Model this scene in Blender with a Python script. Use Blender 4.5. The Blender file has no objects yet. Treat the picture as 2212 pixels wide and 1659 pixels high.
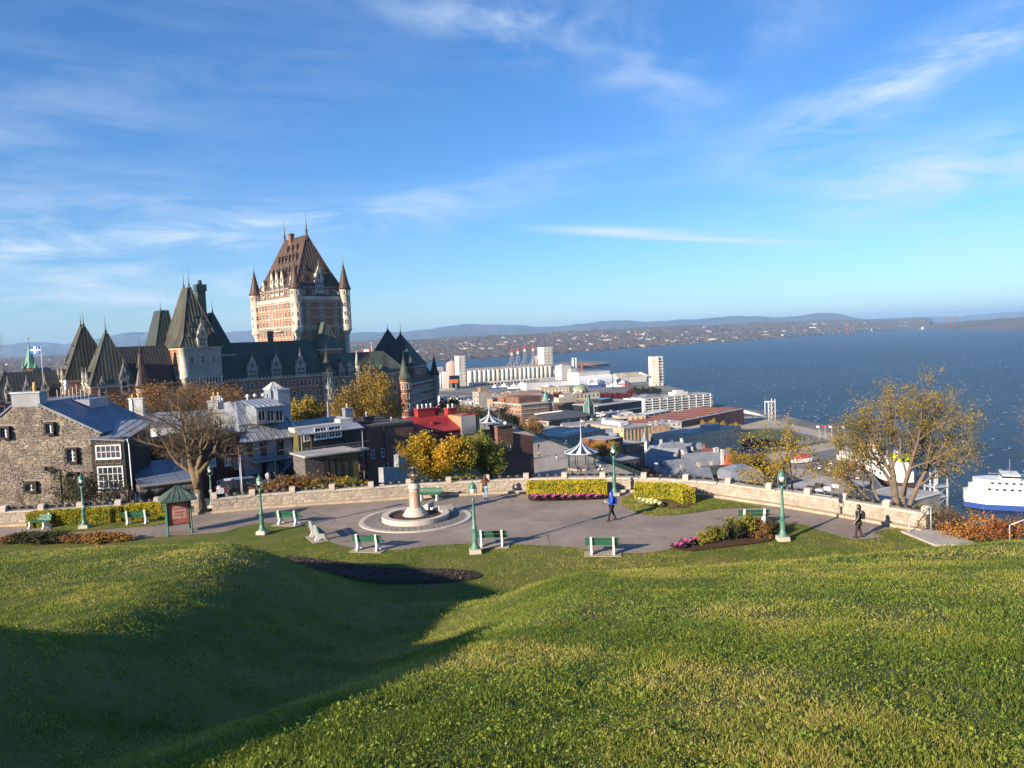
import bpy, math, random
import numpy as np
from mathutils import Vector, Matrix
random.seed(7)
rng = np.random.default_rng(11)
scene = bpy.context.scene
col = scene.collection
R = math.radians

# ---------------------------------------------------------------- camera
FPX, CXP, CYP, CAMZ = 1661.0, 1106.0, 829.5, 11.4
PITCH, ROLL = R(3.53), R(2.3)
_f = Vector((0, math.cos(PITCH), -math.sin(PITCH)))
_u0 = Vector((0, math.sin(PITCH), math.cos(PITCH)))
_r0 = Vector((1, 0, 0))
_r = _r0 * math.cos(ROLL) - _u0 * math.sin(ROLL)
_u = _r0 * math.sin(ROLL) + _u0 * math.cos(ROLL)
cam_data = bpy.data.cameras.new('camera')
cam_data.sensor_width = 36.0
cam_data.lens = 36.0 * FPX / 2212.0
cam_data.clip_start = 0.1
cam_data.clip_end = 120000.0
cam = bpy.data.objects.new('camera', cam_data)
col.objects.link(cam)
cam.matrix_world = Matrix(((_r.x, _u.x, -_f.x, 0), (_r.y, _u.y, -_f.y, 0), (_r.z, _u.z, -_f.z, CAMZ), (0, 0, 0, 1)))
scene.camera = cam

def ray(px, py):
    return _f + _r * ((px - CXP) / FPX) - _u * ((py - CYP) / FPX)
def pz(px, py, z=0.0):                      # point of the picture on the level z
    d = ray(px, py); t = (z - CAMZ) / d.z
    return Vector((d.x * t, d.y * t, z))
def at(px, py, D):                          # point of the picture at depth D
    d = ray(px, py); t = D / d.y
    return Vector((d.x * t, D, CAMZ + d.z * t))
def zat(px, py, D): return at(px, py, D).z

# ---------------------------------------------------------------- sky and sun
SUN_AZ, SUN_EL = R(47), R(18.8)               # light travels towards azimuth 47 (from +Y to +X)
world = bpy.data.worlds.new('World'); scene.world = world; world.use_nodes = True
wn = world.node_tree; wn.nodes.clear()
def N(nt, t, **k):
    n = nt.nodes.new(t)
    for a, v in k.items(): setattr(n, a, v)
    return n
def Lk(nt, a, b): nt.links.new(a, b)
sky = N(wn, 'ShaderNodeTexSky', sky_type='NISHITA', sun_disc=False)
sky.sun_elevation = SUN_EL; sky.sun_rotation = R(227); sky.altitude = 100
sky.air_density = 1.0; sky.dust_density = 0.2; sky.ozone_density = 2.6
def wmath(op, a, b=None, nt=None):
    n = N(nt or wn, 'ShaderNodeMath', operation=op)
    for i, v in enumerate((a, b)):
        if v is None: continue
        if isinstance(v, (int, float)): n.inputs[i].default_value = v
        else: Lk(nt or wn, v, n.inputs[i])
    return n.outputs[0]
tc = N(wn, 'ShaderNodeTexCoord'); sep = N(wn, 'ShaderNodeSeparateXYZ'); Lk(wn, tc.outputs['Generated'], sep.inputs[0])
caz = wmath('ARCTAN2', sep.outputs[0], sep.outputs[1]); cel = wmath('ARCSINE', sep.outputs[2])
cmb = N(wn, 'ShaderNodeCombineXYZ'); Lk(wn, caz, cmb.inputs[0]); Lk(wn, cel, cmb.inputs[1])
def cloud_noise(rot, sc, scale, detail, dist, lo, hi, seed, rough=.62):
    mp = N(wn, 'ShaderNodeMapping'); Lk(wn, cmb.outputs[0], mp.inputs[0])
    mp.inputs['Rotation'].default_value = (0, 0, R(rot)); mp.inputs['Scale'].default_value = (sc[0], sc[1], 1); mp.inputs['Location'].default_value = (seed, seed * .7, seed * .3)
    nz = N(wn, 'ShaderNodeTexNoise'); Lk(wn, mp.outputs[0], nz.inputs['Vector'])
    nz.inputs['Scale'].default_value = scale; nz.inputs['Detail'].default_value = detail; nz.inputs['Roughness'].default_value = rough; nz.inputs['Distortion'].default_value = dist
    mr = N(wn, 'ShaderNodeMapRange'); mr.interpolation_type = 'SMOOTHSTEP'
    mr.inputs['From Min'].default_value = lo; mr.inputs['From Max'].default_value = hi; Lk(wn, nz.outputs[0], mr.inputs[0])
    return mr.outputs[0]
streak = cloud_noise(-12, (1.0, 4.6), 5.5, 6, .5, .33, .74, 3.1)        # wind-drawn cirrus fibres
curl = cloud_noise(18, (1.2, 2.2), 6.5, 6, .35, .34, .80, 7.7, .58)
veil = cloud_noise(2, (.8, 5.5), 2.6, 4, .3, .48, .80, 12.4)
sums = {}
for px, py, sx, sy, rt, amp, kind in ((1090, 40, 190, 60, -6, .75, 1), (1400, 150, 170, 70, -30, .45, 1), (1930, 190, 260, 46, 17, .95, 0), (2060, 375, 300, 62, 6, .85, 0), (1640, 70, 180, 50, 12, .35, 1), (1330, 500, 130, 8, -5, .85, 2), (1520, 517, 150, 5, -6, .7, 2), (700, 478, 420, 30, 4, .6, 0), (120, 535, 420, 80, 3, .85, 0), (260, 640, 460, 50, 0, .6, 0), (1010, 405, 260, 24, 8, .34, 0), (-900, 300, 700, 140, 10, .5, 0), (3200, 250, 700, 140, 12, .5, 0), (1100, -500, 900, 220, 5, .45, 1)):
    d = ray(px, py).normalized(); mp = N(wn, 'ShaderNodeMapping', vector_type='TEXTURE'); Lk(wn, cmb.outputs[0], mp.inputs[0])
    mp.inputs['Location'].default_value = (math.atan2(d.x, d.y), math.asin(d.z), 0); mp.inputs['Rotation'].default_value = (0, 0, R(rt)); mp.inputs['Scale'].default_value = (sx * 2.3 / 1661, sy * 2.3 / 1661, 1)
    gr = N(wn, 'ShaderNodeTexGradient', gradient_type='QUADRATIC_SPHERE'); Lk(wn, mp.outputs[0], gr.inputs[0]); gs = wmath('MULTIPLY', gr.outputs['Fac'], amp * 1.15)
    sums[kind] = gs if kind not in sums else wmath('ADD', sums[kind], gs)
body = wmath('ADD', wmath('ADD', wmath('MULTIPLY', sums[0], streak), wmath('MULTIPLY', sums[1], curl)), sums[2])
cl = wmath('MINIMUM', wmath('ADD', wmath('MULTIPLY', body, 1.15), wmath('MULTIPLY', veil, .12)), .85)
mx = N(wn, 'ShaderNodeMixRGB'); Lk(wn, cl, mx.inputs[0]); mx.inputs[2].default_value = (4.6, 5.5, 6.7, 1)
tint = N(wn, 'ShaderNodeMixRGB', blend_type='MULTIPLY'); tint.inputs[0].default_value = 1.0; tint.inputs[2].default_value = (.61, .83, 1.12, 1)
Lk(wn, sky.outputs[0], tint.inputs[1])
hs = N(wn, 'ShaderNodeHueSaturation'); hs.inputs['Saturation'].default_value = 1.08; Lk(wn, tint.outputs[0], hs.inputs['Color'])
Lk(wn, hs.outputs[0], mx.inputs[1])
bg = N(wn, 'ShaderNodeBackground'); bg.inputs['Strength'].default_value = 0.075
Lk(wn, mx.outputs[0], bg.inputs[0])
wo = N(wn, 'ShaderNodeOutputWorld'); Lk(wn, bg.outputs[0], wo.inputs[0])

sd = bpy.data.lights.new('sun', 'SUN'); sd.energy = 5.0; sd.angle = R(0.53); sd.color = (1.0, .83, .64)
sun = bpy.data.objects.new('sun', sd); col.objects.link(sun)
ldir = Vector((math.sin(SUN_AZ) * math.cos(SUN_EL), math.cos(SUN_AZ) * math.cos(SUN_EL), -math.sin(SUN_EL)))
sun.rotation_euler = ldir.to_track_quat('-Z', 'Y').to_euler()
sun.location = (-60, -60, 60)

vs = scene.view_settings
vs.view_transform = 'Standard'; vs.look = 'None'; vs.exposure = 1.12; vs.gamma = 1.0; vs.use_curve_mapping = False
scene.cycles.max_bounces = 4; scene.cycles.diffuse_bounces = 2; scene.cycles.glossy_bounces = 2
scene.cycles.transmission_bounces = 3; scene.cycles.transparent_max_bounces = 6; scene.cycles.volume_bounces = 0
scene.cycles.caustics_reflective = False; scene.cycles.caustics_refractive = False

ORD = ('first', 'second', 'third', 'fourth', 'fifth', 'sixth', 'seventh', 'eighth', 'ninth', 'tenth', 'eleventh', 'twelfth', 'thirteenth', 'fourteenth', 'fifteenth', 'sixteenth', 'seventeenth')
# ---------------------------------------------------------------- materials
MATS = {}
def mat(name, c, c2=None, scale=1.0, rough=.8, bump=0.0, bscale=None, rnd=0.0, metal=0.0, detail=4, spec=.3, c3=None, s3=.2, stretch=None, lo=.35, hi=.65):
    """base colour c mottled towards c2 (noise in world space, 'scale' per metre), optional large-scale c3, bump, per-object tone"""
    if name in MATS: return MATS[name]
    m = bpy.data.materials.new(name); m.use_nodes = True; nt = m.node_tree
    b = nt.nodes['Principled BSDF']; b.inputs['Roughness'].default_value = rough; b.inputs['Metallic'].default_value = metal
    b.inputs['Specular IOR Level'].default_value = spec
    geo = N(nt, 'ShaderNodeNewGeometry'); vec = geo.outputs['Position']
    if stretch:
        mp = N(nt, 'ShaderNodeMapping'); mp.inputs['Scale'].default_value = stretch; Lk(nt, vec, mp.inputs[0]); vec = mp.outputs[0]
    out = None
    def noise(s, d=4):
        n = N(nt, 'ShaderNodeTexNoise'); n.inputs['Scale'].default_value = s; n.inputs['Detail'].default_value = d; Lk(nt, vec, n.inputs['Vector']); return n.outputs[0]
    def mix(fac, a, bb):
        n = N(nt, 'ShaderNodeMixRGB')
        Lk(nt, fac, n.inputs[0])
        for i, v in ((1, a), (2, bb)):
            if isinstance(v, tuple): n.inputs[i].default_value = (*v, 1)
            else: Lk(nt, v, n.inputs[i])
        return n.outputs[0]
    def rng_(o, a, bb):
        n = N(nt, 'ShaderNodeMapRange'); n.inputs['From Min'].default_value = a; n.inputs['From Max'].default_value = bb; Lk(nt, o, n.inputs[0]); return n.outputs[0]
    cc = c
    if c2: cc = mix(rng_(noise(scale, detail), lo, hi), c, c2)
    if c3: cc = mix(rng_(noise(s3, 3), .42, .62), cc, c3)
    if rnd:
        oi = N(nt, 'ShaderNodeObjectInfo')
        hs = N(nt, 'ShaderNodeHueSaturation')
        n = N(nt, 'ShaderNodeMapRange'); n.inputs['To Min'].default_value = 1 - rnd; n.inputs['To Max'].default_value = 1 + rnd
        Lk(nt, oi.outputs['Random'], n.inputs[0]); Lk(nt, n.outputs[0], hs.inputs['Value'])
        n2 = N(nt, 'ShaderNodeMapRange'); n2.inputs['To Min'].default_value = .5 - rnd * .05; n2.inputs['To Max'].default_value = .5 + rnd * .05
        w = wmath('FRACT', wmath('MULTIPLY', oi.outputs['Random'], 7.3, nt), None, nt); Lk(nt, w, n2.inputs[0]); Lk(nt, n2.outputs[0], hs.inputs['Hue'])
        if isinstance(cc, tuple): hs.inputs['Color'].default_value = (*cc, 1)
        else: Lk(nt, cc, hs.inputs['Color'])
        cc = hs.outputs[0]
    if isinstance(cc, tuple): b.inputs['Base Color'].default_value = (*cc, 1)
    else: Lk(nt, cc, b.inputs['Base Color'])
    if bump:
        bp = N(nt, 'ShaderNodeBump'); bp.inputs['Strength'].default_value = min(1, bump); bp.inputs['Distance'].default_value = .05 if bump <= 1 else .05 * bump
        Lk(nt, noise(bscale or scale * 3, 4), bp.inputs['Height']); Lk(nt, bp.outputs[0], b.inputs['Normal'])
    MATS[name] = m
    return m

# ---------------------------------------------------------------- mesh builder
class MB:
    def __init__(s): s.v = []; s.f = []; s.m = []; s.sm = []
    def add(s, vs, fs, mi=0, smooth=False):
        o = len(s.v); s.v.extend(tuple(v) for v in vs)
        for f in fs: s.f.append(tuple(i + o for i in f)); s.m.append(mi); s.sm.append(smooth)
        return s
    def box(s, x0, x1, y0, y1, z0, z1, mi=0):
        return s.add([(x0, y0, z0), (x1, y0, z0), (x1, y1, z0), (x0, y1, z0), (x0, y0, z1), (x1, y0, z1), (x1, y1, z1), (x0, y1, z1)],
              [(0, 3, 2, 1), (4, 5, 6, 7), (0, 1, 5, 4), (1, 2, 6, 5), (2, 3, 7, 6), (3, 0, 4, 7)], mi)
    def frus(s, b, zb, t, zt, mi=0, cap=True):   # b,t = (x0,x1,y0,y1)
        v = [(b[0], b[2], zb), (b[1], b[2], zb), (b[1], b[3], zb), (b[0], b[3], zb), (t[0], t[2], zt), (t[1], t[2], zt), (t[1], t[3], zt), (t[0], t[3], zt)]
        f = [(0, 3, 2, 1), (0, 1, 5, 4), (1, 2, 6, 5), (2, 3, 7, 6), (3, 0, 4, 7)]
        if cap: f.append((4, 5, 6, 7))
        return s.add(v, f, mi)
    def prism(s, poly, z0, z1, mi=0):            # ccw polygon in x,y
        n = len(poly)
        v = [(p[0], p[1], z0) for p in poly] + [(p[0], p[1], z1) for p in poly]
        f = [tuple(range(n))[::-1], tuple(range(n, 2 * n))] + [(i, (i + 1) % n, n + (i + 1) % n, n + i) for i in range(n)]
        return s.add(v, f, mi)
    def xprism(s, poly, y0, y1, mi=0):           # polygon in x,z extruded along y
        n = len(poly)
        v = [(p[0], y0, p[1]) for p in poly] + [(p[0], y1, p[1]) for p in poly]
        f = [tuple(range(n)), tuple(range(n, 2 * n))[::-1]] + [(i, n + i, n + (i + 1) % n, (i + 1) % n) for i in range(n)]
        return s.add(v, f, mi)
    def yprism(s, poly, x0, x1, mi=0):           # polygon in y,z extruded along x
        n = len(poly)
        v = [(x0, p[0], p[1]) for p in poly] + [(x1, p[0], p[1]) for p in poly]
        f = [tuple(range(n))[::-1], tuple(range(n, 2 * n))] + [(i, (i + 1) % n, n + (i + 1) % n, n + i) for i in range(n)]
        return s.add(v, f, mi)
    def tube(s, p0, p1, r0, r1=None, n=8, mi=0, cap=True):
        r1 = r0 if r1 is None else r1
        p0 = Vector(p0); p1 = Vector(p1); d = (p1 - p0)
        if d.length < 1e-6: return s
        d.normalize(); a = d.orthogonal().normalized(); b = d.cross(a)
        v = []
        for p, r in ((p0, r0), (p1, r1)):
            for i in range(n):
                t = 2 * math.pi * i / n; v.append(p + a * (r * math.cos(t)) + b * (r * math.sin(t)))
        f = [(i, (i + 1) % n, n + (i + 1) % n, n + i) for i in range(n)]
        s.add(v, f, mi, True)
        if cap:
            o = len(s.v) - 2 * n
            s.f.append(tuple(range(o, o + n))[::-1]); s.m.append(mi); s.sm.append(False)
            s.f.append(tuple(range(o + n, o + 2 * n))); s.m.append(mi); s.sm.append(False)
        return s
    def path(s, pts, r, n=6, mi=0):
        rs = r if isinstance(r, (list, tuple)) else [r] * len(pts)
        for i in range(len(pts) - 1): s.tube(pts[i], pts[i + 1], rs[i], rs[i + 1], n, mi)
        return s
    def lathe(s, prof, n=16, c=(0, 0, 0), mi=0, a0=0.0, a1=None, smooth=True, sx=1, sy=1):
        full = a1 is None; a1 = a0 + 2 * math.pi if full else a1
        k = n if full else n + 1
        v = []
        for r, z in prof:
            for i in range(k):
                t = a0 + (a1 - a0) * i / n; v.append((c[0] + sx * r * math.cos(t), c[1] + sy * r * math.sin(t), c[2] + z))
        f = []
        for j in range(len(prof) - 1):
            for i in range(n):
                i2 = (i + 1) % k
                f.append((j * k + i, j * k + i2, (j + 1) * k + i2, (j + 1) * k + i))
        return s.add(v, f, mi, smooth)
    def sphere(s, c, r, n=10, m=6, mi=0):
        rr = r if isinstance(r, (tuple, list)) else (r, r, r)
        prof = [(math.sin(math.pi * j / m) + (1e-4 if j in (0, m) else 0), -math.cos(math.pi * j / m)) for j in range(m + 1)]
        v0 = len(s.v); s.lathe(prof, n, (0, 0, 0), mi)
        for i in range(v0, len(s.v)):
            x, y, z = s.v[i]; s.v[i] = (c[0] + x * rr[0], c[1] + y * rr[1], c[2] + z * rr[2])
        return s
    def mesh(s, name, mats):
        me = bpy.data.meshes.new(name); me.from_pydata(s.v, [], s.f)
        for m in (mats if isinstance(mats, (list, tuple)) else [mats]): me.materials.append(m)
        if any(s.m): me.polygons.foreach_set('material_index', s.m)
        if any(s.sm): me.polygons.foreach_set('use_smooth', s.sm)
        me.update(); return me
    def build(s, name, mats, parent=None, **k): return link(name, s.mesh(name, mats), parent, **k)

def link(name, me, parent=None, loc=None, rz=None, scale=None, label=None, cat=None, group=None, kind=None):
    o = bpy.data.objects.new(name, me); col.objects.link(o)
    if parent is not None: o.parent = parent
    if loc is not None: o.location = loc
    if rz is not None: o.rotation_euler = (0, 0, rz)
    if scale is not None: o.scale = scale if isinstance(scale, (tuple, list)) else (scale,) * 3
    if label: o['label'] = label
    if cat: o['category'] = cat
    if group: o['group'] = group
    if kind: o['kind'] = kind
    return o
def thing(name, label, cat, loc=(0, 0, 0), rz=0.0, group=None): return link(name, None, None, loc, rz, None, label, cat, group)
def copy_tree(o, parent=None, loc=None, rz=None, label=None, scale=None):
    c = o.copy(); col.objects.link(c)
    if parent is not None: c.parent = parent
    if loc is not None: c.location = loc
    if rz is not None: c.rotation_euler = (0, 0, rz)
    if label: c['label'] = label
    if scale: c.scale = scale if isinstance(scale, (tuple, list)) else (scale,) * 3
    for ch in list(o.children): copy_tree(ch, c)
    return c
def fast_mesh(name, V, Q, mats, mi=None, smooth=False):
    """V (n,3) and Q (m,k) arrays -> mesh with k-gons"""
    V = np.asarray(V, np.float32); Q = np.asarray(Q, np.int32); k = Q.shape[1]
    me = bpy.data.meshes.new(name); me.vertices.add(len(V)); me.vertices.foreach_set('co', V.ravel())
    me.loops.add(Q.size); me.loops.foreach_set('vertex_index', Q.ravel())
    me.polygons.add(len(Q)); me.polygons.foreach_set('loop_start', np.arange(0, Q.size, k, dtype=np.int32))
    for m in (mats if isinstance(mats, (list, tuple)) else [mats]): me.materials.append(m)
    if mi is not None: me.polygons.foreach_set('material_index', np.asarray(mi, np.int32))
    if smooth: me.polygons.foreach_set('use_smooth', np.ones(len(Q), bool))
    me.update(calc_edges=True); me.validate(); return me
# ---------------------------------------------------------------- terrain of the park hill
def sm(a, b, t):
    t = np.clip((t - a) / (b - a), 0, 1); return t * t * (3 - 2 * t)
RY = [-40, -10, 0, 7, 14, 19, 25, 33, 38, 43]
RX = [-22, -15, -12, -10.4, -9.0, -9.6, -11.0, -13.2, -16, -22]
RZ = [20, 14.8, 12.4, 9.85, 6.2, 5.35, 4.45, 2.95, .9, .0]
def height(x, y):
    x = np.asarray(x, float); y = np.asarray(y, float)
    brow = 26 + 3.5 * sm(4, 22, x); k = .244 - .012 * sm(4, 22, x)
    zr = 9.75 - k * y; toe = brow + 7.5; L = toe - brow + 3
    u = np.clip((y - (brow - 3)) / L, 0, 1); z0 = 9.75 - k * (brow - 3)
    zr2 = np.where(y < brow - 3, zr, z0 * (2 * u**3 - 3 * u**2 + 1) + (u**3 - 2 * u**2 + u) * L * (-k))
    rx = np.interp(y, RY, RX); rz = np.interp(y, RY, RZ)
    zl = rz - np.interp(y, [8, 20], [.22, 0.0]) * np.clip(rx - x, 0, 40)
    w = np.interp(y, [-10, 0, 7, 14, 25, 33, 38], [10, 9.5, 9.2, 10.2, 13.6, 17, 16])
    s = np.clip((x - rx) / w, 0, 1)
    zf = np.interp(y, [-12, 0, 7, 14, 20, 25, 30, 35, 40], [12.4, 9.2, 7.1, 4.9, 3.25, 2.1, 1.05, .25, 0])
    a_ = sm(0, .52, s); b_ = sm(.5, 1.0, s)
    z = zl * (1 - a_) + np.minimum(zf, zr2) * a_ * (1 - b_) + zr2 * b_ * a_
    z = z + .022 * np.sin(x * 1.1 + .6 * np.sin(y * .7)) * np.sin(y * .9) * np.clip(z, 0, 1) + .02 * np.sin(x * 3.1 + y) * np.sin(y * 2.7 - x) * np.clip(z, 0, 1)
    return np.where(y > 44, 0, np.maximum(z, 0)) + .03
def hz(x, y): return float(height(x, y))

def grass_mat(name, a, b, c, dry):
    return mat(name, a, b, scale=1.2, rough=.9, c3=c, s3=.35, bump=.6, bscale=30, spec=.1)
M_soilgrass = grass_mat('lawn_turf', (.085, .12, .022), (.13, .16, .032), (.16, .15, .05), 0)
M_asphalt = mat('asphalt', (.275, .226, .182), (.34, .28, .226), scale=.9, rough=.92, c3=(.235, .196, .164), s3=.25, bump=.35, bscale=60, detail=8)
q_nt = M_asphalt.node_tree; q_b = q_nt.nodes['Principled BSDF']; q_src = q_b.inputs['Base Color'].links[0].from_socket   # hairline cracks and old patches
q_g = N(q_nt, 'ShaderNodeNewGeometry'); q_n = N(q_nt, 'ShaderNodeTexNoise'); q_n.inputs['Scale'].default_value = 1.3; q_n.inputs['Detail'].default_value = 5; Lk(q_nt, q_g.outputs['Position'], q_n.inputs['Vector'])
q_mx = N(q_nt, 'ShaderNodeMixRGB'); q_mx.inputs[0].default_value = .3; Lk(q_nt, q_g.outputs['Position'], q_mx.inputs[1]); Lk(q_nt, q_n.outputs['Color'], q_mx.inputs[2])
q_v = N(q_nt, 'ShaderNodeTexVoronoi', feature='DISTANCE_TO_EDGE'); q_v.inputs['Scale'].default_value = .26; Lk(q_nt, q_mx.outputs[0], q_v.inputs['Vector'])
q_r = N(q_nt, 'ShaderNodeMapRange'); q_r.inputs['From Min'].default_value = .003; q_r.inputs['From Max'].default_value = .008; q_r.inputs['To Min'].default_value = .5; Lk(q_nt, q_v.outputs['Distance'], q_r.inputs[0])
q_v2 = N(q_nt, 'ShaderNodeTexVoronoi'); q_v2.inputs['Scale'].default_value = .14; Lk(q_nt, q_mx.outputs[0], q_v2.inputs['Vector']); q_s2 = N(q_nt, 'ShaderNodeSeparateColor'); Lk(q_nt, q_v2.outputs['Color'], q_s2.inputs[0])
q_r2 = N(q_nt, 'ShaderNodeMapRange'); q_r2.inputs['To Min'].default_value = .93; q_r2.inputs['To Max'].default_value = 1.06; Lk(q_nt, q_s2.outputs[0], q_r2.inputs[0])
q_k = N(q_nt, 'ShaderNodeTexNoise'); q_k.inputs['Scale'].default_value = .35; Lk(q_nt, q_g.outputs['Position'], q_k.inputs['Vector']); q_kr = N(q_nt, 'ShaderNodeMapRange'); q_kr.inputs['From Min'].default_value = .56; q_kr.inputs['From Max'].default_value = .50; Lk(q_nt, q_k.outputs[0], q_kr.inputs[0]); q_m = wmath('MULTIPLY', wmath('MAXIMUM', q_r.outputs[0], q_kr.outputs[0], q_nt), q_r2.outputs[0], q_nt); q_mm = N(q_nt, 'ShaderNodeMixRGB', blend_type='MULTIPLY'); q_mm.inputs[0].default_value = 1; Lk(q_nt, q_src, q_mm.inputs[1]); Lk(q_nt, q_m, q_mm.inputs[2]); Lk(q_nt, q_mm.outputs[0], q_b.inputs['Base Color'])
M_soil = mat('soil', (.055, .030, .018), (.09, .05, .03), scale=4, rough=1, bump=1, bscale=14)
M_conc = mat('concrete', (.36, .33, .29), (.43, .40, .36), scale=1.5, rough=.9, bump=.2, bscale=40)

gx = np.arange(-60, 60.01, .5); gy = np.arange(-30, 56.01, .5)
GX, GY = np.meshgrid(gx, gy); GZ = height(GX, GY) - .04
WALLY = lambda x: np.interp(x, [-60, -36, -26, -13, 0, 8, 14, 18, 21, 24, 60], [50, 51.5, 53, 55, 56.5, 55.5, 52.8, 49.5, 45.5, 40.5, 36])
GZ = GZ - 4.5 * sm(.6, 7, GY - WALLY(GX))
nx, ny = len(gx), len(gy)
idx = np.arange(nx * ny).reshape(ny, nx)
Q = np.stack([idx[:-1, :-1], idx[:-1, 1:], idx[1:, 1:], idx[1:, :-1]], -1).reshape(-1, 4)
lawn_me = fast_mesh('lawn', np.stack([GX, GY, GZ], -1).reshape(-1, 3), Q, M_soilgrass, smooth=True)
link('lawn', lawn_me, kind='structure')

# edge of the asphalt against the lawn, then along the foot of the wall
EDGE = [(-160, 1186), (0, 1172), (110, 1172), (260, 1165), (383, 1157), (475, 1150), (522, 1138), (573, 1130), (653, 1132), (666, 1142), (682, 1165), (703, 1166), (730, 1176), (766, 1183), (820, 1188), (879, 1186), (929, 1179), (1022, 1174), (1038, 1183), (1082, 1183), (1097, 1176), (1179, 1179), (1226, 1182), (1270, 1188), (1284, 1196), (1325, 1198), (1345, 1195), (1390, 1194), (1424, 1190), (1452, 1183), (1536, 1150), (1555, 1138), (1597, 1132), (1656, 1132), (1724, 1132), (1773, 1146), (1823, 1161), (1856, 1165), (1906, 1159), (1888, 1151), (1912, 1144), (1945, 1140)]
WALL = [(-170, 1146), (0, 1139), (160, 1131), (300, 1122), (380, 1116), (455, 1110), (565, 1100), (690, 1091), (800, 1084), (880, 1078), (970, 1073), (1100, 1066), (1220, 1063), (1330, 1063), (1430, 1066), (1540, 1075), (1610, 1085), (1680, 1095), (1780, 1112), (1850, 1124), (1905, 1134), (1990, 1150)]
def smooth_poly(pts, n=6):
    out = []
    P = [Vector(p) for p in pts]
    for i in range(len(P) - 1):
        p0 = P[max(i - 1, 0)]; p1 = P[i]; p2 = P[i + 1]; p3 = P[min(i + 2, len(P) - 1)]
        for j in range(n):
            t = j / n
            out.append(.5 * ((2 * p1) + (p2 - p0) * t + (2 * p0 - 5 * p1 + 4 * p2 - p3) * t * t + (3 * p1 - p0 - 3 * p2 + p3) * t**3))
    out.append(P[-1]); return out
edge_w = [pz(*p) for p in EDGE]; edge_s = smooth_poly(edge_w, 4)
wall_w = smooth_poly([pz(*p) for p in WALL], 8)
mb = MB()
mb.add([(p.x, p.y, .0) for p in edge_s] + [(p.x, p.y + .6, .0) for p in reversed(wall_w)], [tuple(range(len(edge_s) + len(wall_w)))])
link('plaza_paving', mb.mesh('plaza_paving', M_asphalt), kind='structure')
def asphalt_at(x, y):            # is the lawn covered by paving here?
    return None
edge_np = np.array([(p.x, p.y) for p in edge_s]); wall_np = np.array([(p.x, p.y) for p in wall_w])
def in_poly(x, y, poly):
    poly = np.asarray(poly); x = np.asarray(x); y = np.asarray(y); c = np.zeros(x.shape, bool); j = len(poly) - 1
    for i in range(len(poly)):
        xi, yi = poly[i]; xj, yj = poly[j]
        c ^= ((yi > y) != (yj > y)) & (x < (xj - xi) * (y - yi) / (yj - yi + 1e-12) + xi)
        j = i
    return c
PAVE = np.concatenate([edge_np, wall_np[::-1]])
# lawn islands by the wall and beds
def sheet(name, pix, z, m, zp=0, kind='structure', n=5, parent=None):
    w = [pz(*p, zp) for p in pix]; s = smooth_poly(w + [w[0]], n)[:-1]
    mb = MB(); mb.add([(p.x, p.y, z) for p in s], [tuple(range(len(s)))])
    o = link(name, mb.mesh(name, m), parent, kind=kind); return o, np.array([(p.x, p.y) for p in s])
ISL1 = [(1345, 1076), (1375, 1068), (1450, 1069), (1530, 1077), (1610, 1089), (1645, 1096), (1600, 1098), (1550, 1100), (1500, 1108), (1440, 1114), (1400, 1113), (1365, 1104), (1343, 1090)]
_, isl1 = sheet('lawn_island', ISL1, .03, M_soilgrass)
ISL2 = [(100, 1148), (150, 1136), (260, 1130), (370, 1120), (375, 1126), (330, 1136), (240, 1142), (170, 1149), (120, 1150)]
_, isl2 = sheet('lawn_strip', ISL2, .03, M_soilgrass)
BED1 = [(1380, 1082), (1440, 1080), (1500, 1086), (1496, 1096), (1440, 1100), (1395, 1094)]
sheet('flower_bed_soil', BED1, .05, M_soil)
BED2 = [(1145, 1072), (1320, 1068), (1322, 1076), (1250, 1081), (1150, 1083)]
sheet('flower_bed_soil', BED2, .03, M_soil)
BED3 = [(1452, 1186), (1500, 1168), (1545, 1152), (1600, 1142), (1670, 1146), (1686, 1162), (1640, 1174), (1560, 1184), (1490, 1192)]
_, bed3 = sheet('flower_bed_soil', BED3, .06, M_soil)
BED4 = [(600, 1192), (640, 1188), (720, 1197), (800, 1208), (900, 1214), (1000, 1215), (1040, 1225), (1010, 1236), (920, 1243), (800, 1243), (720, 1236), (650, 1222), (610, 1205)]
w4 = smooth_poly([pz(*p, .4) for p in BED4 + BED4[:1]], 4)[:-1]; bed4 = np.array([(p.x, p.y) for p in w4])
c4 = Vector(bed4.mean(0))
mb = MB(); k = len(w4); vs_ = []
for s_ in (1.0, .8, .55, .3):
    for p in w4:
        q = c4 + (Vector((p.x, p.y)) - c4) * s_; vs_.append((q.x, q.y, hz(q.x, q.y) + (.0 if s_ == 1 else .05 + .03 * random.random())))
vs_.append((c4.x, c4.y, hz(c4.x, c4.y) + .08))
fs_ = [(a * k + i, a * k + (i + 1) % k, (a + 1) * k + (i + 1) % k, (a + 1) * k + i) for a in range(3) for i in range(k)] + [(3 * k + i, 3 * k + (i + 1) % k, 4 * k) for i in range(k)]
mb.add(vs_, fs_, 0, True); link('flower_bed_soil', mb.mesh('flower_bed_soil', mat('dark_soil', (.034, .023, .016), (.058, .04, .028), scale=5, rough=1, bump=1, bscale=12)), kind='structure')

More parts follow.
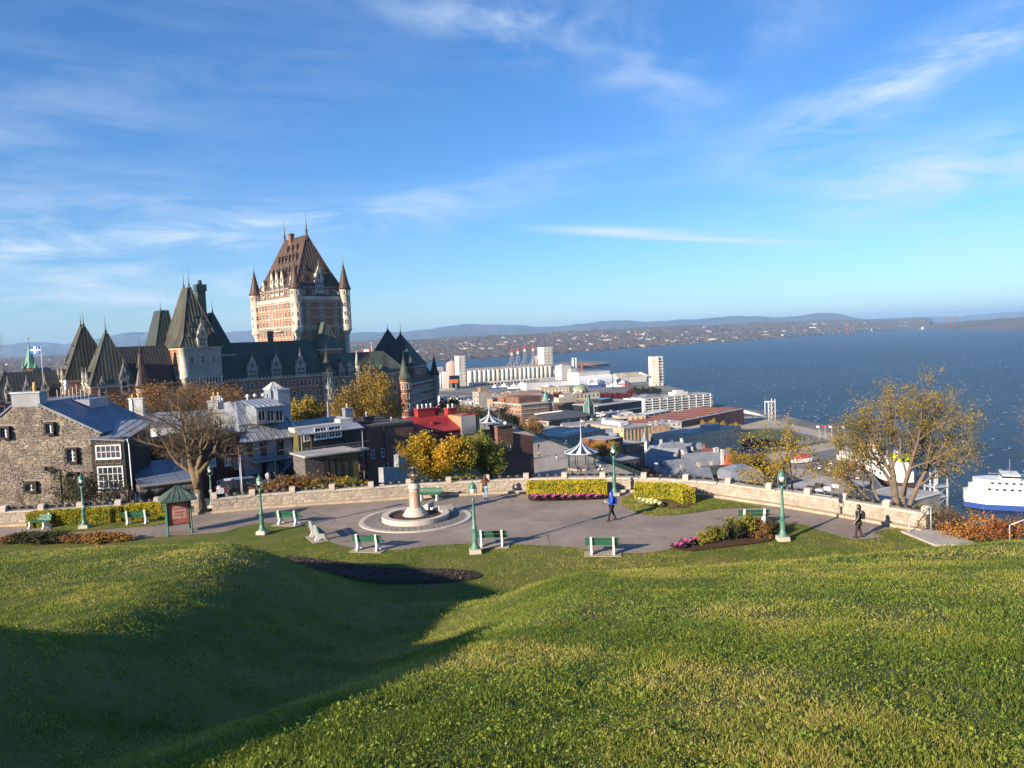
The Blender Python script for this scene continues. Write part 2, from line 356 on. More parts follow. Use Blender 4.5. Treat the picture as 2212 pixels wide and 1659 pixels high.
# ---------------------------------------------------------------- ground beyond the wall: upper town slope, cliff, lower town, river
RIV, LOW, TER = -82.0, -77.0, -22.0
M_upper = mat('upper_town_ground', (.06, .055, .05), (.10, .09, .08), scale=.3, rough=.95)
M_cliff = mat('cliff_scrub', (.05, .04, .025), (.10, .075, .04), scale=.25, rough=1, bump=1, bscale=1.0)
M_low = mat('quay_ground', (.17, .16, .15), (.24, .225, .205), scale=.05, rough=.95, c3=(.12, .115, .11), s3=.02)
def cliff_x(y): return np.interp(y, [40, 57, 80, 120, 171, 252, 306, 420, 520, 900], [26, 22, 20, 24, 31, 9, -6, -20, -60, -400])
ux = np.concatenate([np.arange(-420, -100, 12), np.arange(-100, 70, 3), np.arange(70, 260, 12)]); uy = np.concatenate([np.arange(53.5, 190, 3), np.arange(190, 760, 12)])
UX, UY = np.meshgrid(ux, uy)
zu = np.maximum(np.minimum(-.8, CAMZ - .19 * UY), TER)
zu = zu - np.where(UY < 176, sm(-6, 8, UX) * np.minimum(.085 * (UY - 40), np.maximum(zu - TER, 0)), 0)
zu = np.where(UY > 330, np.maximum(TER - (UY - 330) * .2, LOW - 1), zu)
cx_ = cliff_x(UY); t_ = sm(0, 26, UX - cx_)
zu = zu * (1 - t_) + (RIV - 6) * t_ + np.where((t_ > .02) & (t_ < .98), 2.0 * np.sin(UX * .31) * np.sin(UY * .23), 0) - .5
i_ = np.arange(UX.size).reshape(UX.shape)
Qu = np.stack([i_[:-1, :-1], i_[:-1, 1:], i_[1:, 1:], i_[1:, :-1]], -1).reshape(-1, 4)
cen = t_.ravel()[Qu].mean(1)
link('upper_town_ground', fast_mesh('upper_town_ground', np.stack([UX, UY, zu], -1).reshape(-1, 3), Qu, [M_upper, M_cliff], (cen > .03).astype(int), smooth=True), kind='structure')

# quays of the lower town (outline read on the water level)
SHORE = [(2075, 1160), (1990, 1108), (1905, 1068), (1880, 1035), (1830, 985), (1845, 962), (1838, 948), (1800, 934), (1745, 921), (1690, 908), (1640, 897), (1590, 890), (1545, 882), (1536, 868), (1500, 858), (1452, 842), (1440, 836), (1425, 829), (1385, 822), (1330, 812), (1260, 803), (1245, 796), (1316, 789), (1314, 784), (1240, 783), (1190, 788), (1120, 792), (1000, 800), (920, 812)]
sw = [pz(*p, RIV) for p in SHORE]
quay = [(p.x, p.y) for p in sw] + [(-420, 1500), (-900, 1700), (-1200, 700), (-430, 300), (-300, 150), (60, 120), (160, 190)]
mb = MB(); mb.prism(quay, RIV - 4, LOW - .0)
link('quay_ground', mb.mesh('quay_ground', M_low), kind='structure')

# river
m = bpy.data.materials.new('river_water'); m.use_nodes = True; nt = m.node_tree; b = nt.nodes['Principled BSDF']
geo = N(nt, 'ShaderNodeNewGeometry')
def wn_noise(scale, stretch, detail=3, rot=0):
    mp = N(nt, 'ShaderNodeMapping'); mp.inputs['Scale'].default_value = stretch; mp.inputs['Rotation'].default_value = (0, 0, R(rot)); Lk(nt, geo.outputs['Position'], mp.inputs[0])
    n = N(nt, 'ShaderNodeTexNoise'); n.inputs['Scale'].default_value = scale; n.inputs['Detail'].default_value = detail; n.inputs['Roughness'].default_value = .65; Lk(nt, mp.outputs[0], n.inputs['Vector']); return n.outputs[0]
w1 = wn_noise(.11, (1, 2.6, 1), 6, 20)
big = wn_noise(.0035, (1, 3, 1), 4, 12)
bp = N(nt, 'ShaderNodeBump'); bp.inputs['Strength'].default_value = 1; bp.inputs['Distance'].default_value = 4.5; Lk(nt, w1, bp.inputs['Height']); Lk(nt, bp.outputs[0], b.inputs['Normal'])
mixc = N(nt, 'ShaderNodeMixRGB'); bgr = N(nt, 'ShaderNodeMapRange'); bgr.inputs['From Min'].default_value = .42; bgr.inputs['From Max'].default_value = .58; gust = wn_noise(.028, (1, 4, 1), 4, 15); Lk(nt, wmath('ADD', wmath('MULTIPLY', big, .5, nt), wmath('MULTIPLY', gust, .5, nt), nt), bgr.inputs[0]); Lk(nt, bgr.outputs[0], mixc.inputs[0]); mixc.inputs[1].default_value = (.003, .012, .034, 1); mixc.inputs[2].default_value = (.014, .036, .078, 1)
cap = wn_noise(.16, (1, 2.2, 1), 2, 20); capm = wn_noise(.012, (1, 2, 1), 3)
mr = N(nt, 'ShaderNodeMapRange'); mr.inputs['From Min'].default_value = .735; mr.inputs['From Max'].default_value = .765; Lk(nt, cap, mr.inputs[0])
mr2 = N(nt, 'ShaderNodeMapRange'); mr2.inputs['From Min'].default_value = .5; mr2.inputs['From Max'].default_value = .6; Lk(nt, capm, mr2.inputs[0])
foam = wmath('MULTIPLY', mr.outputs[0], mr2.outputs[0], nt)
mixf = N(nt, 'ShaderNodeMixRGB'); Lk(nt, foam, mixf.inputs[0]); Lk(nt, mixc.outputs[0], mixf.inputs[1]); mixf.inputs[2].default_value = (.75, .77, .78, 1)
Lk(nt, mixf.outputs[0], b.inputs['Base Color']); b.inputs['Roughness'].default_value = .3; b.inputs['IOR'].default_value = 1.33; b.inputs['Specular IOR Level'].default_value = .2
mb = MB(); mb.add([(-30000, -2000, RIV), (30000, -2000, RIV), (30000, 42000, RIV), (-30000, 42000, RIV)], [(0, 1, 2, 3)])
link('river', mb.mesh('river', m), kind='structure')

wg = np.random.default_rng(44); n_ = 1500; D_ = 380 * (5200 / 380) ** wg.random(n_); r_ = wg.uniform(-.05, .72, n_); L_ = wg.uniform(.7, 2.4, n_) * (1 + D_ / 3000); a_ = wg.normal(.25, .2, n_)
ok = D_ * r_ > np.interp(D_, [300, 500, 700, 900, 1300, 1800, 3000, 5200], [205, 232, 235, 215, 300, 230, 60, 900]); D_, r_, L_, a_ = D_[ok], r_[ok], L_[ok], a_[ok]; n_ = len(D_)
cx0, cy0 = D_ * r_, D_; ux_, uy_ = np.cos(a_) * L_, np.sin(a_) * L_; hh_ = .25 + L_ * .1; zz0 = np.full(n_, RIV - .1)
V = np.stack([np.stack([cx0 - ux_, cy0 - uy_, zz0], -1), np.stack([cx0, cy0 - .8, zz0], -1), np.stack([cx0 + ux_, cy0 + uy_, zz0], -1), np.stack([cx0, cy0 + .8, RIV + hh_], -1)], 1).reshape(-1, 3)
k_ = np.arange(n_)[:, None] * 4; link('whitecaps', fast_mesh('whitecaps', V, np.concatenate([k_ + [0, 1, 3], k_ + [1, 2, 3], k_ + [2, 0, 3]]), mat('wave_foam', (.70, .72, .74), rough=.9)), kind='stuff', label='small white wave crests scattered on the windy river')
# far shore: rising land with town, then the mountains
FS = [(-260, 845), (0, 838), (300, 826), (700, 800), (932, 780.5), (1096, 770.5), (1200, 764), (1319, 755), (1450, 746), (1540, 740), (1600, 736), (1700, 729), (1829, 719.5), (1900, 715), (1960, 711)]
shore = [pz(*p, RIV) for p in FS]
sx_ = np.array([p.x / p.y for p in shore]); sy_ = np.array([p.y for p in shore])
M_far = mat('far_land', (.11, .088, .07), (.155, .115, .085), scale=.006, rough=1, c3=(.05, .055, .03), s3=.0011, detail=8)
rat = np.linspace(-.95, .545, 150); dep_ = np.concatenate([np.linspace(0, 1.0, 22), np.linspace(1.15, 5, 16)])
far_d0 = np.interp(rat, sx_, sy_)
def far_z(r, D):
    d0 = np.interp(r, sx_, sy_); e = D - d0
    top = np.interp(r, [-.95, -.3, 0, .2, .4, .545], [-20, 10, 34, 62, 72, 50])
    h = RIV + .8 + (top - RIV) * (1 - np.exp(-np.maximum(e, 0) / 2300)) * np.clip(.25 + e / 3000, 0, 1)
    return h + 6 * np.sin(r * 43 + D * .0013) * np.clip(e / 2500, 0, 1) + 5 * np.sin(r * 90 - D * .0021) * np.clip(e / 2500, 0, 1)
V = []; 
for dd in dep_:
    D = far_d0 + dd * 4200
    V.append(np.stack([rat * D, D, far_z(rat, D) - (1.2 if dd == 0 else 0)], -1))
V = np.array(V); i_ = np.arange(V.shape[0] * V.shape[1]).reshape(V.shape[:2])
link('far_shore', fast_mesh('far_shore', V.reshape(-1, 3), np.stack([i_[:-1, :-1], i_[:-1, 1:], i_[1:, 1:], i_[1:, :-1]], -1).reshape(-1, 4), M_far, smooth=True), kind='structure')
# island shore at the right
IS = [(1930, 711.5), (2000, 711), (2100, 711.5), (2215, 712), (2500, 712)]
ishore = [pz(*p, RIV) for p in IS]; irx = np.array([p.x / p.y for p in ishore]); iy = np.array([p.y for p in ishore])
ir = np.linspace(irx[0], irx[-1], 40); V = []
for dd in (0, .06, .2, .5, 1.0, 1.6):
    D = np.interp(ir, irx, iy) + dd * 2200
    z = RIV + .8 + np.interp(ir, [.50, .53, .58, .70, .9], [2, 14, 52, 96, 110]) * min(1, dd * 1.3 + (.05 if dd else -.03)) * (1 + .08 * np.sin(ir * 160))
    V.append(np.stack([ir * D, D, z], -1))
V = np.array(V); i_ = np.arange(V.shape[0] * V.shape[1]).reshape(V.shape[:2])
link('island_shore', fast_mesh('island_shore', V.reshape(-1, 3), np.stack([i_[:-1, :-1], i_[:-1, 1:], i_[1:, 1:], i_[1:, :-1]], -1).reshape(-1, 4), M_far, smooth=True), kind='structure')
M_mtn = mat('mountain_forest', (.035, .042, .045), (.055, .055, .05), scale=.0012, rough=1)
def mountains(name, sil, D, seed):
    g = np.random.default_rng(seed)
    xs = np.linspace(sil[0][0], sil[-1][0], 260); ys = np.interp(xs, [p[0] for p in sil], [p[1] for p in sil])
    ker = np.hanning(13); ker /= ker.sum(); ys = np.convolve(np.pad(ys, 6, 'edge'), ker, 'valid')
    ys = ys + .5 * np.sin(xs * .11) + .35 * np.sin(xs * .23 + 1)
    top = np.array([at(x, y, D)[:] for x, y in zip(xs, ys)])
    rows = []
    for k, (fz, dy) in enumerate(((0, -.30), (.22, -.24), (.45, -.16), (.62, -.11), (.85, -.04), (1.0, 0), (.7, .12), (0, .3))):
        P = top.copy(); wob = (g.random(len(xs)) - .5) * .05 + .05 * np.sin(xs * .035 + k)
        s = 1 + dy + (wob if 0 < k < 5 else 0)
        P[:, 0] *= s; P[:, 1] *= s; base = RIV - 5
        P[:, 2] = base + (top[:, 2] - base) * fz * (1 + (0.25 * wob * 4 if 0 < k < 5 else 0)); rows.append(P)
    V = np.array(rows); i_ = np.arange(V.shape[0] * V.shape[1]).reshape(V.shape[:2])
    link(name, fast_mesh(name, V.reshape(-1, 3), np.stack([i_[:-1, :-1], i_[:-1, 1:], i_[1:, 1:], i_[1:, :-1]], -1).reshape(-1, 4), M_mtn, smooth=True), kind='structure')
mountains('mountains', [(-400, 752), (0, 748), (60, 737), (120, 741), (165, 746), (215, 730), (275, 717), (330, 716), (362, 723), (440, 728), (500, 716), (548, 712), (640, 722), (755, 719), (800, 716), (850, 719), (930, 711), (1000, 699), (1030, 699), (1065, 703), (1100, 700), (1180, 708), (1250, 700), (1335, 690), (1362, 692), (1400, 697), (1470, 689), (1500, 691), (1590, 681), (1650, 684), (1705, 687), (1745, 679), (1780, 673), (1815, 677), (1855, 689), (1900, 694), (2000, 697), (2300, 700)], 19000, 3)
mountains('far_mountains', [(-400, 760), (1500, 700), (1850, 690), (1900, 688), (2000, 683), (2060, 684), (2130, 677), (2212, 672), (2420, 668)], 30000, 5)
# ---------------------------------------------------------------- park wall
M_stone = mat('limestone', (.285, .245, .20), (.385, .335, .275), scale=3, rough=.9, rnd=.12, bump=.8, bscale=9)
M_mortar = mat('mortar', (.28, .25, .21), (.34, .30, .25), scale=4, rough=1)
M_cap = mat('limestone_cap', (.40, .355, .295), (.47, .42, .35), scale=2, rough=.9, rnd=.07, bump=.3, bscale=14)
M_kerb = mat('kerb_stone', (.36, .29, .20), (.43, .35, .25), scale=2, rough=.9, rnd=.1, bump=.3)
M_black = mat('black_iron', (.02, .02, .022), rough=.35, spec=.6)
def arc(pts):
    P = np.array([(p.x, p.y) for p in pts]); s = np.concatenate([[0], np.cumsum(np.hypot(*np.diff(P, axis=0).T))]); return P, s
wp, ws = arc(wall_w)
wpx = np.array([(p := cam.matrix_world.inverted() @ v, CXP + FPX * p.x / -p.z)[1] for v in wall_w])
def s_of_px(x): return float(np.interp(x, wpx, ws))
def w_at(s, off=0.0):                # point on the wall line, off metres behind the kerb face; tangent angle
    x = np.interp(s, ws, wp[:, 0]); y = np.interp(s, ws, wp[:, 1]); e = .25
    dx = np.interp(s + e, ws, wp[:, 0]) - np.interp(s - e, ws, wp[:, 0]); dy = np.interp(s + e, ws, wp[:, 1]) - np.interp(s - e, ws, wp[:, 1])
    a = math.atan2(dy, dx); return x - math.sin(a) * off, y + math.cos(a) * off, a
def stone_mesh(seed, amp=.10):       # unit block, pillowed front (-y)
    g = random.Random(seed); mb = MB(); n = 4; m_ = 3; vs = []
    for j in range(m_):
        for i in range(n):
            x = -.5 + i / (n - 1); z = j / (m_ - 1); edge = i in (0, n - 1) or j in (0, m_ - 1)
            vs.append((x * (1 - .03 * edge), -(.5 if edge else .9) - g.uniform(0, .5) * (0 if edge else 1), z * .94 + .03))
    fs = [(j * n + i, j * n + i + 1, (j + 1) * n + i + 1, (j + 1) * n + i) for j in range(m_ - 1) for i in range(n - 1)]
    o = len(vs); vs += [(-.485, .5, .03), (.485, .5, .03), (.485, .5, .97), (-.485, .5, .97)]
    fs += [(0, o, o + 1, *[n - 1 - i for i in range(0, n - 1)]), (o + 3, *[(m_ - 1) * n + i for i in range(n)], o + 2), (0, n, 2 * n, o + 3, o), (n - 1, o + 1, o + 2, 3 * n - 1, 2 * n - 1)]
    mb.add(vs, fs); return mb
STONES = [stone_mesh(i).mesh('stone', M_stone) for i in range(8)]
def strip(name, s0, s1, o0, o1, z0, z1, m, parent, n=60):
    mb = MB(); S = np.linspace(s0, s1, n); vs = []
    for s in S:
        for o, z in ((o0, z0), (o1, z0), (o1, z1), (o0, z1)):
            x, y, a = w_at(s, o); vs.append((x, y, z))
    fs = [(4 * i + k, 4 * (i + 1) + k, 4 * (i + 1) + (k + 1) % 4, 4 * i + (k + 1) % 4) for i in range(n - 1) for k in range(4)] + [(0, 1, 2, 3), (4 * n - 1, 4 * n - 2, 4 * n - 3, 4 * n - 4)]
    mb.add(vs, fs); return mb.build(name, m, parent)
def park_wall(label, px0, px1, pillars, mean, hi_r):
    s0, s1 = s_of_px(px0), s_of_px(px1); x, y, a = w_at((s0 + s1) / 2)
    t = thing('park_wall', label, 'wall')
    strip('core', s0, s1, .50, .86, 0, .86, M_mortar, t)
    strip('plinth', s0, s1, .06, .52, -.02, .13, M_kerb, t)
    s = s0
    while s < s1 - .1:                       # kerb stones
        l = min(random.uniform(.9, 1.3), s1 - s); xx, yy, aa = w_at(s + l / 2, .10)
        o = link('kerb_stone', KERB, t, (xx, yy, 0), aa, (l, 1, 1)); s += l
    z = .13
    for hc in (.21, .17, .19, .16):
        s = s0
        while s < s1 - .08:
            l = random.uniform(mean * .6, mean * 1.5)
            if s1 - s - l < .25: l = s1 - s
            xx, yy, aa = w_at(s + l / 2, .50)
            link('stone', random.choice(STONES), t, (xx, yy, z), aa, (l - .015, .032, hc)); s += l
        z += hc
    s = s0
    while s < s1 - .1:
        l = min(random.uniform(1.1, 1.5), s1 - s); xx, yy, aa = w_at(s + l / 2, .66)
        link('coping_stone', COPE, t, (xx, yy, .86), aa, (l - .012, 1, 1)); s += l
    ps = [s_of_px(p) for p in pillars]
    for p in ps:
        xx, yy, aa = w_at(p, .66); link('pillar', PILLAR, t, (xx, yy, .94), aa)
    for a_, b_ in zip(ps[:-1], ps[1:]):
        mb = MB()
        for hz_, r in ((1.10, .035), (1.17, .05)):
            pts = []
            for k in range(5):
                xx, yy, aa = w_at(a_ + .2 + (b_ - a_ - .4) * k / 4, .68); pts.append((xx, yy, hz_ + .01 * math.sin(k * 2.1)))
            mb.path(pts, r, 6)
        mb.build('rail', M_black, t)
    return t
mb = MB(); mb.yprism([(-.12, 0), (.12, 0), (.12, .16), (-.09, .16), (-.12, .135)], -.495, .495); KERB = mb.mesh('kerb_stone', M_kerb)
mb = MB(); mb.yprism([(-.25, 0), (.25, 0), (.25, .08), (.2, .11), (-.2, .11), (-.25, .08)], -.5, .5); COPE = mb.mesh('coping_stone', M_cap)
mb = MB(); mb.yprism([(-.3, 0), (.3, 0), (.3, .25)] + [(.3 * math.cos(t), .25 + .17 * math.sin(t)) for t in np.linspace(.2, math.pi - .2, 7)] + [(-.3, .25)], -.2, .2); PILLAR = mb.mesh('pillar', M_cap)
park_wall('long curved limestone wall with round-topped pillars around the plaza', 457, 2016, [462, 545, 631, 717, 802, 884, 970, 1053, 1137, 1219, 1301, 1389, 1477, 1566, 1654, 1736, 1813, 1906, 2009], .66, 1)
park_wall('short limestone wall behind the yellow hedge, in front of the stone house', -160, 428, [-85, 0, 83, 168, 252, 337, 421], .7, 1)

# ---------------------------------------------------------------- leaf helper
def leaf_cloud(P, size, normal=None, jitter=1.0, g=rng, asp=.6):
    """quads at points P (n,3); random orientation -> V,Q"""
    n = len(P); a = g.normal(size=(n, 3)); 
    if normal is not None: a = a * jitter + normal
    a /= np.linalg.norm(a, axis=1)[:, None] + 1e-9
    h = g.normal(size=(n, 3)); u = np.cross(a, h); u /= np.linalg.norm(u, axis=1)[:, None] + 1e-9
    v = np.cross(a, u); s = (size * (.6 + .8 * g.random(n)))[:, None]
    u = u * s; v = v * s * asp
    V = np.stack([P - u, P - v * .9, P + u, P + v], 1).reshape(-1, 3)
    return V, np.arange(4 * n).reshape(n, 4)
def leaf_mat(name, c, c2, c3=None, s3=.8, sc=3.0, trans=.25):
    if name in MATS: return MATS[name]
    m = mat(name, c, c2, scale=sc, rough=.7, c3=c3, s3=s3, spec=.2, lo=.3, hi=.7)
    nt = m.node_tree; b = nt.nodes['Principled BSDF']
    b.inputs['Subsurface Weight'].default_value = 0
    tr = N(nt, 'ShaderNodeBsdfTranslucent'); ms = N(nt, 'ShaderNodeMixShader'); ms.inputs[0].default_value = trans
    lk = b.inputs['Base Color'].links
    if lk: Lk(nt, lk[0].from_socket, tr.inputs[0])
    else: tr.inputs[0].default_value = b.inputs['Base Color'].default_value
    out = nt.nodes['Material Output']; Lk(nt, b.outputs[0], ms.inputs[1]); Lk(nt, tr.outputs[0], ms.inputs[2]); Lk(nt, ms.outputs[0], out.inputs[0])
    return m
M_hedge = leaf_mat('hedge_leaf', (.50, .44, .03), (.24, .28, .02), (.60, .48, .03), 1.2, 6)
M_hedge2 = leaf_mat('hedge_leaf_green', (.38, .37, .03), (.16, .21, .02), (.48, .40, .03), 1.2, 6)
M_hcore = mat('hedge_core', (.05, .05, .015), (.03, .035, .01), scale=6, rough=1)
def hedge(label, pts, wid, h, m, z0=0.0, dens=520):
    t = thing('hedge', label, 'hedge', (0, 0, 0)); P = []; Nn = []
    mb = MB(); P2 = [Vector(p) for p in pts]
    for a, b in zip(P2[:-1], P2[1:]):
        d = b - a; L = d.length; d.normalize(); nrm = Vector((-d.y, d.x))
        ang = math.atan2(d.y, d.x); w2 = wid / 2 - .08
        c = [(a + nrm * w2), (a - nrm * w2), (b - nrm * w2), (b + nrm * w2)]
        mb.prism([(q.x, q.y) for q in c], z0, z0 + h - .1)
        for (kind, area) in (('t', L * wid), ('f', L * h), ('b', L * h), ('e', wid * h * 2)):
            n = int(area * dens); r1 = rng.random(n); r2 = rng.random(n); bulge = (rng.random(n)) ** 2 * -.09 + .02 * np.sin(r1 * L * 9) + .02
            if kind == 't': q = a[:2] + 0 * r1[:, None] + np.outer(r1 * L, d[:2]) + np.outer((r2 - .5) * wid, nrm[:2]); z = z0 + h + bulge; nn = np.tile([0, 0, 1.], (n, 1))
            elif kind in 'fb':
                sgn = -1 if kind == 'f' else 1; q = np.array(a[:2]) + np.outer(r1 * L, d[:2]) + np.outer(sgn * (wid / 2 + bulge), nrm[:2]); z = z0 + r2 * h; nn = np.tile([sgn * nrm.x, sgn * nrm.y, 0], (n, 1))
            else:
                e = (r1 > .5); q = np.where(e[:, None], np.array(b[:2]), np.array(a[:2])) + np.outer(np.where(e, 1, -1) * bulge, d[:2]) + np.outer((rng.random(n) - .5) * wid, nrm[:2]); z = z0 + r2 * h; nn = np.outer(np.where(e, 1, -1), [d.x, d.y, 0])
            P.append(np.column_stack([q, z])); Nn.append(nn)
    P = np.concatenate(P); Nn = np.concatenate(Nn)
    V, Q = leaf_cloud(P, .045, Nn, .75)
    mb.build('branches', M_hcore, t); link('foliage', fast_mesh('foliage', V, Q, m), t)
    return t
def p2(px, py): v = pz(px, py); return (v.x, v.y)
a, b = pz(58, 1141), pz(262, 1128)
hedge('low yellow-green clipped hedge behind the leftmost bench', [(a.x, a.y + .35), (b.x, b.y + .35)], .9, .98, M_hedge2)
a, b = pz(268, 1127), pz(366, 1119)
hedge('short yellow hedge section beside the information kiosk', [(a.x, a.y + .35), (b.x, b.y + .4)], .9, 1.05, M_hedge)
a, b = pz(1140, 1073), pz(1312, 1070)
hedge('bright yellow hedge with purple cabbages along its foot', [(a.x, a.y + .3), (b.x, b.y + .3)], .9, 1.02, M_hedge)
a, b, c_ = pz(1374, 1077), pz(1462, 1079), pz(1490, 1091)
hedge('L-shaped yellow hedge around pale green cabbages', [(a.x, a.y + .3), (b.x, b.y + .3), (c_.x, c_.y + .25)], .95, 1.0, M_hedge)

# ---------------------------------------------------------------- ornamental cabbages
def cabbage(mo, mi, seed):
    g = np.random.default_rng(seed); mb = MB()
    for ring, (n, r, tilt, z, mi_) in enumerate(((9, .17, .35, .05, 0), (8, .13, .7, .09, 0), (7, .09, 1.0, .12, 1), (6, .05, 1.25, .14, 1))):
        for k in range(n):
            t = 2 * math.pi * (k + .5 * (ring % 2) + g.uniform(-.15, .15)) / n; c, s = math.cos(t), math.sin(t)
            w = .075 * (1 if ring < 2 else .75); L = .16 - .025 * ring
            def P(u, v):
                rr = r * .35 + u * L * math.cos(tilt); zz_ = z * .6 + u * L * math.sin(tilt) + .03 * abs(v) + g.uniform(-.008, .008)
                return (rr * c - v * w * s, rr * s + v * w * c, zz_)
            mb.add([P(0, -.4), P(0, .4), P(.6, -1), P(.6, 0), P(.6, 1), P(1, -.6), P(1.05, 0), P(1, .6)], [(0, 3, 2), (0, 1, 3), (1, 4, 3), (2, 3, 6, 5), (3, 4, 7, 6)], mi_)
    return mb.mesh('cabbage', [mo, mi])
M_cp = mat('cabbage_purple_leaf', (.10, .07, .09), (.16, .10, .13), scale=20, rough=.6); M_cm = mat('cabbage_magenta_heart', (.42, .06, .20), (.50, .12, .28), scale=25, rough=.6)
M_cg = mat('cabbage_green_leaf', (.25, .33, .10), (.38, .44, .18), scale=20, rough=.6); M_cw = mat('cabbage_cream_heart', (.62, .60, .30), (.70, .68, .42), scale=25, rough=.6)
CABP = [cabbage(M_cp, M_cm, i) for i in range(3)]; CABG = [cabbage(M_cg, M_cw, 10 + i) for i in range(3)]
GP, GG, GB = 'purple cabbages in front of the bright yellow hedge', 'pale green cabbages inside the L-shaped hedge', 'purple cabbages edging the right-hand flower bed'
for i in range(17):
    p = pz(1150 + i * 9.2 + random.uniform(-2, 2), 1078 + (i % 2) * 2.4 - i * .12 + random.uniform(-.6, .6), .03)
    link('ornamental_cabbage', random.choice(CABP), None, p, random.uniform(0, 6), random.uniform(1.5, 2.0), 'magenta-hearted cabbage, %s from the left, at the foot of the bright yellow hedge' % ORD[i], 'cabbage', GP)
for i in range(14):
    p = pz(1381 + (i % 5) * 8.5 + (i // 5) * 9, 1085 + (i // 5) * 3.6 + (i % 5) * .9, .05)
    link('ornamental_cabbage', random.choice(CABG), None, p, random.uniform(0, 6), random.uniform(1.35, 1.75), 'pale green cabbage inside the L-shaped hedge, %s in the %s row' % (ORD[i % 5], ('back', 'middle', 'front')[i // 5]), 'cabbage', GG)
for i in range(14):
    t_ = i / 13; p = pz(1458 + 130 * t_ + random.uniform(-3, 3), 1184 - 38 * t_ ** .9 + (i % 2) * 4, .06)
    link('ornamental_cabbage', random.choice(CABP), None, p, random.uniform(0, 6), random.uniform(1.3, 1.8), 'dark purple cabbage, %s from the left, edging the right-hand flower bed' % ORD[i], 'cabbage', GB)

# ---------------------------------------------------------------- lamps
M_verd = mat('verdigris_iron', (.04, .145, .10), (.065, .20, .145), scale=6, rough=.45, spec=.5, c3=(.12, .24, .19), s3=1.5)
M_lampglass = mat('frosted_lamp_glass', (.72, .70, .64), rough=.2, spec=.5)
def make_lamp():
    t = thing('street_lamp', 'x', 'lamp', group='green park lamps')
    mb = MB(); mb.frus((-.32, .32, -.32, .32), 0, (-.29, .29, -.29, .29), .24); mb.build('plinth', M_cap, t)
    mb = MB(); mb.lathe([(.26, .24), (.26, .30), (.20, .36), (.17, .46), (.15, .52), (.135, .6), (.125, 1.25), (.15, 1.30), (.16, 1.36), (.12, 1.44), (.095, 1.5), (.075, 2.4), (.062, 2.78), (.09, 2.82), (.075, 2.9), (.05, 2.95), (.05, 3.0), (0.0, 3.0)], 12)
    for k in range(8):
        a = k * math.pi / 4; mb.tube((.128 * math.cos(a), .128 * math.sin(a), .62), (.118 * math.cos(a), .118 * math.sin(a), 1.22), .014, .014, 5)
    post = mb.build('post', M_verd, t)
    for s in (-1, 1):
        mb = MB(); pts = [(s * .04, 0, 2.96), (s * .13, 0, 2.98), (s * .2, 0, 3.05), (s * .215, 0, 3.2), (s * .2, 0, 3.45), (s * .17, 0, 3.52)]
        mb.path(pts, .022, 6); mb.build('bracket', M_verd, t)
    mb = MB(); mb.lathe([(.07, 3.22), (.12, 3.26), (.145, 3.38), (.15, 3.5), (0.0, 3.5)], 12); mb.build('globe', M_lampglass, t)
    mb = MB(); mb.lathe([(.17, 3.5), (.2, 3.52), (.2, 3.56), (.185, 3.6), (.16, 3.69), (.11, 3.76), (.05, 3.79), (.04, 3.83), (.02, 3.86), (.025, 3.89), (.008, 3.92), (.0, 4.05)], 12)
    for k in range(8):
        a = k * math.pi / 4; mb.sphere((.19 * math.cos(a), .19 * math.sin(a), 3.6), .028, 6, 4)
    mb.build('cap', M_verd, t)
    return t
lamp0 = make_lamp()
LAMPS = [((183, 1141), .92, 'green lamp post on a stone plinth in front of the left hedge'), ((567, 1154), .93, 'green lamp post on the grass left of the three angled benches'), ((1027, 1195), .99, 'green lamp post at the middle of the lawn edge beside a bench'), ((1328, 1071), .93, 'green lamp post between the two yellow hedges by the wall'), ((1691, 1168), .98, 'worn green lamp post with bare metal patches at the right-hand bed')]
for i, ((x, y), s, l) in enumerate(LAMPS):
    o = lamp0 if i == 0 else copy_tree(lamp0)
    p = pz(x, y); o.location = (p.x, p.y, .02); o.scale = (s,) * 3; o['label'] = l; o.rotation_euler = (0, 0, random.uniform(-.2, .2))
mb = MB(); mb.box(-.12, .12, -.17, -.155, 1.5, 1.66); pl = mb.build('notice_plate', mat('notice_plate', (.6, .5, .45), (.45, .2, .15), scale=30), lamp0)
p = at(458, 1092, 59.5)
o = copy_tree(lamp0, None, (p.x, p.y, -1.0), 0, 'smaller green lamp post behind the end of the long wall', .86)

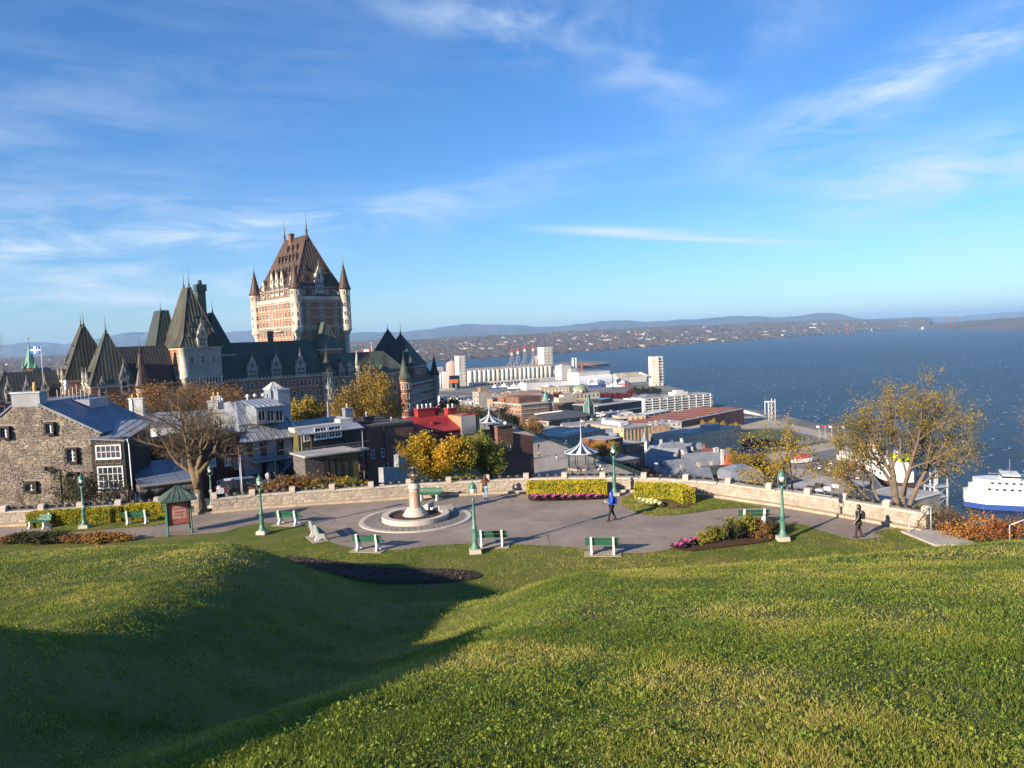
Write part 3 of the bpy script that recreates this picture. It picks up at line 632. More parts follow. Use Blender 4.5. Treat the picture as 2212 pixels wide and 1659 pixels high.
# ---------------------------------------------------------------- benches
M_bgreen = mat('bench_green_paint', (.015, .085, .05), (.02, .11, .065), scale=8, rough=.5, rnd=.12)
M_bwhite = mat('bench_white_concrete', (.66, .66, .64), (.74, .74, .72), scale=5, rough=.7)
def make_bench():
    t = thing('park_bench', 'x', 'bench', group='green and white park benches')
    side = [(-.36, 0), (-.30, .0), (-.20, .12), (-.08, .12), (.12, .0), (.30, 0), (.32, .06), (.2, .26), (.33, .88), (.25, .92), (.20, .88), (.08, .46), (-.26, .41), (-.30, .34), (-.24, .26), (-.34, .06)]   # y,z ; +y = back
    for sx in (-.62, .62):
        mb = MB(); mb.yprism(side, sx - .055, sx + .055); mb.build('leg', M_bwhite, t)
    for (y, z, ty) in ((-.23, .43, 0), (-.10, .445, 0), (.03, .46, 0)):
        mb = MB(); mb.box(-.95, .95, y - .055, y + .055, z, z + .035); mb.build('slat', M_bgreen, t)
    for (z0, z1, yb) in ((.5, .66, .10), (.69, .85, .155)):
        mb = MB(); mb.add([(-.95, yb - .03, z0), (.95, yb - .03, z0), (.95, yb + .012, z1), (-.95, yb + .012, z1), (-.95, yb + .005, z0), (.95, yb + .005, z0), (.95, yb + .047, z1), (-.95, yb + .047, z1)],
               [(0, 1, 2, 3), (5, 4, 7, 6), (0, 4, 5, 1), (3, 2, 6, 7), (0, 3, 7, 4), (1, 5, 6, 2)]); mb.build('slat', M_bgreen, t)
    return t
bench0 = make_bench()
# (x,y) on ground centre, heading of the seat front in degrees (0 = faces away from the camera)
BENCH = [((86, 1141), 165, 'park bench in front of the left end of the low hedge'), ((297, 1132), 8, 'park bench on the grass beside the short yellow hedge'),
         ((624, 1133), -14, 'park bench at the grass corner right of the second lamp'), ((686, 1164), -62, 'park bench seen end-on, nearest the monument on the left'),
         ((796, 1189), -14, 'park bench in the shade below the monument'), ((1063, 1180), -4, 'park bench just right of the middle lamp'),
         ((1302, 1197), -8, 'park bench alone at the lawn edge facing the walker in blue'), ((1628, 1133), -2, 'park bench behind the right-hand flower bed'),
         ((928, 1081), 172, 'park bench against the wall behind the bust')]
M_pad = mat('bench_pad', (.30, .26, .20), (.36, .31, .25), scale=3, rough=.95)
for i, ((x, y), h, l) in enumerate(BENCH):
    o = bench0 if i == 0 else copy_tree(bench0)
    p = pz(x, y); o.location = (p.x, p.y, .03); o.rotation_euler = (0, 0, R(180 + h)); o['label'] = l
    o.scale = (.92, 1, 1.02)
    if i in (2, 3, 4, 5, 6):
        mb = MB(); mb.box(-.95, .95, -.45, .5, 0, .03); mb.build('bench_pad', M_pad, None, loc=(p.x, p.y, .004), rz=R(180 + h), kind='structure')

# ---------------------------------------------------------------- monument
M_mon = mat('white_granite', (.46, .42, .36), (.53, .48, .41), scale=8, rough=.8, rnd=.06)
M_pink = mat('pink_granite', (.34, .235, .17), (.42, .29, .21), scale=25, rough=.35, spec=.5)
M_bronze = mat('bronze', (.10, .085, .07), (.15, .125, .10), scale=6, rough=.32, metal=.6)
M_cob = mat('cobble', (.19, .17, .15), (.26, .235, .205), scale=4, rough=.95, rnd=.2)
mc = pz(898, 1120.5); mon = thing('monument', 'pink granite column with a bronze bust on a round white base', 'monument', (mc.x, mc.y, 0))
def ringseg(r0, r1, z0, z1, a0, a1, n, mb, mi=0): mb.lathe([(r0, z0), (r1, z0), (r1, z1), (r0, z1), (r0, z0)], n, (0, 0, 0), mi, a0, a1, False)
def ring(parent, name, r0, r1, z0, z1, a0, a1, parts, m, n=6, gap=.008):
    for k in range(parts):
        b0 = a0 + (a1 - a0) * k / parts + gap / r1; b1 = a0 + (a1 - a0) * (k + 1) / parts - gap / r1
        mb = MB(); ringseg(r0, r1, z0, z1, b0, b1, n, mb); v = lambda t, r, z: (r * math.cos(t), r * math.sin(t), z)
        for t in (b0, b1): mb.add([v(t, r0, z0), v(t, r1, z0), v(t, r1, z1), v(t, r0, z1)], [(0, 1, 2, 3)])
        mb.build(name, m, parent)
ring(mon, 'outer_kerb', 3.28, 3.58, -.02, .05, 0, 2 * math.pi, 14, M_mon)
mb = MB(); mb.lathe([(0, .022), (3.29, .022)], 48, smooth=False); mb.build('joint_bed', mat('cobble_joint', (.11, .10, .085), rough=1), mon)
for ri in range(8):                                          # cobble rings
    r0 = 2.22 + ri * .132; ncob = int(2 * math.pi * r0 / .36)
    mb = MB()
    for k in range(ncob):
        a0 = 2 * math.pi * (k + .5 * (ri % 2)) / ncob; ringseg(r0 + .006, r0 + .126, .02, .045 + random.uniform(-.004, .006), a0 + .02 / r0, a0 + 2 * math.pi / ncob - .02 / r0, 1, mb)
    mb.build('cobble_ring', M_cob, mon, kind='stuff')
ring(mon, 'planter_wall', 1.72, 2.15, 0, .34, R(72), R(72 + 318), 9, M_mon)
mb = MB(); mb.lathe([(0, .3), (.6, .29), (1.2, .23), (1.73, .2)], 24); mb.build('soil', M_soil, mon)
for s, a in ((1, 72), (-1, 30)):                             # steps gap flanks
    ang = R(a); c, sn = math.cos(ang), math.sin(ang)
    mb = MB(); mb.yprism([(-.16, 0), (.16, 0), (.16, .5), (-.16, .62)], 0, 1.0); o = mb.build('stair_cheek', M_mon, mon); o.location = (1.6 * c, 1.6 * sn, 0); o.rotation_euler = (0, 0, ang)
for k in range(2):
    mb = MB(); mb.box(0, .42, -.62, .62, 0, .34 - .16 * k); o = mb.build('step', M_mon, mon); o.location = ((1.72 + .42 * k) * math.cos(R(51)), (1.72 + .42 * k) * math.sin(R(51)), 0); o.rotation_euler = (0, 0, R(51))
mb = MB(); mb.lathe([(.88, .2), (.88, .42), (.80, .50), (.76, .52), (.74, .66), (.68, .72), (.64, .74), (.60, .86), (.52, .94), (.50, .98), (0, .98)], 28); mb.build('base', M_mon, mon)
mb = MB(); mb.lathe([(.44, .98), (.44, 1.0), (.405, 1.05), (.37, 2.25), (.37, 2.32)], 28); mb.build('shaft', M_pink, mon)
mb = MB(); mb.lathe([(.36, 2.3), (.36, 2.52), (.42, 2.56), (.42, 2.62), (.37, 2.66), (.40, 2.76), (.40, 2.82), (.30, 2.88), (.28, 2.95), (0, 2.95)], 28); mb.build('capital', M_mon, mon)
# the bust: chest on a socle, collar, head with beard, brimmed hat with plume
bust = MB(); bust.lathe([(.2, 2.95), (.19, 3.0), (.12, 3.06), (.11, 3.14)], 14)
bust.lathe([(.11, 3.12), (.17, 3.2), (.25, 3.34), (.30, 3.46), (.30, 3.54), (.22, 3.62), (.12, 3.67), (.085, 3.74)], 16, (0, 0, 0), 0, sx=1.15, sy=.72)
bust.sphere((-.30, .02, 3.50), (.12, .14, .10)); bust.sphere((.30, .02, 3.50), (.12, .14, .10))
bust.lathe([(.11, 3.66), (.2, 3.69), (.2, 3.72), (.1, 3.75)], 14)
bust.sphere((0, -.01, 3.86), (.105, .125, .14)); bust.sphere((0, -.10, 3.775), (.06, .07, .075)); bust.tube((0, -.125, 3.88), (0, -.16, 3.845), .022, .028, 6)
for s in (-1, 1): bust.sphere((s * .045, -.115, 3.895), (.022, .018, .018)); bust.sphere((s * .11, .01, 3.87), (.02, .03, .04))
hd = bust.build('bust', M_bronze, mon)
hat = MB(); hat.lathe([(.02, 4.1), (.1, 4.09), (.13, 4.02), (.135, 3.96), (.3, 3.95), (.31, 3.965), (.135, 3.945)], 18, (0, 0, 0), 0, sx=1.1, sy=.95)
hat.path([(-.12, .05, 3.97), (-.22, .12, 4.08), (-.32, .16, 4.06), (-.38, .17, 3.95)], [.035, .06, .05, .02], 7)
hat.build('plumed_hat', M_bronze, mon)
for o in list(mon.children):
    if o.name.split('.')[0] in ('base', 'shaft', 'capital', 'bust', 'plumed_hat'): o.scale = (.92, .92, .78)
    if o.name.split('.')[0] in ('bust', 'plumed_hat'): o.rotation_euler = (0, 0, R(150)); o.scale = (1.15, 1.15, .98); o.location = (0, 0, 2.3 - 2.95 * .98)

# ---------------------------------------------------------------- information kiosk
M_kgreen = mat('kiosk_green_paint', (.025, .105, .08), (.035, .13, .1), scale=6, rough=.45)
M_kroof = mat('kiosk_roof_copper', (.065, .10, .08), (.10, .145, .115), scale=4, rough=.5)
kc = pz(388, 1152); kio = thing('information_kiosk', 'green information kiosk with pyramid roof and a red map panel', 'kiosk', (kc.x, kc.y, 0), R(30))
for sx in (-.68, .68):
    for sy in (-.4, .4):
        mb = MB(); mb.lathe([(.09, 0), (.09, .06), (.05, .12), (.05, 2.15)], 8, (sx, sy, 0)); mb.build('post', M_kgreen, kio)
mb = MB(); mb.frus((-1.05, 1.05, -.85, .85), 2.12, (-1.05, 1.05, -.85, .85), 2.22); mb.frus((-1.05, 1.05, -.85, .85), 2.22, (-.09, .09, -.07, .07), 3.0); rf = mb.build('roof', M_kroof, kio)
for side in range(4):
    for k in range(-2, 3):
        f = k / 2.5
        base = [(f * 1.05, -.85), (1.05, f * .85), (f * 1.05, .85), (-1.05, f * .85)][side]; top = [(f * .5, -.43), (.5, f * .43), (f * .5, .43), (-.5, f * .43)][side] if abs(k) == 2 else [(f * .12, -.07), (.09, f * .1), (f * .12, .07), (-.09, f * .1)][side]
        zt = 2.22 + (3.0 - 2.22) * (.52 if abs(k) == 2 else .98)
        mb = MB(); mb.tube((base[0], base[1], 2.235), (top[0], top[1], zt + .012), .022, .018, 4); mb.build('rib', M_kroof, rf)
mb = MB(); mb.box(-.62, .62, -.37, -.31, .62, 2.02); pn = mb.build('map_panel', mat('kiosk_frame', (.03, .03, .03), rough=.5), kio)
M_red = mat('map_red', (.40, .10, .075), (.46, .14, .11), scale=3, rough=.5); M_pinkp = mat('map_pale', (.55, .30, .26), (.6, .36, .3), scale=6, rough=.5)
mb = MB(); mb.box(-.57, .57, -.376, -.372, .68, 1.97); mb.build('map_print', M_red, pn)
mb = MB(); arch = [(-.42, 1.0), (.42, 1.0), (.42, 1.45)] + [(.42 * math.cos(t), 1.45 + .38 * math.sin(t)) for t in np.linspace(.2, math.pi - .2, 9)] + [(-.42, 1.45)]
mb.xprism(arch, -.382, -.378); mb.build('map_arch', M_pinkp, pn)
mb = MB()
for (x0, x1, z0, z1) in ((-.3, .25, 1.58, 1.66), (-.25, .32, 1.36, 1.44), (-.28, .1, 1.18, 1.25), (.12, .2, 1.1, 1.3)): mb.box(x0, x1, -.388, -.384, z0, z1)
mb.build('map_lines', M_red, pn)
mb = MB(); mb.box(-.66, -.62, -.3, .3, .62, 2.0); sp = mb.build('side_panel', M_kgreen, kio)
mb = MB(); mb.box(-.668, -.664, -.27, .27, .72, 1.95); mb.build('poster', mat('poster_white', (.70, .72, .70), rough=.5), sp)
mb = MB(); mb.box(-.676, -.672, -.22, .22, 1.5, 1.85, 0); mb.build('poster_picture', mat('poster_green', (.30, .34, .12), (.5, .5, .25), scale=12), sp)
mb = MB(); mb.box(-.676, -.672, -.25, .25, 1.30, 1.36, 0); mb.build('poster_band', mat('poster_blue', (.15, .35, .5)), sp)

# ---------------------------------------------------------------- right-hand stair pads with handrails
M_galv = mat('galvanised', (.42, .43, .44), (.5, .5, .5), scale=8, rough=.45, metal=.3)
PADZ = .6
def pad(pix, zs, name='concrete_landing'):
    w = [pz(x, y, zs) for x, y in pix]; mb = MB(); mb.prism([(p.x, p.y) for p in w], zs - .35, zs); return mb.build(name, M_conc, None, kind='structure')
pad([(1946, 1146), (1990, 1141), (2052, 1149), (2110, 1174), (2020, 1176)], .1)
pad([(2150, 1172), (2215, 1162), (2290, 1170), (2290, 1182), (2190, 1180)], .12)
def handrail(label, a, b, za, ha, hb):
    A, B = pz(*a, za), pz(*b, za); t = thing('handrail', label, 'handrail', A)
    mb = MB(); mb.tube((0, 0, -.3), (0, 0, ha), .03); mb.build('post', M_galv, t)
    d = B - A; mb = MB(); mb.tube((d.x, d.y, -.3), (d.x, d.y, hb), .03); mb.build('post', M_galv, t)
    mb = MB(); mb.tube((0, 0, ha), (d.x, d.y, hb), .028); mb.build('top_rail', M_galv, t)
handrail('galvanised handrail on the concrete landing beside the wall end', (1964, 1150), (2011, 1146), .1, .72, 1.3)
handrail('galvanised handrail at the right edge of the picture', (2181, 1175), (2262, 1170), .12, .95, 1.55)
# ---------------------------------------------------------------- people (skinned skeletons)
def skin(name, parent, joints, edges, m, lev=1):
    me = bpy.data.meshes.new(name); keys = list(joints); me.from_pydata([joints[k][0] for k in keys], [(keys.index(a), keys.index(b)) for a, b in edges], [])
    me.materials.append(m); o = link(name, me, parent)
    sk = o.modifiers.new('skin', 'SKIN'); sk.use_smooth_shade = True
    ly = me.skin_vertices[0] if me.skin_vertices else None
    if ly is None:
        bpy.context.view_layer.objects.active = o; 
    ly = me.skin_vertices[0]
    for i, k in enumerate(keys):
        r = joints[k][1]; ly.data[i].radius = r if isinstance(r, tuple) else (r, r)
        ly.data[i].use_root = (i == 0)
    sb = o.modifiers.new('smooth', 'SUBSURF'); sb.levels = lev; sb.render_levels = lev
    return o
M_skin = mat('skin', (.50, .30, .21), rough=.6)
def person(label, loc, rz, jacket, trousers, shoe, stride, armL, armR, coat=0.0, hood=None, hat=None, hair=None, H=1.75, pack=None, extra=None):
    """faces -y; stride = fore/aft foot offset; arms given as (elbow, hand) offsets"""
    t = thing('person', label, 'person', loc, rz); t.scale = (H / 1.75,) * 3
    s = stride
    hip, kn, an = .92, .50, .09
    LF, RF = -s, s
    lk_ = dict(pelvis=((0, 0, .95), .14), hl=((.09, 0, .90), .105), kl=((.09, LF * .5 - .03, kn), .075), al=((.09, LF, an + (.0)), .055), hr=((-.09, 0, .90), .105), kr=((-.09, RF * .5 - .03, kn + .02), .075), ar=((-.09, RF + .02, an + abs(s) * .25), .055))
    skin('trousers', t, lk_, [('pelvis', 'hl'), ('hl', 'kl'), ('kl', 'al'), ('pelvis', 'hr'), ('hr', 'kr'), ('kr', 'ar')], trousers)
    for x, y, z in ((.09, LF, 0.0), (-.09, RF + .02, abs(s) * .22)):
        mb = MB(); mb.sphere((x, y - .05, z + .05), (.05, .13, .05), 10, 6); mb.sphere((x, y + .01, z + .08), (.05, .06, .08), 10, 6); mb.build('shoe', shoe, t)
    # body: neck, head and hands in one mesh with the torso inside the jacket
    eL, hL = Vector(armL[0]), Vector(armL[1]); eR, hR = Vector(armR[0]), Vector(armR[1])
    sL, sR = Vector((.19, 0, 1.40)), Vector((-.19, 0, 1.40))
    bj = dict(chest=((0, 0, 1.25), (.13, .09)), neck=((0, .0, 1.47), .055), jaw=((0, -.02, 1.56), (.065, .075)), head=((0, 0, 1.64), (.078, .095)), crown=((0, .005, 1.72), (.06, .075)),
              sl=(sL[:], .06), el=(eL[:], .045), wl=(hL[:], .032), sr=(sR[:], .06), er=(eR[:], .045), wr=(hR[:], .032))
    dl = (hL - eL).normalized() * .09; dr = (hR - eR).normalized() * .09
    bj['pl'] = ((hL + dl * .6)[:], (.042, .022)); bj['pr'] = ((hR + dr * .6)[:], (.042, .022))
    ed = [('chest', 'neck'), ('neck', 'jaw'), ('jaw', 'head'), ('head', 'crown'), ('chest', 'sl'), ('sl', 'el'), ('el', 'wl'), ('wl', 'pl'), ('chest', 'sr'), ('sr', 'er'), ('er', 'wr'), ('wr', 'pr')]
    for sd, h, d in (('l', hL, dl), ('r', hR, dr)):
        side = d.cross(Vector((0, 1, 0))); side = side.normalized() if side.length > 1e-4 else Vector((1, 0, 0))
        for q, off in enumerate((-.03, -.01, .01, .03)):
            bj[f'f{sd}{q}'] = ((h + d * 1.2 + side * off)[:], .010); bj[f'g{sd}{q}'] = ((h + d * (1.75 - .12 * abs(q - 1)) + side * off + Vector((0, -.02, 0)))[:], .008)
            ed += [('p' + sd, f'f{sd}{q}'), (f'f{sd}{q}', f'g{sd}{q}')]
        bj['t' + sd] = ((h + d * .9 + side * .055)[:], .010); ed.append(('p' + sd, 't' + sd))
    skin('body', t, bj, ed, M_skin, 1)
    mb = MB(); mb.tube((0, -.09, 1.635), (0, -.125, 1.605), .014, .02, 6)
    mb.sphere((.1, .0, 1.63), (.015, .03, .035), 6, 4); mb.sphere((-.1, 0, 1.63), (.015, .03, .035), 6, 4); mb.build('nose_and_ears', M_skin, t)
    mb = MB()
    for x in (-.035, .035): mb.sphere((x, -.09, 1.65), (.014, .01, .01), 6, 4)
    mb.box(-.03, .03, -.10, -.092, 1.565, 1.575); mb.build('eyes_and_mouth', mat('face_dark', (.06, .03, .025)), t)
    jj = dict(waist=((0, 0, 1.0 - coat), (.19 + coat * .12, .15 + coat * .22)), hips=((0, 0, 1.02), (.185, .135)), belly=((0, 0, 1.15), (.18, .13)), chest=((0, 0, 1.32), (.20, .14)), collar=((0, 0, 1.46), (.09, .08)),
              sl=(sL[:], .088), el=(eL[:], .068), wl=(hL[:], .052), sr=(sR[:], .088), er=(eR[:], .068), wr=(hR[:], .052))
    skin('jacket', t, jj, [('waist', 'hips'), ('hips', 'belly'), ('belly', 'chest'), ('chest', 'collar'), ('chest', 'sl'), ('sl', 'el'), ('el', 'wl'), ('chest', 'sr'), ('sr', 'er'), ('er', 'wr')], jacket)
    if hood:
        mb = MB(); prof = [(.001, .17), (.07, .155), (.115, .1), (.128, .02), (.12, -.07), (.125, -.14), (.14, -.19)]
        mb.lathe(prof, 12, (0, .01, 1.64), 0, R(-90 + 48), R(270 - 48)); mb.build('hood', hood, t)
    if hat:
        mb = MB(); mb.lathe([(.118, -.03), (.12, .01), (.108, .08), (.07, .13), (.001, .145)], 12, (0, .005, 1.69)); mb.sphere((0, 0, 1.86), .035, 8, 5); mb.build('woolly_hat', hat, t)
    if hair:
        mb = MB(); mb.lathe([(.105, .06), (.115, 0), (.12, -.1), (.11, -.22), (.09, -.32)], 12, (0, .03, 1.68), 0, R(-90 + 55), R(270 - 55)); mb.build('hair', hair, t)
    if pack:
        mb = MB(); mb.sphere((0, .23, 1.24), (.16, .11, .23), 12, 8); mb.box(-.15, .15, .12, .3, 1.04, 1.3)
        bp_ = mb.build('backpack', pack, t)
        for x in (-.11, .11):
            mb = MB(); mb.path([(x, .2, 1.42), (x, .02, 1.485), (x, -.13, 1.38), (x, -.13, 1.2)], .018, 5); mb.build('strap', pack, bp_)
    if extra: extra(t)
    return t
M_blue = mat('blue_jacket_cloth', (.012, .075, .50), (.02, .10, .60), scale=10, rough=.6); M_blk = mat('black_cloth', (.012, .012, .014), (.02, .02, .022), scale=8, rough=.75)
M_blkgl = mat('black_leather', (.012, .013, .013), (.03, .032, .03), scale=6, rough=.35, spec=.6); M_brown = mat('brown_jacket_cloth', (.10, .035, .022), (.13, .05, .03), scale=10, rough=.7)
M_jean = mat('pale_denim', (.20, .32, .46), (.27, .40, .54), scale=10, rough=.85); M_purp = mat('plum_trousers', (.045, .03, .04), rough=.8); M_hair = mat('brown_hair', (.10, .05, .025), rough=.6)
M_shoe = mat('brown_boot', (.045, .03, .02), rough=.6); M_tan = mat('tan_cloth', (.42, .24, .12), (.48, .30, .16), scale=8, rough=.8); M_phone = mat('white_paper', (.75, .75, .75), rough=.5)
M_navy = mat('navy_wool', (.015, .02, .06), rough=.9)
def hold_phone(t):
    mb = MB(); mb.box(.10, .20, -.42, -.40, 1.18, 1.30); mb.build('folded_map', M_phone, t)
p = pz(1322, 1125.5); person('walker in a bright blue hooded jacket with backpack and black trousers', (p.x, p.y, .01), R(-84), M_blue, M_blk, M_shoe, .22, ((.27, -.02, 1.16), (.17, -.30, 1.19)), ((-.27, .08, 1.13), (-.2, -.12, 1.0)), hood=M_blue, H=1.78, pack=mat('blue_backpack_cloth', (.01, .03, .20), rough=.7), extra=hold_phone)
p = pz(1855, 1162); person('walker in a long shiny black hooded coat carrying a dark backpack', (p.x, p.y, .01), R(-108), M_blkgl, M_purp, M_shoe, .15, ((.3, -.03, 1.12), (.32, -.2, .92)), ((-.27, .1, 1.13), (-.22, .05, .9)), coat=.40, hood=M_blkgl, H=1.74, pack=M_blk)
def hold_coat(t):
    mb = MB(); mb.lathe([(.02, 0), (.13, -.05), (.15, -.3), (.12, -.62), (.02, -.66)], 10, (.26, .10, 1.22), 0, sx=.8, sy=.55); mb.build('folded_coat', M_tan, t)
    mb = MB(); mb.frus((.2, .36, -.05, .12), .68, (.19, .37, -.06, .13), .86); mb.build('shopping_bag', M_phone, t)
p = pz(1049, 1079); person('woman in brown jacket, navy hat and pale jeans photographing at the wall', (p.x, p.y, .01), R(178), M_brown, M_jean, M_blk, .03, ((.30, -.12, 1.26), (.1, -.3, 1.52)), ((-.30, -.12, 1.26), (-.1, -.3, 1.52)), hat=M_navy, hair=M_hair, H=1.68, extra=hold_coat)
# ---------------------------------------------------------------- the castle-like hotel
M_brick = mat('red_brick', (.27, .115, .062), (.36, .165, .09), scale=.9, rough=.9, c3=(.31, .15, .095), s3=.15, detail=6)
M_brick2 = mat('dark_brick', (.17, .085, .06), (.23, .115, .08), scale=.7, rough=.9, c3=(.14, .075, .055), s3=.2, detail=6)
M_cst = mat('castle_stone', (.50, .45, .36), (.60, .55, .45), scale=.6, rough=.9, c3=(.42, .38, .31), s3=.2, detail=6)
M_gst = mat('grey_castle_stone', (.33, .30, .265), (.41, .38, .335), scale=.8, rough=.9, c3=(.29, .265, .235), s3=.25, detail=6)
M_cop = mat('brown_copper_roof', (.07, .042, .03), (.105, .064, .045), scale=.35, rough=.5, c3=(.058, .04, .032), s3=.12, stretch=(1, 1, .15), spec=.4)
M_grn = mat('green_copper_roof', (.062, .088, .066), (.115, .155, .112), scale=.5, rough=.6, c3=(.058, .055, .042), s3=.18, stretch=(1, 1, .12))
M_wgr = mat('weathered_copper_roof', (.06, .062, .047), (.105, .112, .083), scale=.5, rough=.6, c3=(.055, .046, .035), s3=.2, stretch=(1, 1, .12))
M_dgr = mat('dark_green_roof', (.042, .068, .055), (.068, .10, .08), scale=.4, rough=.55, c3=(.05, .06, .053), s3=.1, stretch=(1, 1, .15))
M_slate = mat('dark_slate_roof', (.036, .04, .042), (.055, .06, .06), scale=.5, rough=.6)
M_pane = mat('window_glass', (.018, .022, .028), (.05, .055, .06), scale=.5, rough=.12, spec=.7, rnd=.6)
M_wht = mat('white_paint', (.72, .73, .73), (.66, .67, .67), scale=2, rough=.6)
WC = {}
def window_mesh(w, h, st, ms, arch=False, sash=True, proud=.16, cols=1, rows=2, fr=.14):
    k = (round(w, 2), round(h, 2), st, arch, sash, proud, cols, rows, fr)
    if k in WC: return WC[k]
    mb = MB(); a = w / 2; f = fr
    # surround (0), pane (1), sash bars (2)
    mb.box(-a - f, -a, -proud, .02, -f, h + f); mb.box(a, a + f, -proud, .02, -f, h + f)
    mb.box(-a, a, -proud, .02, h, h + f); mb.box(-a - f * .6, a + f * .6, -proud - .08, .02, -f, 0)
    if arch:
        for s in (-1, 1): mb.xprism([(s * a, h + .001), (s * a, h * .72), (s * a * .55, h * .93)] if s > 0 else [(s * a, h * .72), (s * a, h + .001), (s * a * .55, h * .93)], -proud + .01, 0)
    mb.box(-a, a, -.05, .02, 0, h, 1)
    t = .035 if w < 1.6 else .05
    if sash:
        for i in range(1, cols): x = -a + w * i / cols; mb.box(x - t, x + t, -.085, -.045, 0, h, 2)
        for j in range(1, rows): z = h * j / rows; mb.box(-a, a, -.08, -.045, z - t, z + t, 2)
        mb.box(-a, -a + 2 * t, -.09, -.045, 0, h, 2); mb.box(a - 2 * t, a, -.09, -.045, 0, h, 2); mb.box(-a, a, -.09, -.045, h - 2 * t, h, 2); mb.box(-a, a, -.09, -.045, 0, 2 * t, 2)
    me = mb.mesh('window', ms); WC[k] = me; return me
ANG = {'f': 0.0, 'r': R(90), 'b': R(180), 'l': R(-90)}
def put_window(parent, blk, face, a, z, me):
    u0, u1, v0, v1 = blk
    p = {'f': (a, v0, z), 'b': (a, v1, z), 'l': (u0, a, z), 'r': (u1, a, z)}[face]
    return link('window', me, parent, p, ANG[face])
def seams(mb, B0, B1, T1, T0, step, r):
    B0, B1, T0, T1 = map(Vector, (B0, B1, T0, T1)); e = B1 - B0; L = e.length
    if L < .5: return
    e.normalize(); x0 = (T0 - B0).dot(e); x1 = (T1 - B0).dot(e); up = (T0 - B0) - e * x0
    n = max(1, int(L / step))
    for i in range(n + 1):
        x = L * i / n; fr = 1.0
        if x < x0: fr = x / max(x0, 1e-3)
        elif x > x1: fr = (L - x) / max(L - x1, 1e-3)
        if fr < .06: continue
        a = B0 + e * x; mb.tube(a, a + up * fr, r, r, 4, 0, False)
def hip_roof(parent, name, b, zb, t, zt, m, step=1.1, r=.09, mid=None, seam_mat=None):
    """b,t=(u0,u1,v0,v1) ; mid=(rect,z) gives a bell-cast eave"""
    mb = MB(); lv = [(b, zb)] + ([mid] if mid else []) + [(t, zt)]; sm_ = MB()
    for (q, z0), (q2, z1) in zip(lv[:-1], lv[1:]):
        mb.frus(q, z0, q2, z1)
        C0 = [(q[0], q[2], z0), (q[1], q[2], z0), (q[1], q[3], z0), (q[0], q[3], z0)]; C1 = [(q2[0], q2[2], z1), (q2[1], q2[2], z1), (q2[1], q2[3], z1), (q2[0], q2[3], z1)]
        for i in range(4): 
            j = (i + 1) % 4; seams(sm_, C0[i], C0[j], C1[j], C1[i], step, r)
            sm_.tube(C0[i], C1[i], r * 1.5, r * 1.5, 5, 0, False)
    o = mb.build(name, m, parent); sm_.build('roof_seams', seam_mat or m, o, kind='stuff'); return o
def finial(parent, p, h, m, r=.22):
    mb = MB(); mb.lathe([(r * 1.6, 0), (r * .9, h * .12), (r * 1.5, h * .16), (r * .5, h * .22), (.06, h * .6), (.02, h)], 8, p); return mb.build('finial', m, parent)
def cone_roof(parent, c, r, z0, z1, m, fin=4.5, ribs=14, flare=.18):
    mb = MB(); H = z1 - z0; prof = [(r * 1.22, z0), (r * (1.02), z0 + H * .1), (r * .80, z0 + H * .25), (r * .42, z0 + H * .62), (.14, z1)]
    mb.lathe([(0, z0)] + prof, 20, (c[0], c[1], 0))
    for k in range(ribs):
        a = 2 * math.pi * k / ribs; mb.path([(c[0] + q * math.cos(a), c[1] + q * math.sin(a), z + .03) for q, z in prof], .07 * r / 2.2, 4)
    o = mb.build('cone_roof', m, parent); finial(o, (c[0], c[1], z1 - .3), fin, m, .18); return o
def round_turret(parent, c, r, z0, z1, m, cone_m, zc, wins, corbel=True, base=None, bands=(), bandm=None, fin=4.5):
    mb = MB(); prof = [(r, z0), (r, z1 - .5), (r * 1.08, z1 - .4), (r * 1.08, z1)]
    if corbel: prof = [(r * .45, z0 - 3.2), (r * .5, z0 - 2.6), (r * .7, z0 - 1.9), (r * .74, z0 - 1.4), (r * .92, z0 - .8), (r * 1.06, z0 - .5), (r * 1.06, z0)] + prof
    if base is not None: prof = [(r * .52, base), (r * .52, z0 - 3.2)] + prof
    mb.lathe(prof, 20, (c[0], c[1], 0)); mb.lathe([(r * 1.08, z1), (0, z1)], 20, (c[0], c[1], 0), 0, smooth=False)
    o = mb.build('turret', m, parent)
    for z in bands:
        mb = MB(); mb.lathe([(r, z - .16), (r * 1.03, z - .16), (r * 1.03, z + .16), (r, z + .16)], 20, (c[0], c[1], 0)); mb.build('stone_band', bandm or M_cst, o)
    for ang, z, w, h in wins:
        a = R(ang); link('window', window_mesh(w, h, 't', [M_cst, M_pane, M_wht], proud=.1), o, (c[0] + r * .985 * math.sin(a), c[1] - r * .985 * math.cos(a), z), a)
    if cone_m: cone_roof(o, c, r * 1.02, z1, zc, cone_m, fin)
    return o
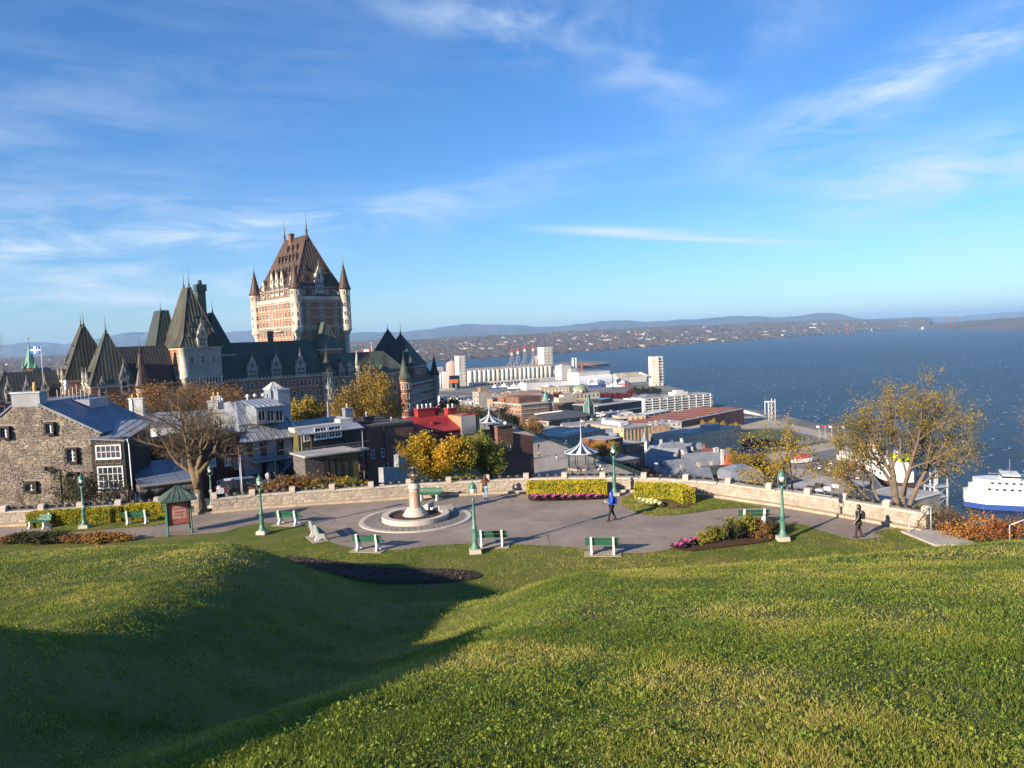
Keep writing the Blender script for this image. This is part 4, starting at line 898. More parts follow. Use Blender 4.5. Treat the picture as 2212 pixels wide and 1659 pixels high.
def stone_dormer(w, h, d, gable, m, mroof, wn=2, top=True, two=True):
    """front at y=0 facing -y, base z=0; stepped gable with pinnacle"""
    k = ('dorm', w, h, d, gable, m.name, wn)
    if k in WC: return WC[k]
    mb = MB(); a = w / 2
    mb.box(-a, a, 0, d, 0, h); mb.box(-a - .25, a + .25, -.18, .25, h, h + .35)
    b_ = a * .62; h2 = h + .35 + gable * .45
    mb.box(-b_, b_, .05, d * .8, h + .35, h2)
    for s in (-1, 1): mb.xprism([(s * b_, h + .35), (s * a, h + .35), (s * (b_ + .12), h + .35 + gable * .28), (s * b_, h + .35 + gable * .3)][::s], .1, .6)
    mb.xprism([(-b_ - .12, h2), (b_ + .12, h2), (0, h2 + gable * .55)], 0, .5)
    mb.add([(-b_ - .12, .5, h2), (b_ + .12, .5, h2), (0, .5, h2 + gable * .55), (0, d * .9, h2 + gable * .5), (-b_, d * .8, h2), (b_, d * .8, h2)], [(0, 2, 3, 4), (1, 5, 3, 2)], 1)
    mb.tube((0, .2, h2 + gable * .5), (0, .2, h2 + gable * .95), .14, .03, 6)
    for s in (-1, 1): mb.tube((s * (a + .05), .1, h + .35), (s * (a + .05), .1, h + .35 + gable * .4), .16, .03, 6)
    ww = (w - .5) / wn - .3
    for i in range(wn):
        x = -a + .25 + (w - .5) * (i + .5) / wn; mb.box(x - ww / 2, x + ww / 2, -.03, .05, h * .22, h * .85, 2)
        mb.box(x - ww / 2 - .1, x - ww / 2, -.12, .02, h * .2, h * .88); mb.box(x + ww / 2, x + ww / 2 + .1, -.12, .02, h * .2, h * .88); mb.box(x - ww / 2, x + ww / 2, -.06, .02, h * .52, h * .56, 3)
    w3 = b_ * .8; z3 = h + .5; mb.xprism([(-w3 / 2, z3), (w3 / 2, z3), (w3 / 2, z3 + gable * .3), (0, z3 + gable * .42), (-w3 / 2, z3 + gable * .3)], -.02, .1, 2)
    me = mb.mesh('dormer', [m, mroof, M_pane, M_wht]); WC[k] = me; return me
def small_dormer(w, h, d, mroof, mwall, peak=1.0):
    k = ('sd', w, h, d, mroof.name, mwall.name, peak)
    if k in WC: return WC[k]
    mb = MB(); a = w / 2; mb.box(-a, a, 0, d, 0, h, 1); mb.box(-a * .62, a * .62, -.03, .04, h * .15, h * .85, 2); mb.box(-a * .62, a * .62, -.06, -.02, h * .48, h * .54, 3)
    mb.frus((-a - .18, a + .18, -.18, d), h, (-.05, .05, d * .3, d * .8), h + peak * w, 0); mb.tube((0, d * .4, h + peak * w - .1), (0, d * .4, h + peak * w * 1.45), .06, .015, 5)
    me = mb.mesh('dormer', [mroof, mwall, M_pane, M_wht]); WC[k] = me; return me
def eyebrow(mroof):
    k = ('eb', mroof.name)
    if k in WC: return WC[k]
    mb = MB(); mb.xprism([(-.9, 0), (.9, 0), (.6, .35), (.3, .5), (0, .55), (-.3, .5), (-.6, .35)], -.3, 1.4); mb.box(-.42, .42, -.34, -.29, .06, .34, 1)
    me = mb.mesh('vent_dormer', [mroof, M_pane]); WC[k] = me; return me

O = at(645, 745.5, 300.0)
hotel = thing('grand_hotel', 'castle-like brick and stone hotel with copper roofs and a tall central tower', 'hotel', (O.x, O.y, 0), R(40))
FW = [M_cst, M_pane, M_wht]
def block(name, b, z0, z1, m, bands=(), bm=None, parent=None):
    mb = MB(); mb.box(b[0], b[1], b[2], b[3], z0, z1); o = mb.build(name, m, parent or hotel)
    for z, h, pr in bands:
        mb = MB(); mb.box(b[0] - pr, b[1] + pr, b[2] - pr, b[3] + pr, z, z + h); mb.build('string_course', bm or M_cst, o)
    return o
# --- main tower
TB = (0, 21, 0, 40)
tw = block('tower', TB, -25, 30.4, M_brick, [(28.9, 1.52, .12), (28.2, .3, .3), (25.6, .22, .05), (22.1, .22, .05), (17.6, .9, .14), (18.6, .35, .32), (14.2, .2, .05), (10.7, .2, .05), (7.2, .2, .05), (3.7, .2, .05)])
wm = window_mesh(1.35, 2.05, 'h', FW); wma = window_mesh(1.35, 2.2, 'h', FW, arch=True)
for z in (26.1, 22.6, 19.3, 14.9, 11.4, 7.9, 4.4):
    for u in (4.6, 10.6, 16.6): put_window(tw, TB, 'f', u, z, wma if z > 26 else wm)
    for i in range(11): put_window(tw, TB, 'l', 4.0 + i * 3.2, z, wma if z > 26 else wm)
mb = MB()
for i in range(20): mb.box(1.8 + i * .92, 2.25 + i * .92, -.34, -.14, 17.0, 18.6)
for i in range(40): mb.box(-.34, -.14, 2 + i * .92, 2.45 + i * .92, 17.0, 18.6)
mb.build('corbels', M_gst, tw, kind='stuff')
mb = MB()
for i in range(3): mb.box(-.42, .0, 5 + i * 1.0 + 18, 5.3 + i + 18, 19, 26)     # pale pilasters on the lit side
for v in (13, 16.2, 19.4, 22.6, 25.8): mb.box(-.16, 0, v - .25, v + .25, 18.9, 28.2)
mb.build('pilasters', M_cst, tw, kind='stuff')
mb = MB(); mb.box(-1.2, .02, 13, 26, 17.0, 17.35); mb.build('balcony', M_cst, tw)
at2 = block('attic', (1.3, 19.7, 1.3, 38.7), 30.4, 34.4, M_brick2, [(33.9, .5, .2)], M_gst)
for u in (4.0, 8.2, 13.8, 17.2): put_window(at2, (1.3, 19.7, 1.3, 38.7), 'f', u, 31.3, window_mesh(1.2, 1.6, 'h', FW))
for i in range(12): put_window(at2, (1.3, 19.7, 1.3, 38.7), 'l', 3.2 + i * 3.05, 31.3, window_mesh(1.2, 1.6, 'h', FW))
rf = hip_roof(hotel, 'tower_roof', (.9, 20.1, .9, 39.1), 34.4, (10.2, 10.8, 9.5, 30.5), 55.6, M_cop, 1.15, .1, mid=((3.6, 17.4, 4.0, 36.0), 40.6))
for v in (9.5, 30.5):
    mb = MB(); mb.lathe([(1.2, 53.6), (.55, 55.2), (.35, 57.2), (.7, 57.5), (.3, 57.9), (.14, 60.5), (.03, 65.2)], 8, (10.5, v, 0)); mb.build('finial', M_cop, rf)
mb = MB(); mb.box(9.0, 10.6, 21.5, 23.6, 48, 57.2); mb.box(8.8, 10.8, 21.3, 23.8, 57.2, 57.7); mb.build('chimney', M_brick2, rf)
mb = MB(); mb.tube((10.5, 10, 55.7), (10.5, 30, 55.7), .16, .16, 6); mb.build('ridge', M_cop, rf)
bigd = stone_dormer(3.0, 4.6, 2.6, 5.0, M_cst, M_cop); med = stone_dormer(2.4, 3.6, 2.4, 3.4, M_cst, M_cop, 1)
for v, me in ((5.6, med), (14.0, bigd), (19.0, bigd), (24.0, bigd), (33.0, med)): link('dormer', me, rf, (.7, v, 31.6), ANG['l'])
link('dormer', stone_dormer(3.4, 5.2, 3.0, 5.4, M_cst, M_cop), rf, (10.6, .7, 31.6), 0)
sdm = small_dormer(1.5, 1.7, 2.4, M_cop, M_cop, 1.3); sdm2 = small_dormer(1.1, 1.2, 1.6, M_cop, M_cop, 1.7)
for u in (5.0, 15.8): link('dormer', sdm, rf, (u, 2.0, 35.4), 0)
for u in (6.6, 14.2): link('dormer', sdm, rf, (u, 3.9, 39.4), 0)
for v in (9.5, 28.5): link('dormer', sdm, rf, (2.1, v, 35.6), ANG['l'])
for i in range(9): link('dormer', sdm2, rf, (3.3, 6.5 + i * 3.2, 40.0), ANG['l'])
for i in range(6): link('dormer', sdm2, rf, (5.3, 10 + i * 3.4, 45.4), ANG['l'])
for i in range(3): link('dormer', sdm2, rf, (7.2, 13 + i * 4.5, 49.4), ANG['l'])
mb = MB(); mb.lathe([(.02, .0), (.5, .08), (.85, .3)], 14); dish = mb.build('satellite_dish', M_wht, tw, loc=(18.2, .2, 31.6)); dish.rotation_euler = (R(80), 0, R(10))
for c in ((0, 0), (21, 0), (0, 40), (21, 40)):
    d = -35 if c[0] == 0 else 20
    wl = [(an, z, .85, 1.5) for z in (30.9, 26.2, 22.7, 19.4) for an in ((-70, -10, 40) if c[0] == 0 else (-30, 30))]
    round_turret(hotel, c, 2.15, 17.2, 33.2, M_cst, M_cop, 43.2, wl, True, -25)
# --- wings
def wing(b, z0, z1, zr, m_roof, m_wall, rv=None, ru=None, rows=(), cols=(), side=(), step=1.0, bands=True, wmesh=None, rname='roof', name='wing'):
    o = block(name, b, z0, z1, m_wall, [(z1 - .5, .52, .25), (z1 - 4.3, .25, .06), (z1 - 8.3, .25, .06)] if bands else [(z1 - .4, .42, .2)])
    for z in rows:
        for u in cols: put_window(o, b, 'f', u, z, wmesh or wm)
        for v in side: put_window(o, b, 'l', v, z, wmesh or wm)
    vm = (b[2] + b[3]) / 2
    t = (b[0] + .1, b[1] - .1, vm - .15, vm + .15) if ru is None else ru
    e = (b[0] - .3, b[1] + .3, b[2] - .4, b[3] + .4)
    r_ = hip_roof(hotel, rname, e, z1 + .02, t, zr, m_roof, step, .07)
    return o, r_
# long wing with the three dormers
W1 = (-36.5, 3.5, -14, 0)
cols = [-34 + i * 3.1 for i in range(12)]
o, r1 = wing(W1, -25, 0.0, 13.2, M_dgr, M_brick, rows=(-3.6, -7.6, -11.6, -15.6), cols=cols, ru=(-36.4, 1.5, -7.2, -6.8))
for u in (-24.4, -15.5, -6.2): link('dormer', stone_dormer(3.6, 3.8, 2.6, 4.6, M_gst, M_slate), r1, (u, -14.45, -.2), 0)
for u in (-33, -29, -20, -11, -2): link('dormer', small_dormer(1.0, 1.3, 2.0, M_dgr, M_dgr, .9), r1, (u, -13.4, .8), 0)
for u, z, v in ((-28, 4.2, -12), (-20, 4.4, -12), (-10.5, 4.4, -12), (-22, 8, -10.2), (-11, 8.2, -10.2), (-32, 6.5, -11)): link('vent_dormer', eyebrow(M_dgr), r1, (u, v - .15, z), 0)
for u in (-31.5, -13.5):
    mb = MB(); mb.box(u - .8, u + .8, -6.4, -4.8, 9, 16.5); mb.box(u - .95, u + .95, -6.55, -4.65, 16.5, 17); mb.build('chimney', M_brick2, r1)
mb = MB(); 
for i in range(30): mb.box(-36 + i * 1.3, -35.4 + i * 1.3, -14.62, -14.3, -.1, .55)
mb.build('parapet_blocks', M_cst, o, kind='stuff')
# white round turret and the wing to its right
round_turret(hotel, (4.2, -14.6), 2.1, -9.5, 1.0, M_cst, M_grn, 8.6, [(-40, -3.2, .95, 1.7), (15, -3.2, .95, 1.7), (-40, -7.2, .95, 1.7), (20, -7.2, .95, 1.7)], False, -25)
mb = MB(); mb.box(2.4, 5.6, -17.2, -14.6, -25, -9.4); mb.build('stair_pier', M_gst, hotel)
W2 = (3.5, 40, -14, 0)
o, r2 = wing(W2, -25, -1.2, 7.6, M_grn, M_brick, rows=(-4.6, -8.6, -12.6, -16.6, -20.6), cols=[8 + i * 2.6 for i in range(12)], ru=(5, 33, -7.2, -6.8))
for u in (10.5, 14.5): link('dormer', stone_dormer(2.2, 2.4, 2.2, 2.6, M_gst, M_slate, 1), r2, (u, -14.3, -1.6), 0)
for u in (8, 19, 24, 29): link('dormer', small_dormer(1.1, 1.4, 2.0, M_grn, M_dgr, .9), r2, (u, -13.3, -.3), 0)
for u in (7, 12): link('dormer', small_dormer(1.1, 1.3, 1.8, M_grn, M_dgr, 1.2), r2, (u, -11, 3.2), 0)
mb = MB(); mb.tube((17, -14.6, -25), (17, -14.6, 2.5), .9, .9, 12); mb.tube((17, -14.6, 2.5), (17, -14.6, 8.5), .9, .05, 12); mb.build('pinnacle', M_cst, hotel)
mb = MB(); mb.tube((22, -14.6, -25), (22, -14.6, -1), .9, .9, 12); mb.tube((22, -14.6, -1), (22, -14.6, 2.4), .95, .05, 12); mb.build('pinnacle', M_cst, hotel)
# green steep pavilion against the tower
pv_ = block('pavilion', (5.6, 15.2, -6.5, 1), 4, 9.6, M_brick, [(8.9, .7, .15)])
r3 = hip_roof(hotel, 'pavilion_roof', (5.2, 15.6, -6.9, 1.2), 9.6, (9.0, 9.4, -4.6, 0.6), 20.0, M_grn, 1.0, .1)
for u in (8, 12.4): link('dormer', small_dormer(1.0, 1.3, 1.8, M_grn, M_grn, 1.6), r3, (u, -5.9, 10.6), 0)
# keep with the tall green pyramid
K = (-48.9, -36.4, -18, 3)
kp = block('keep', K, -25, 12.0, M_gst, [(11.5, .6, .3), (1.7, .3, .12)])
mb = MB(); mb.box(K[0] - .02, K[1] + .02, K[2] - .02, -17.9, -25, -1.2); mb.build('brick_panel', M_brick, kp)
mb = MB()
for z0 in (-25, -14): mb.box(K[0] - .02, K[0] + .3, -15.5, 1, 3, 11.4) if z0 == -25 else mb.box(K[0] - .02, K[0] + .3, -15.5, 1, -20, 1.5)
mb.build('brick_panel', M_brick, kp)
mb = MB()
for i in range(12): mb.box(-48.6 + i * 1.03, -48.1 + i * 1.03, -18.5, -18, .0, 2.0)
mb.build('corbels', M_cst, kp, kind='stuff')
mb = MB(); mb.box(-48.6, -36.7, -18.05, -17.9, .1, 1.9); mb.build('painted_shade_strip', M_slate, kp)  # dark slab, the shade between the corbels put into its colour
for u in (-46.2, -42.6, -39.0): put_window(kp, K, 'f', u, 6.6, window_mesh(1.25, 2.6, 'h', FW, arch=True))
for u in (-44.2, -42.4, -40.6): put_window(kp, K, 'f', u, -4.6, window_mesh(1.2, 3.2, 'h', FW))
for v in (-13, -8, -3):
    for z in (7.2, 3.4, -2): put_window(kp, K, 'l', v, z, wm)
put_window(kp, K, 'l', -16, 7.0, wm); put_window(kp, K, 'l', -16, 3.0, wm); put_window(kp, K, 'l', -16, -2.0, wma)
rk = hip_roof(hotel, 'keep_roof', (-50.0, -35.6, -18.6, 3.6), 12.2, (-43.6, -42.6, -10.0, -4.5), 32.6, M_wgr, 1.05, .15, mid=((-48.2, -37.2, -16.8, 2), 15.5))
for v in (-10, -4.5): finial(rk, (-43.1, v, 32.3), 7.5, M_grn, .3)
link('dormer', stone_dormer(3.2, 3.2, 2.4, 4.6, M_gst, M_grn, 1), rk, (-42.6, -18.8, 12.0), 0)
for u in (-46.2, -39.0): link('dormer', small_dormer(1.2, 2.0, 2.0, M_grn, M_slate, 1.2), rk, (u, -17.2, 13.6), 0)
for u in (-45.0, -40.4): link('dormer', small_dormer(1.1, 1.7, 1.8, M_cop, M_slate, 1.4), rk, (u, -15.6, 17.6), 0)
link('vent_dormer', eyebrow(M_dgr), rk, (-42.8, -14.2, 22.2), 0, 1.3)
for v, z in ((-10, 18), (-6, 18), (-8, 22.5)): link('vent_dormer', eyebrow(M_dgr), rk, (-47.2 + (z - 16) * .27, v, z), ANG['l'], .8)
mb = MB(); mb.box(-37.4, -34.6, -1, 1.8, 18, 32.0); mb.box(-37.8, -34.2, -1.4, 2.2, 32.0, 34.4); mb.tube((-36, .4, 34.4), (-36, .4, 36.0), .8, .6, 10); mb.build('chimney', M_dgr, rk)
round_turret(hotel, (K[0] + .2, -17.6), 1.5, 2.5, 11.8, M_cst, None, 12, [], True)
# blocks flanking the keep
o, r4 = wing((-37, -28.5, -9.5, 4), -25, 9.2, 24.2, M_dgr, M_brick2, ru=(-34.2, -33.8, -5, 0), rows=(5.2, 1.2), cols=(-34.5, -31))
finial(r4, (-34, -5, 24), 5, M_dgr)
o, r5 = wing((-52, -45, 1, 14), -25, 12.4, 25.6, M_dgr, M_brick, ru=(-48.7, -46, 4.5, 12), rows=(8, 4), cols=(), side=(4, 8, 12))
finial(r5, (-48.6, 4.6, 25.4), 4, M_grn)
# wing between keep and left gables
o, r6 = wing((-66, -48.5, -9, 4), -25, 0.6, 13.2, M_slate, M_brick2, rows=(-3.4, -7.4), cols=[-64 + i * 2.9 for i in range(6)], ru=(-65.9, -48.6, -2.7, -2.3))
for u, v, z in ((-57.5, -8.2, 1.0), (-54.5, -8.2, 1.0), (-51.5, -8.2, 1.0), (-57, -6.6, 4.6)): link('dormer', small_dormer(1.2, 1.6, 2, M_slate, M_slate, .6), r6, (u, v, z), 0)
round_turret(hotel, (-61.2, -14.2), 2.5, -12, -.4, M_cst, M_cop, 12.2, [(-60, -4.2, 1.0, 2.1), (-10, -4.2, 1.2, 2.4), (35, -4.2, 1.0, 2.1), (-10, -9.2, 1.1, 2.2)], False, -25, fin=6)
# twin steep roofs at the left
G1 = (-76.3, -63.0, -15, -3)
o, r7 = wing(G1, -25, 1.0, 17.6, M_wgr, M_brick, ru=(-70.4, -69.6, -11.5, -9.5), rows=(-4.4, -8.6, -13), cols=(-74.5, -67, -64.5), side=(-12, -6))
finial(r7, (-70, -10.6, 17.4), 6, M_slate, .35)
link('dormer', stone_dormer(2.5, 5.0, 2.6, 4.4, M_gst, M_slate, 1), r7, (-66.6, -15.4, -2.2), 0)
link('dormer', stone_dormer(2.4, 3.2, 2.4, 2.4, M_gst, M_slate, 1), r7, (-73.0, -15.4, -2.6), 0)
for u, z, v in ((-69, 9.4, -12.4), (-71, 5.4, -13.6), (-67.5, 5.6, -13.6)): link('vent_dormer', eyebrow(M_slate), r7, (u, v - .2, z), 0, 1.2)
for u in (-70.2, -64.6): link('dormer', small_dormer(1.3, 1.7, 2.0, M_grn, M_slate, 1.0), r7, (u, -14.4, 2.2), 0)
for v, z in ((-8.5, 5), (-6, 5), (-8, 11)): link('vent_dormer', eyebrow(M_slate), r7, (-76.3 + (z - 1) * .36 - .3, v, z), ANG['l'], .8)
G2 = (-81, -66, -3, 10)
o, r8 = wing(G2, -25, 3.0, 20.2, M_wgr, M_brick, ru=(-74.4, -73.4, 1.0, 5), rows=(-2, -6.4, -11), cols=(), side=(-1, 3, 7))
for v in (1, 5): finial(r8, (-73.9, v, 20), 5.5, M_slate, .35)
for v, z in ((1.5, 8), (4.5, 8), (3, 14)): link('vent_dormer', eyebrow(M_slate), r8, (-81 + (z - 3) * .38 - .3, v, z), ANG['l'], .8)
for v in (-10.5, -5.5): link('dormer', stone_dormer(2.2, 4.2, 2.0, 3.6, M_cst, M_slate, 1), r7, (-76.7, v, -2.4), ANG['l'])
for v in (1, 7): link('dormer', stone_dormer(2.2, 4.2, 2.0, 3.6, M_cst, M_slate, 1), r8, (-81.4, v, -1.4), ANG['l'])
G3 = (-100, -81, 2, 14)
o, r9 = wing(G3, -25, -2.0, 6.4, M_slate, M_brick2, ru=(-96, -81, 7.8, 8.2), rows=(-6, -10.4), cols=[-98 + i * 3 for i in range(6)], side=(5, 10))
for u in (-96, -91, -86): link('dormer', stone_dormer(1.8, 3.4, 2.0, 3.4, M_cst, M_slate, 1), r9, (u, 1.6, -3.2), 0)
for u in (-96, -88): finial(r9, (u, 8, 6.2), 4, M_slate, .3)
mb = MB(); mb.tube((-86, 4, 2), (-86, 4, 14.5), .12, .08, 6); fl = mb.build('flagpole', M_wht, hotel)
def wavy_flag(w, h, cells):
    """cells: list of (x0,x1,z0,z1,mat index) painted on a waving cloth"""
    mb = MB(); f = lambda x: .12 * h * math.sin(x * 5 / w) 
    for (x0, x1, z0, z1, mi) in cells:
        n = 4
        for i in range(n):
            a, b = x0 + (x1 - x0) * i / n, x0 + (x1 - x0) * (i + 1) / n; d = .004 if mi else 0
            for s in (-1, 1):
                y = lambda x: f(x * w) + s * (.012 + d)
                q = [(a * w, y(a), z0 * h), (b * w, y(b), z0 * h), (b * w, y(b), z1 * h), (a * w, y(a), z1 * h)]
                mb.add(q, [(0, 1, 2, 3)] if s < 0 else [(3, 2, 1, 0)], mi)
    return mb
M_fblue = mat('flag_blue', (.03, .12, .45), rough=.8); M_fred = mat('flag_red', (.55, .02, .03), rough=.8); M_fwht = mat('flag_white', (.75, .75, .75), rough=.8)
o = wavy_flag(3.6, 2.4, [(0, 1, 0, 1, 0), (.4, .6, 0, 1, 1), (0, 1, .4, .6, 1)] + [(x - .035, x + .035, z - .12, z + .12, 1) for x in (.2, .8) for z in (.2, .8)]).build('flag', [M_fblue, M_fwht], hotel, loc=(-86.1, 4, 12)); o.rotation_euler = (0, 0, R(140))
# --- right-hand wing towards the river
bt = round_turret(hotel, (38.3, -14.4), 2.5, -25, -4.2, M_brick, M_grn, 4.4, [(a, z, 1.1, 2.2) for a in (-5, 45) for z in (-8.2, -12.2, -16.2)] + [(-50, -8.2, .9, 1.8)], False, None, (-5.6, -10.0, -14.4, -17, -19.6, -22.2), M_cst, 4)
P0 = at(882, 737, 318); P1 = at(936, 735, 356)
ang = math.atan2(P1.y - P0.y, P1.x - P0.x)
class _Sub: pass
ew = thing('hotel_river_wing', 'dark-roofed river wing of the castle hotel with two pointed roofs', 'hotel wing', (P0.x, P0.y, 0), ang)
_h = hotel; hotel = ew
Lw = (P1 - P0).xy.length
E1 = (0, Lw, 0, 15)
o, q1 = wing(E1, -30, -6.5, 4.6, M_slate, M_brick2, rows=(-10.4, -14.4, -18.4, -22.4), cols=[2 + i * 3.1 for i in range(int(Lw / 3.1))], ru=(6, Lw - 3, 7.3, 7.7))
for i in range(6): link('bay_window', window_mesh(1.8, 2.6, 'bay', FW, cols=2), o, (4 + (i % 3) * 4.4, -.15, -12 - 4.6 * (i // 3)), 0)
E2 = (8, 27, .6, 17)
o, q2 = wing(E2, -10, 0.4, 14.2, M_slate, M_brick2, ru=(15.5, 16.1, 8, 8.6), rows=(-3,), cols=(11, 15, 19, 23), bands=False)
finial(q2, (15.8, 8.3, 14), 5.5, M_slate, .4)
mb = MB(); mb.box(15.2, 16.4, 8.0, 8.1, 18.2, 18.5); mb.build('weather_vane', M_slate, q2)
round_turret(ew, (Lw - 2, -.4), 1.9, -12, -4.8, M_gst, M_slate, 3.5, [(-20, -8, .9, 1.5), (-20, -11.5, .9, 1.5)], False, -30)
link('vent_dormer', eyebrow(M_slate), q2, (20, 3.0, 5), 0)
hotel = _h
T2 = at(840, 763, 345)
tw2 = thing('hotel_corner_pavilion', 'square brick corner pavilion with a pointed dark slate roof', 'hotel wing', (T2.x, T2.y, 0), R(40)); hotel = tw2
o, q3 = wing((-5, 5, -5, 5), -25, 6.2, 16.6, M_slate, M_brick, ru=(-.2, .2, -.2, .2), rows=(2.2, -2.2), cols=(-2.4, .2, 2.8), side=(-2, 2), bands=False)
finial(q3, (0, 0, 16.3), 4, M_slate, .3)
o, q4 = wing((-34, -5, -4, 6), -25, -.6, 5.4, M_slate, M_brick2, rows=(-4,), cols=[-32 + i * 3 for i in range(9)], bands=False)
hotel = _h
# ---------------------------------------------------------------- houses just beyond the wall
M_rub = mat('rubble_stone', (.205, .17, .135), (.29, .245, .195), scale=1.8, rough=.95, rnd=.32, bump=.7, bscale=6, c3=(.165, .14, .12), s3=.7, detail=6)
M_rubm = mat('rubble_mortar', (.21, .18, .145), (.26, .225, .185), scale=3, rough=1)
M_met = mat('silver_metal_roof', (.27, .30, .34), (.36, .39, .43), scale=.5, rough=.42, metal=.35, spec=.5, c3=(.27, .30, .34), s3=.3)
M_metb = mat('blue_grey_metal_roof', (.16, .19, .24), (.21, .24, .30), scale=.4, rough=.45, metal=.3)
M_timb = mat('black_timber', (.016, .015, .014), (.03, .027, .024), scale=4, rough=.7)
M_tanl = mat('tan_trim', (.30, .24, .16), rough=.8)
M_gwall = mat('grey_render', (.30, .31, .33), (.37, .38, .40), scale=.8, rough=.9, c3=(.26, .27, .29), s3=.5)
M_wwall = mat('white_render', (.47, .465, .45), (.55, .545, .53), scale=1, rough=.9, c3=(.42, .415, .405), s3=.4)
M_dstone = mat('dark_rubble', (.085, .08, .075), (.14, .13, .12), scale=2.2, rough=1, bump=.6, bscale=5)
M_olive = mat('olive_panel', (.10, .085, .03), (.125, .105, .04), scale=1, rough=.7)
M_redr = mat('red_metal_roof', (.27, .028, .028), (.34, .045, .04), scale=.8, rough=.45, c3=(.22, .022, .024), s3=.3)
M_redw = mat('red_shingle_wall', (.16, .022, .022), (.21, .035, .032), scale=2, rough=.7)
M_cream = mat('cream_render', (.50, .42, .28), (.58, .50, .35), scale=.7, rough=.9)
M_tanb = mat('tan_brick', (.36, .22, .12), (.43, .27, .15), scale=.8, rough=.9, c3=(.32, .19, .105), s3=.3)
M_flat = mat('flat_roof_gravel', (.34, .33, .31), (.44, .425, .40), scale=1.5, rough=1, c3=(.29, .28, .27), s3=.25)
M_steel = mat('painted_steel', (.22, .24, .27), (.26, .28, .31), scale=2, rough=.5)
M_chpot = mat('chimney_pot', (.55, .36, .14), rough=.8)
class House:
    def __init__(s, name, label, cat, px0, D0, px1, D1, zb=None):
        s.A = at(px0, 760, D0); s.B = at(px1, 760, D1); d = (s.B - s.A).xy; s.W = d.length; s.ang = math.atan2(d.y, d.x); s.dir = d.normalized()
        s.t = thing(name, label, cat, (s.A.x, s.A.y, 0), s.ang)
    def pt(s, px, py, y=0.0):             # pixel -> local (x,z) on the plane 'y' metres behind the front
        o = Vector((0, 0, CAMZ)); r = ray(px, py); n = Vector((-s.dir.y, s.dir.x)); q = s.A.xy + n * y
        k = (q.dot(n)) / (r.xy.dot(n)); p = r.xy * k; return (p - s.A.xy).dot(s.dir), CAMZ + r.z * k
    def box(s, name, x0, x1, y0, y1, z0, z1, m, parent=None): mb = MB(); mb.box(x0, x1, y0, y1, z0, z1); return mb.build(name, m, parent or s.t)
    def pbox(s, name, pa, pb, y0, y1, m, parent=None):        # box whose front covers the pixel rectangle
        x0, z1 = s.pt(*pa, y0); x1, z0 = s.pt(*pb, y0); return s.box(name, x0, x1, y0, y1, z0, z1, m, parent)
    def pwin(s, pa, pb, cols, rows, y=0.0, ms=None, fr=.06, proud=.1, parent=None, arch=False):
        x0, z1 = s.pt(*pa, y); x1, z0 = s.pt(*pb, y); w, h = x1 - x0, z1 - z0
        o = link('window', near_window(w - 2 * fr, h - 2 * fr, cols, rows, ms or (M_wht, M_wht), fr, proud, arch), parent or s.t, ((x0 + x1) / 2, y, z0 + fr))
        link('pane', pane_mesh(w - 2 * fr, h - 2 * fr), o); return o
def near_window(w, h, cols, rows, ms, fr, proud, arch=False):
    k = ('nw', round(w, 2), round(h, 2), cols, rows, ms[0].name, ms[1].name, fr, proud, arch)
    if k in WC: return WC[k]
    mb = MB(); a = w / 2; f = fr
    mb.box(-a - f, -a, -proud, .01, -f, h + f); mb.box(a, a + f, -proud, .01, -f, h + f); mb.box(-a, a, -proud, .01, h, h + f); mb.box(-a - f, a + f, -proud - .05, .01, -f - .05, 0)
    t = .035
    for i in range(cols + 1): x = -a + w * i / cols; tt = t * (1.6 if i in (0, cols) or cols % 2 == 0 and i == cols // 2 else .8); mb.box(max(-a, x - tt), min(a, x + tt), -.06, .0, 0, h, 1)
    for j in range(rows + 1): z = h * j / rows; tt = t * (1.5 if j in (0, rows) else .75); mb.box(-a, a, -.055, -.002, max(0, z - tt), min(h, z + tt), 1)
    if arch:
        for s_ in (-1, 1): mb.xprism([(s_ * a, h), (s_ * a, h * .75), (s_ * a * .5, h * .95)][::s_], -proud + .01, 0)
    me = mb.mesh('window', list(ms)); WC[k] = me; return me
def pane_mesh(w, h):
    k = ('pm', round(w, 2), round(h, 2))
    if k not in WC: mb = MB(); mb.box(-w / 2, w / 2, -.02, .005, 0, h); WC[k] = mb.mesh('pane', M_pane)
    return WC[k]
def seam_roof(h, name, corners, m, step=.6, r=.03, thick=.12, parent=None):
    """sloped quad B0,B1 (eave) T1,T0 (ridge) in local coords, as a slab with standing seams"""
    B0, B1, T1, T0 = map(Vector, corners); n = (B1 - B0).cross(T0 - B0).normalized(); 
    if n.z < 0: n = -n
    mb = MB(); v = [B0, B1, T1, T0]; mb.add([tuple(p) for p in v] + [tuple(p - n * thick) for p in v], [(0, 1, 2, 3), (7, 6, 5, 4), (0, 4, 5, 1), (1, 5, 6, 2), (2, 6, 7, 3), (3, 7, 4, 0)])
    o = mb.build(name, m, parent or h.t); e = (B1 - B0); L = e.length; e.normalize(); x0 = (T0 - B0).dot(e); x1 = (T1 - B0).dot(e); up = (T0 - B0) - e * x0
    k = max(1, int(L / step))
    for i in range(k + 1):
        x = L * i / k; fr = 1.0; lo = 0.0
        if x < x0: fr = x / max(x0, 1e-3)
        elif x > x1: fr = (L - x) / max(L - x1, 1e-3)
        if fr < .08: continue
        a = B0 + e * x + n * .01; mb = MB(); mb.tube(a, a + up * fr, r, r, 4); mb.build('seam', m, o)
    return o
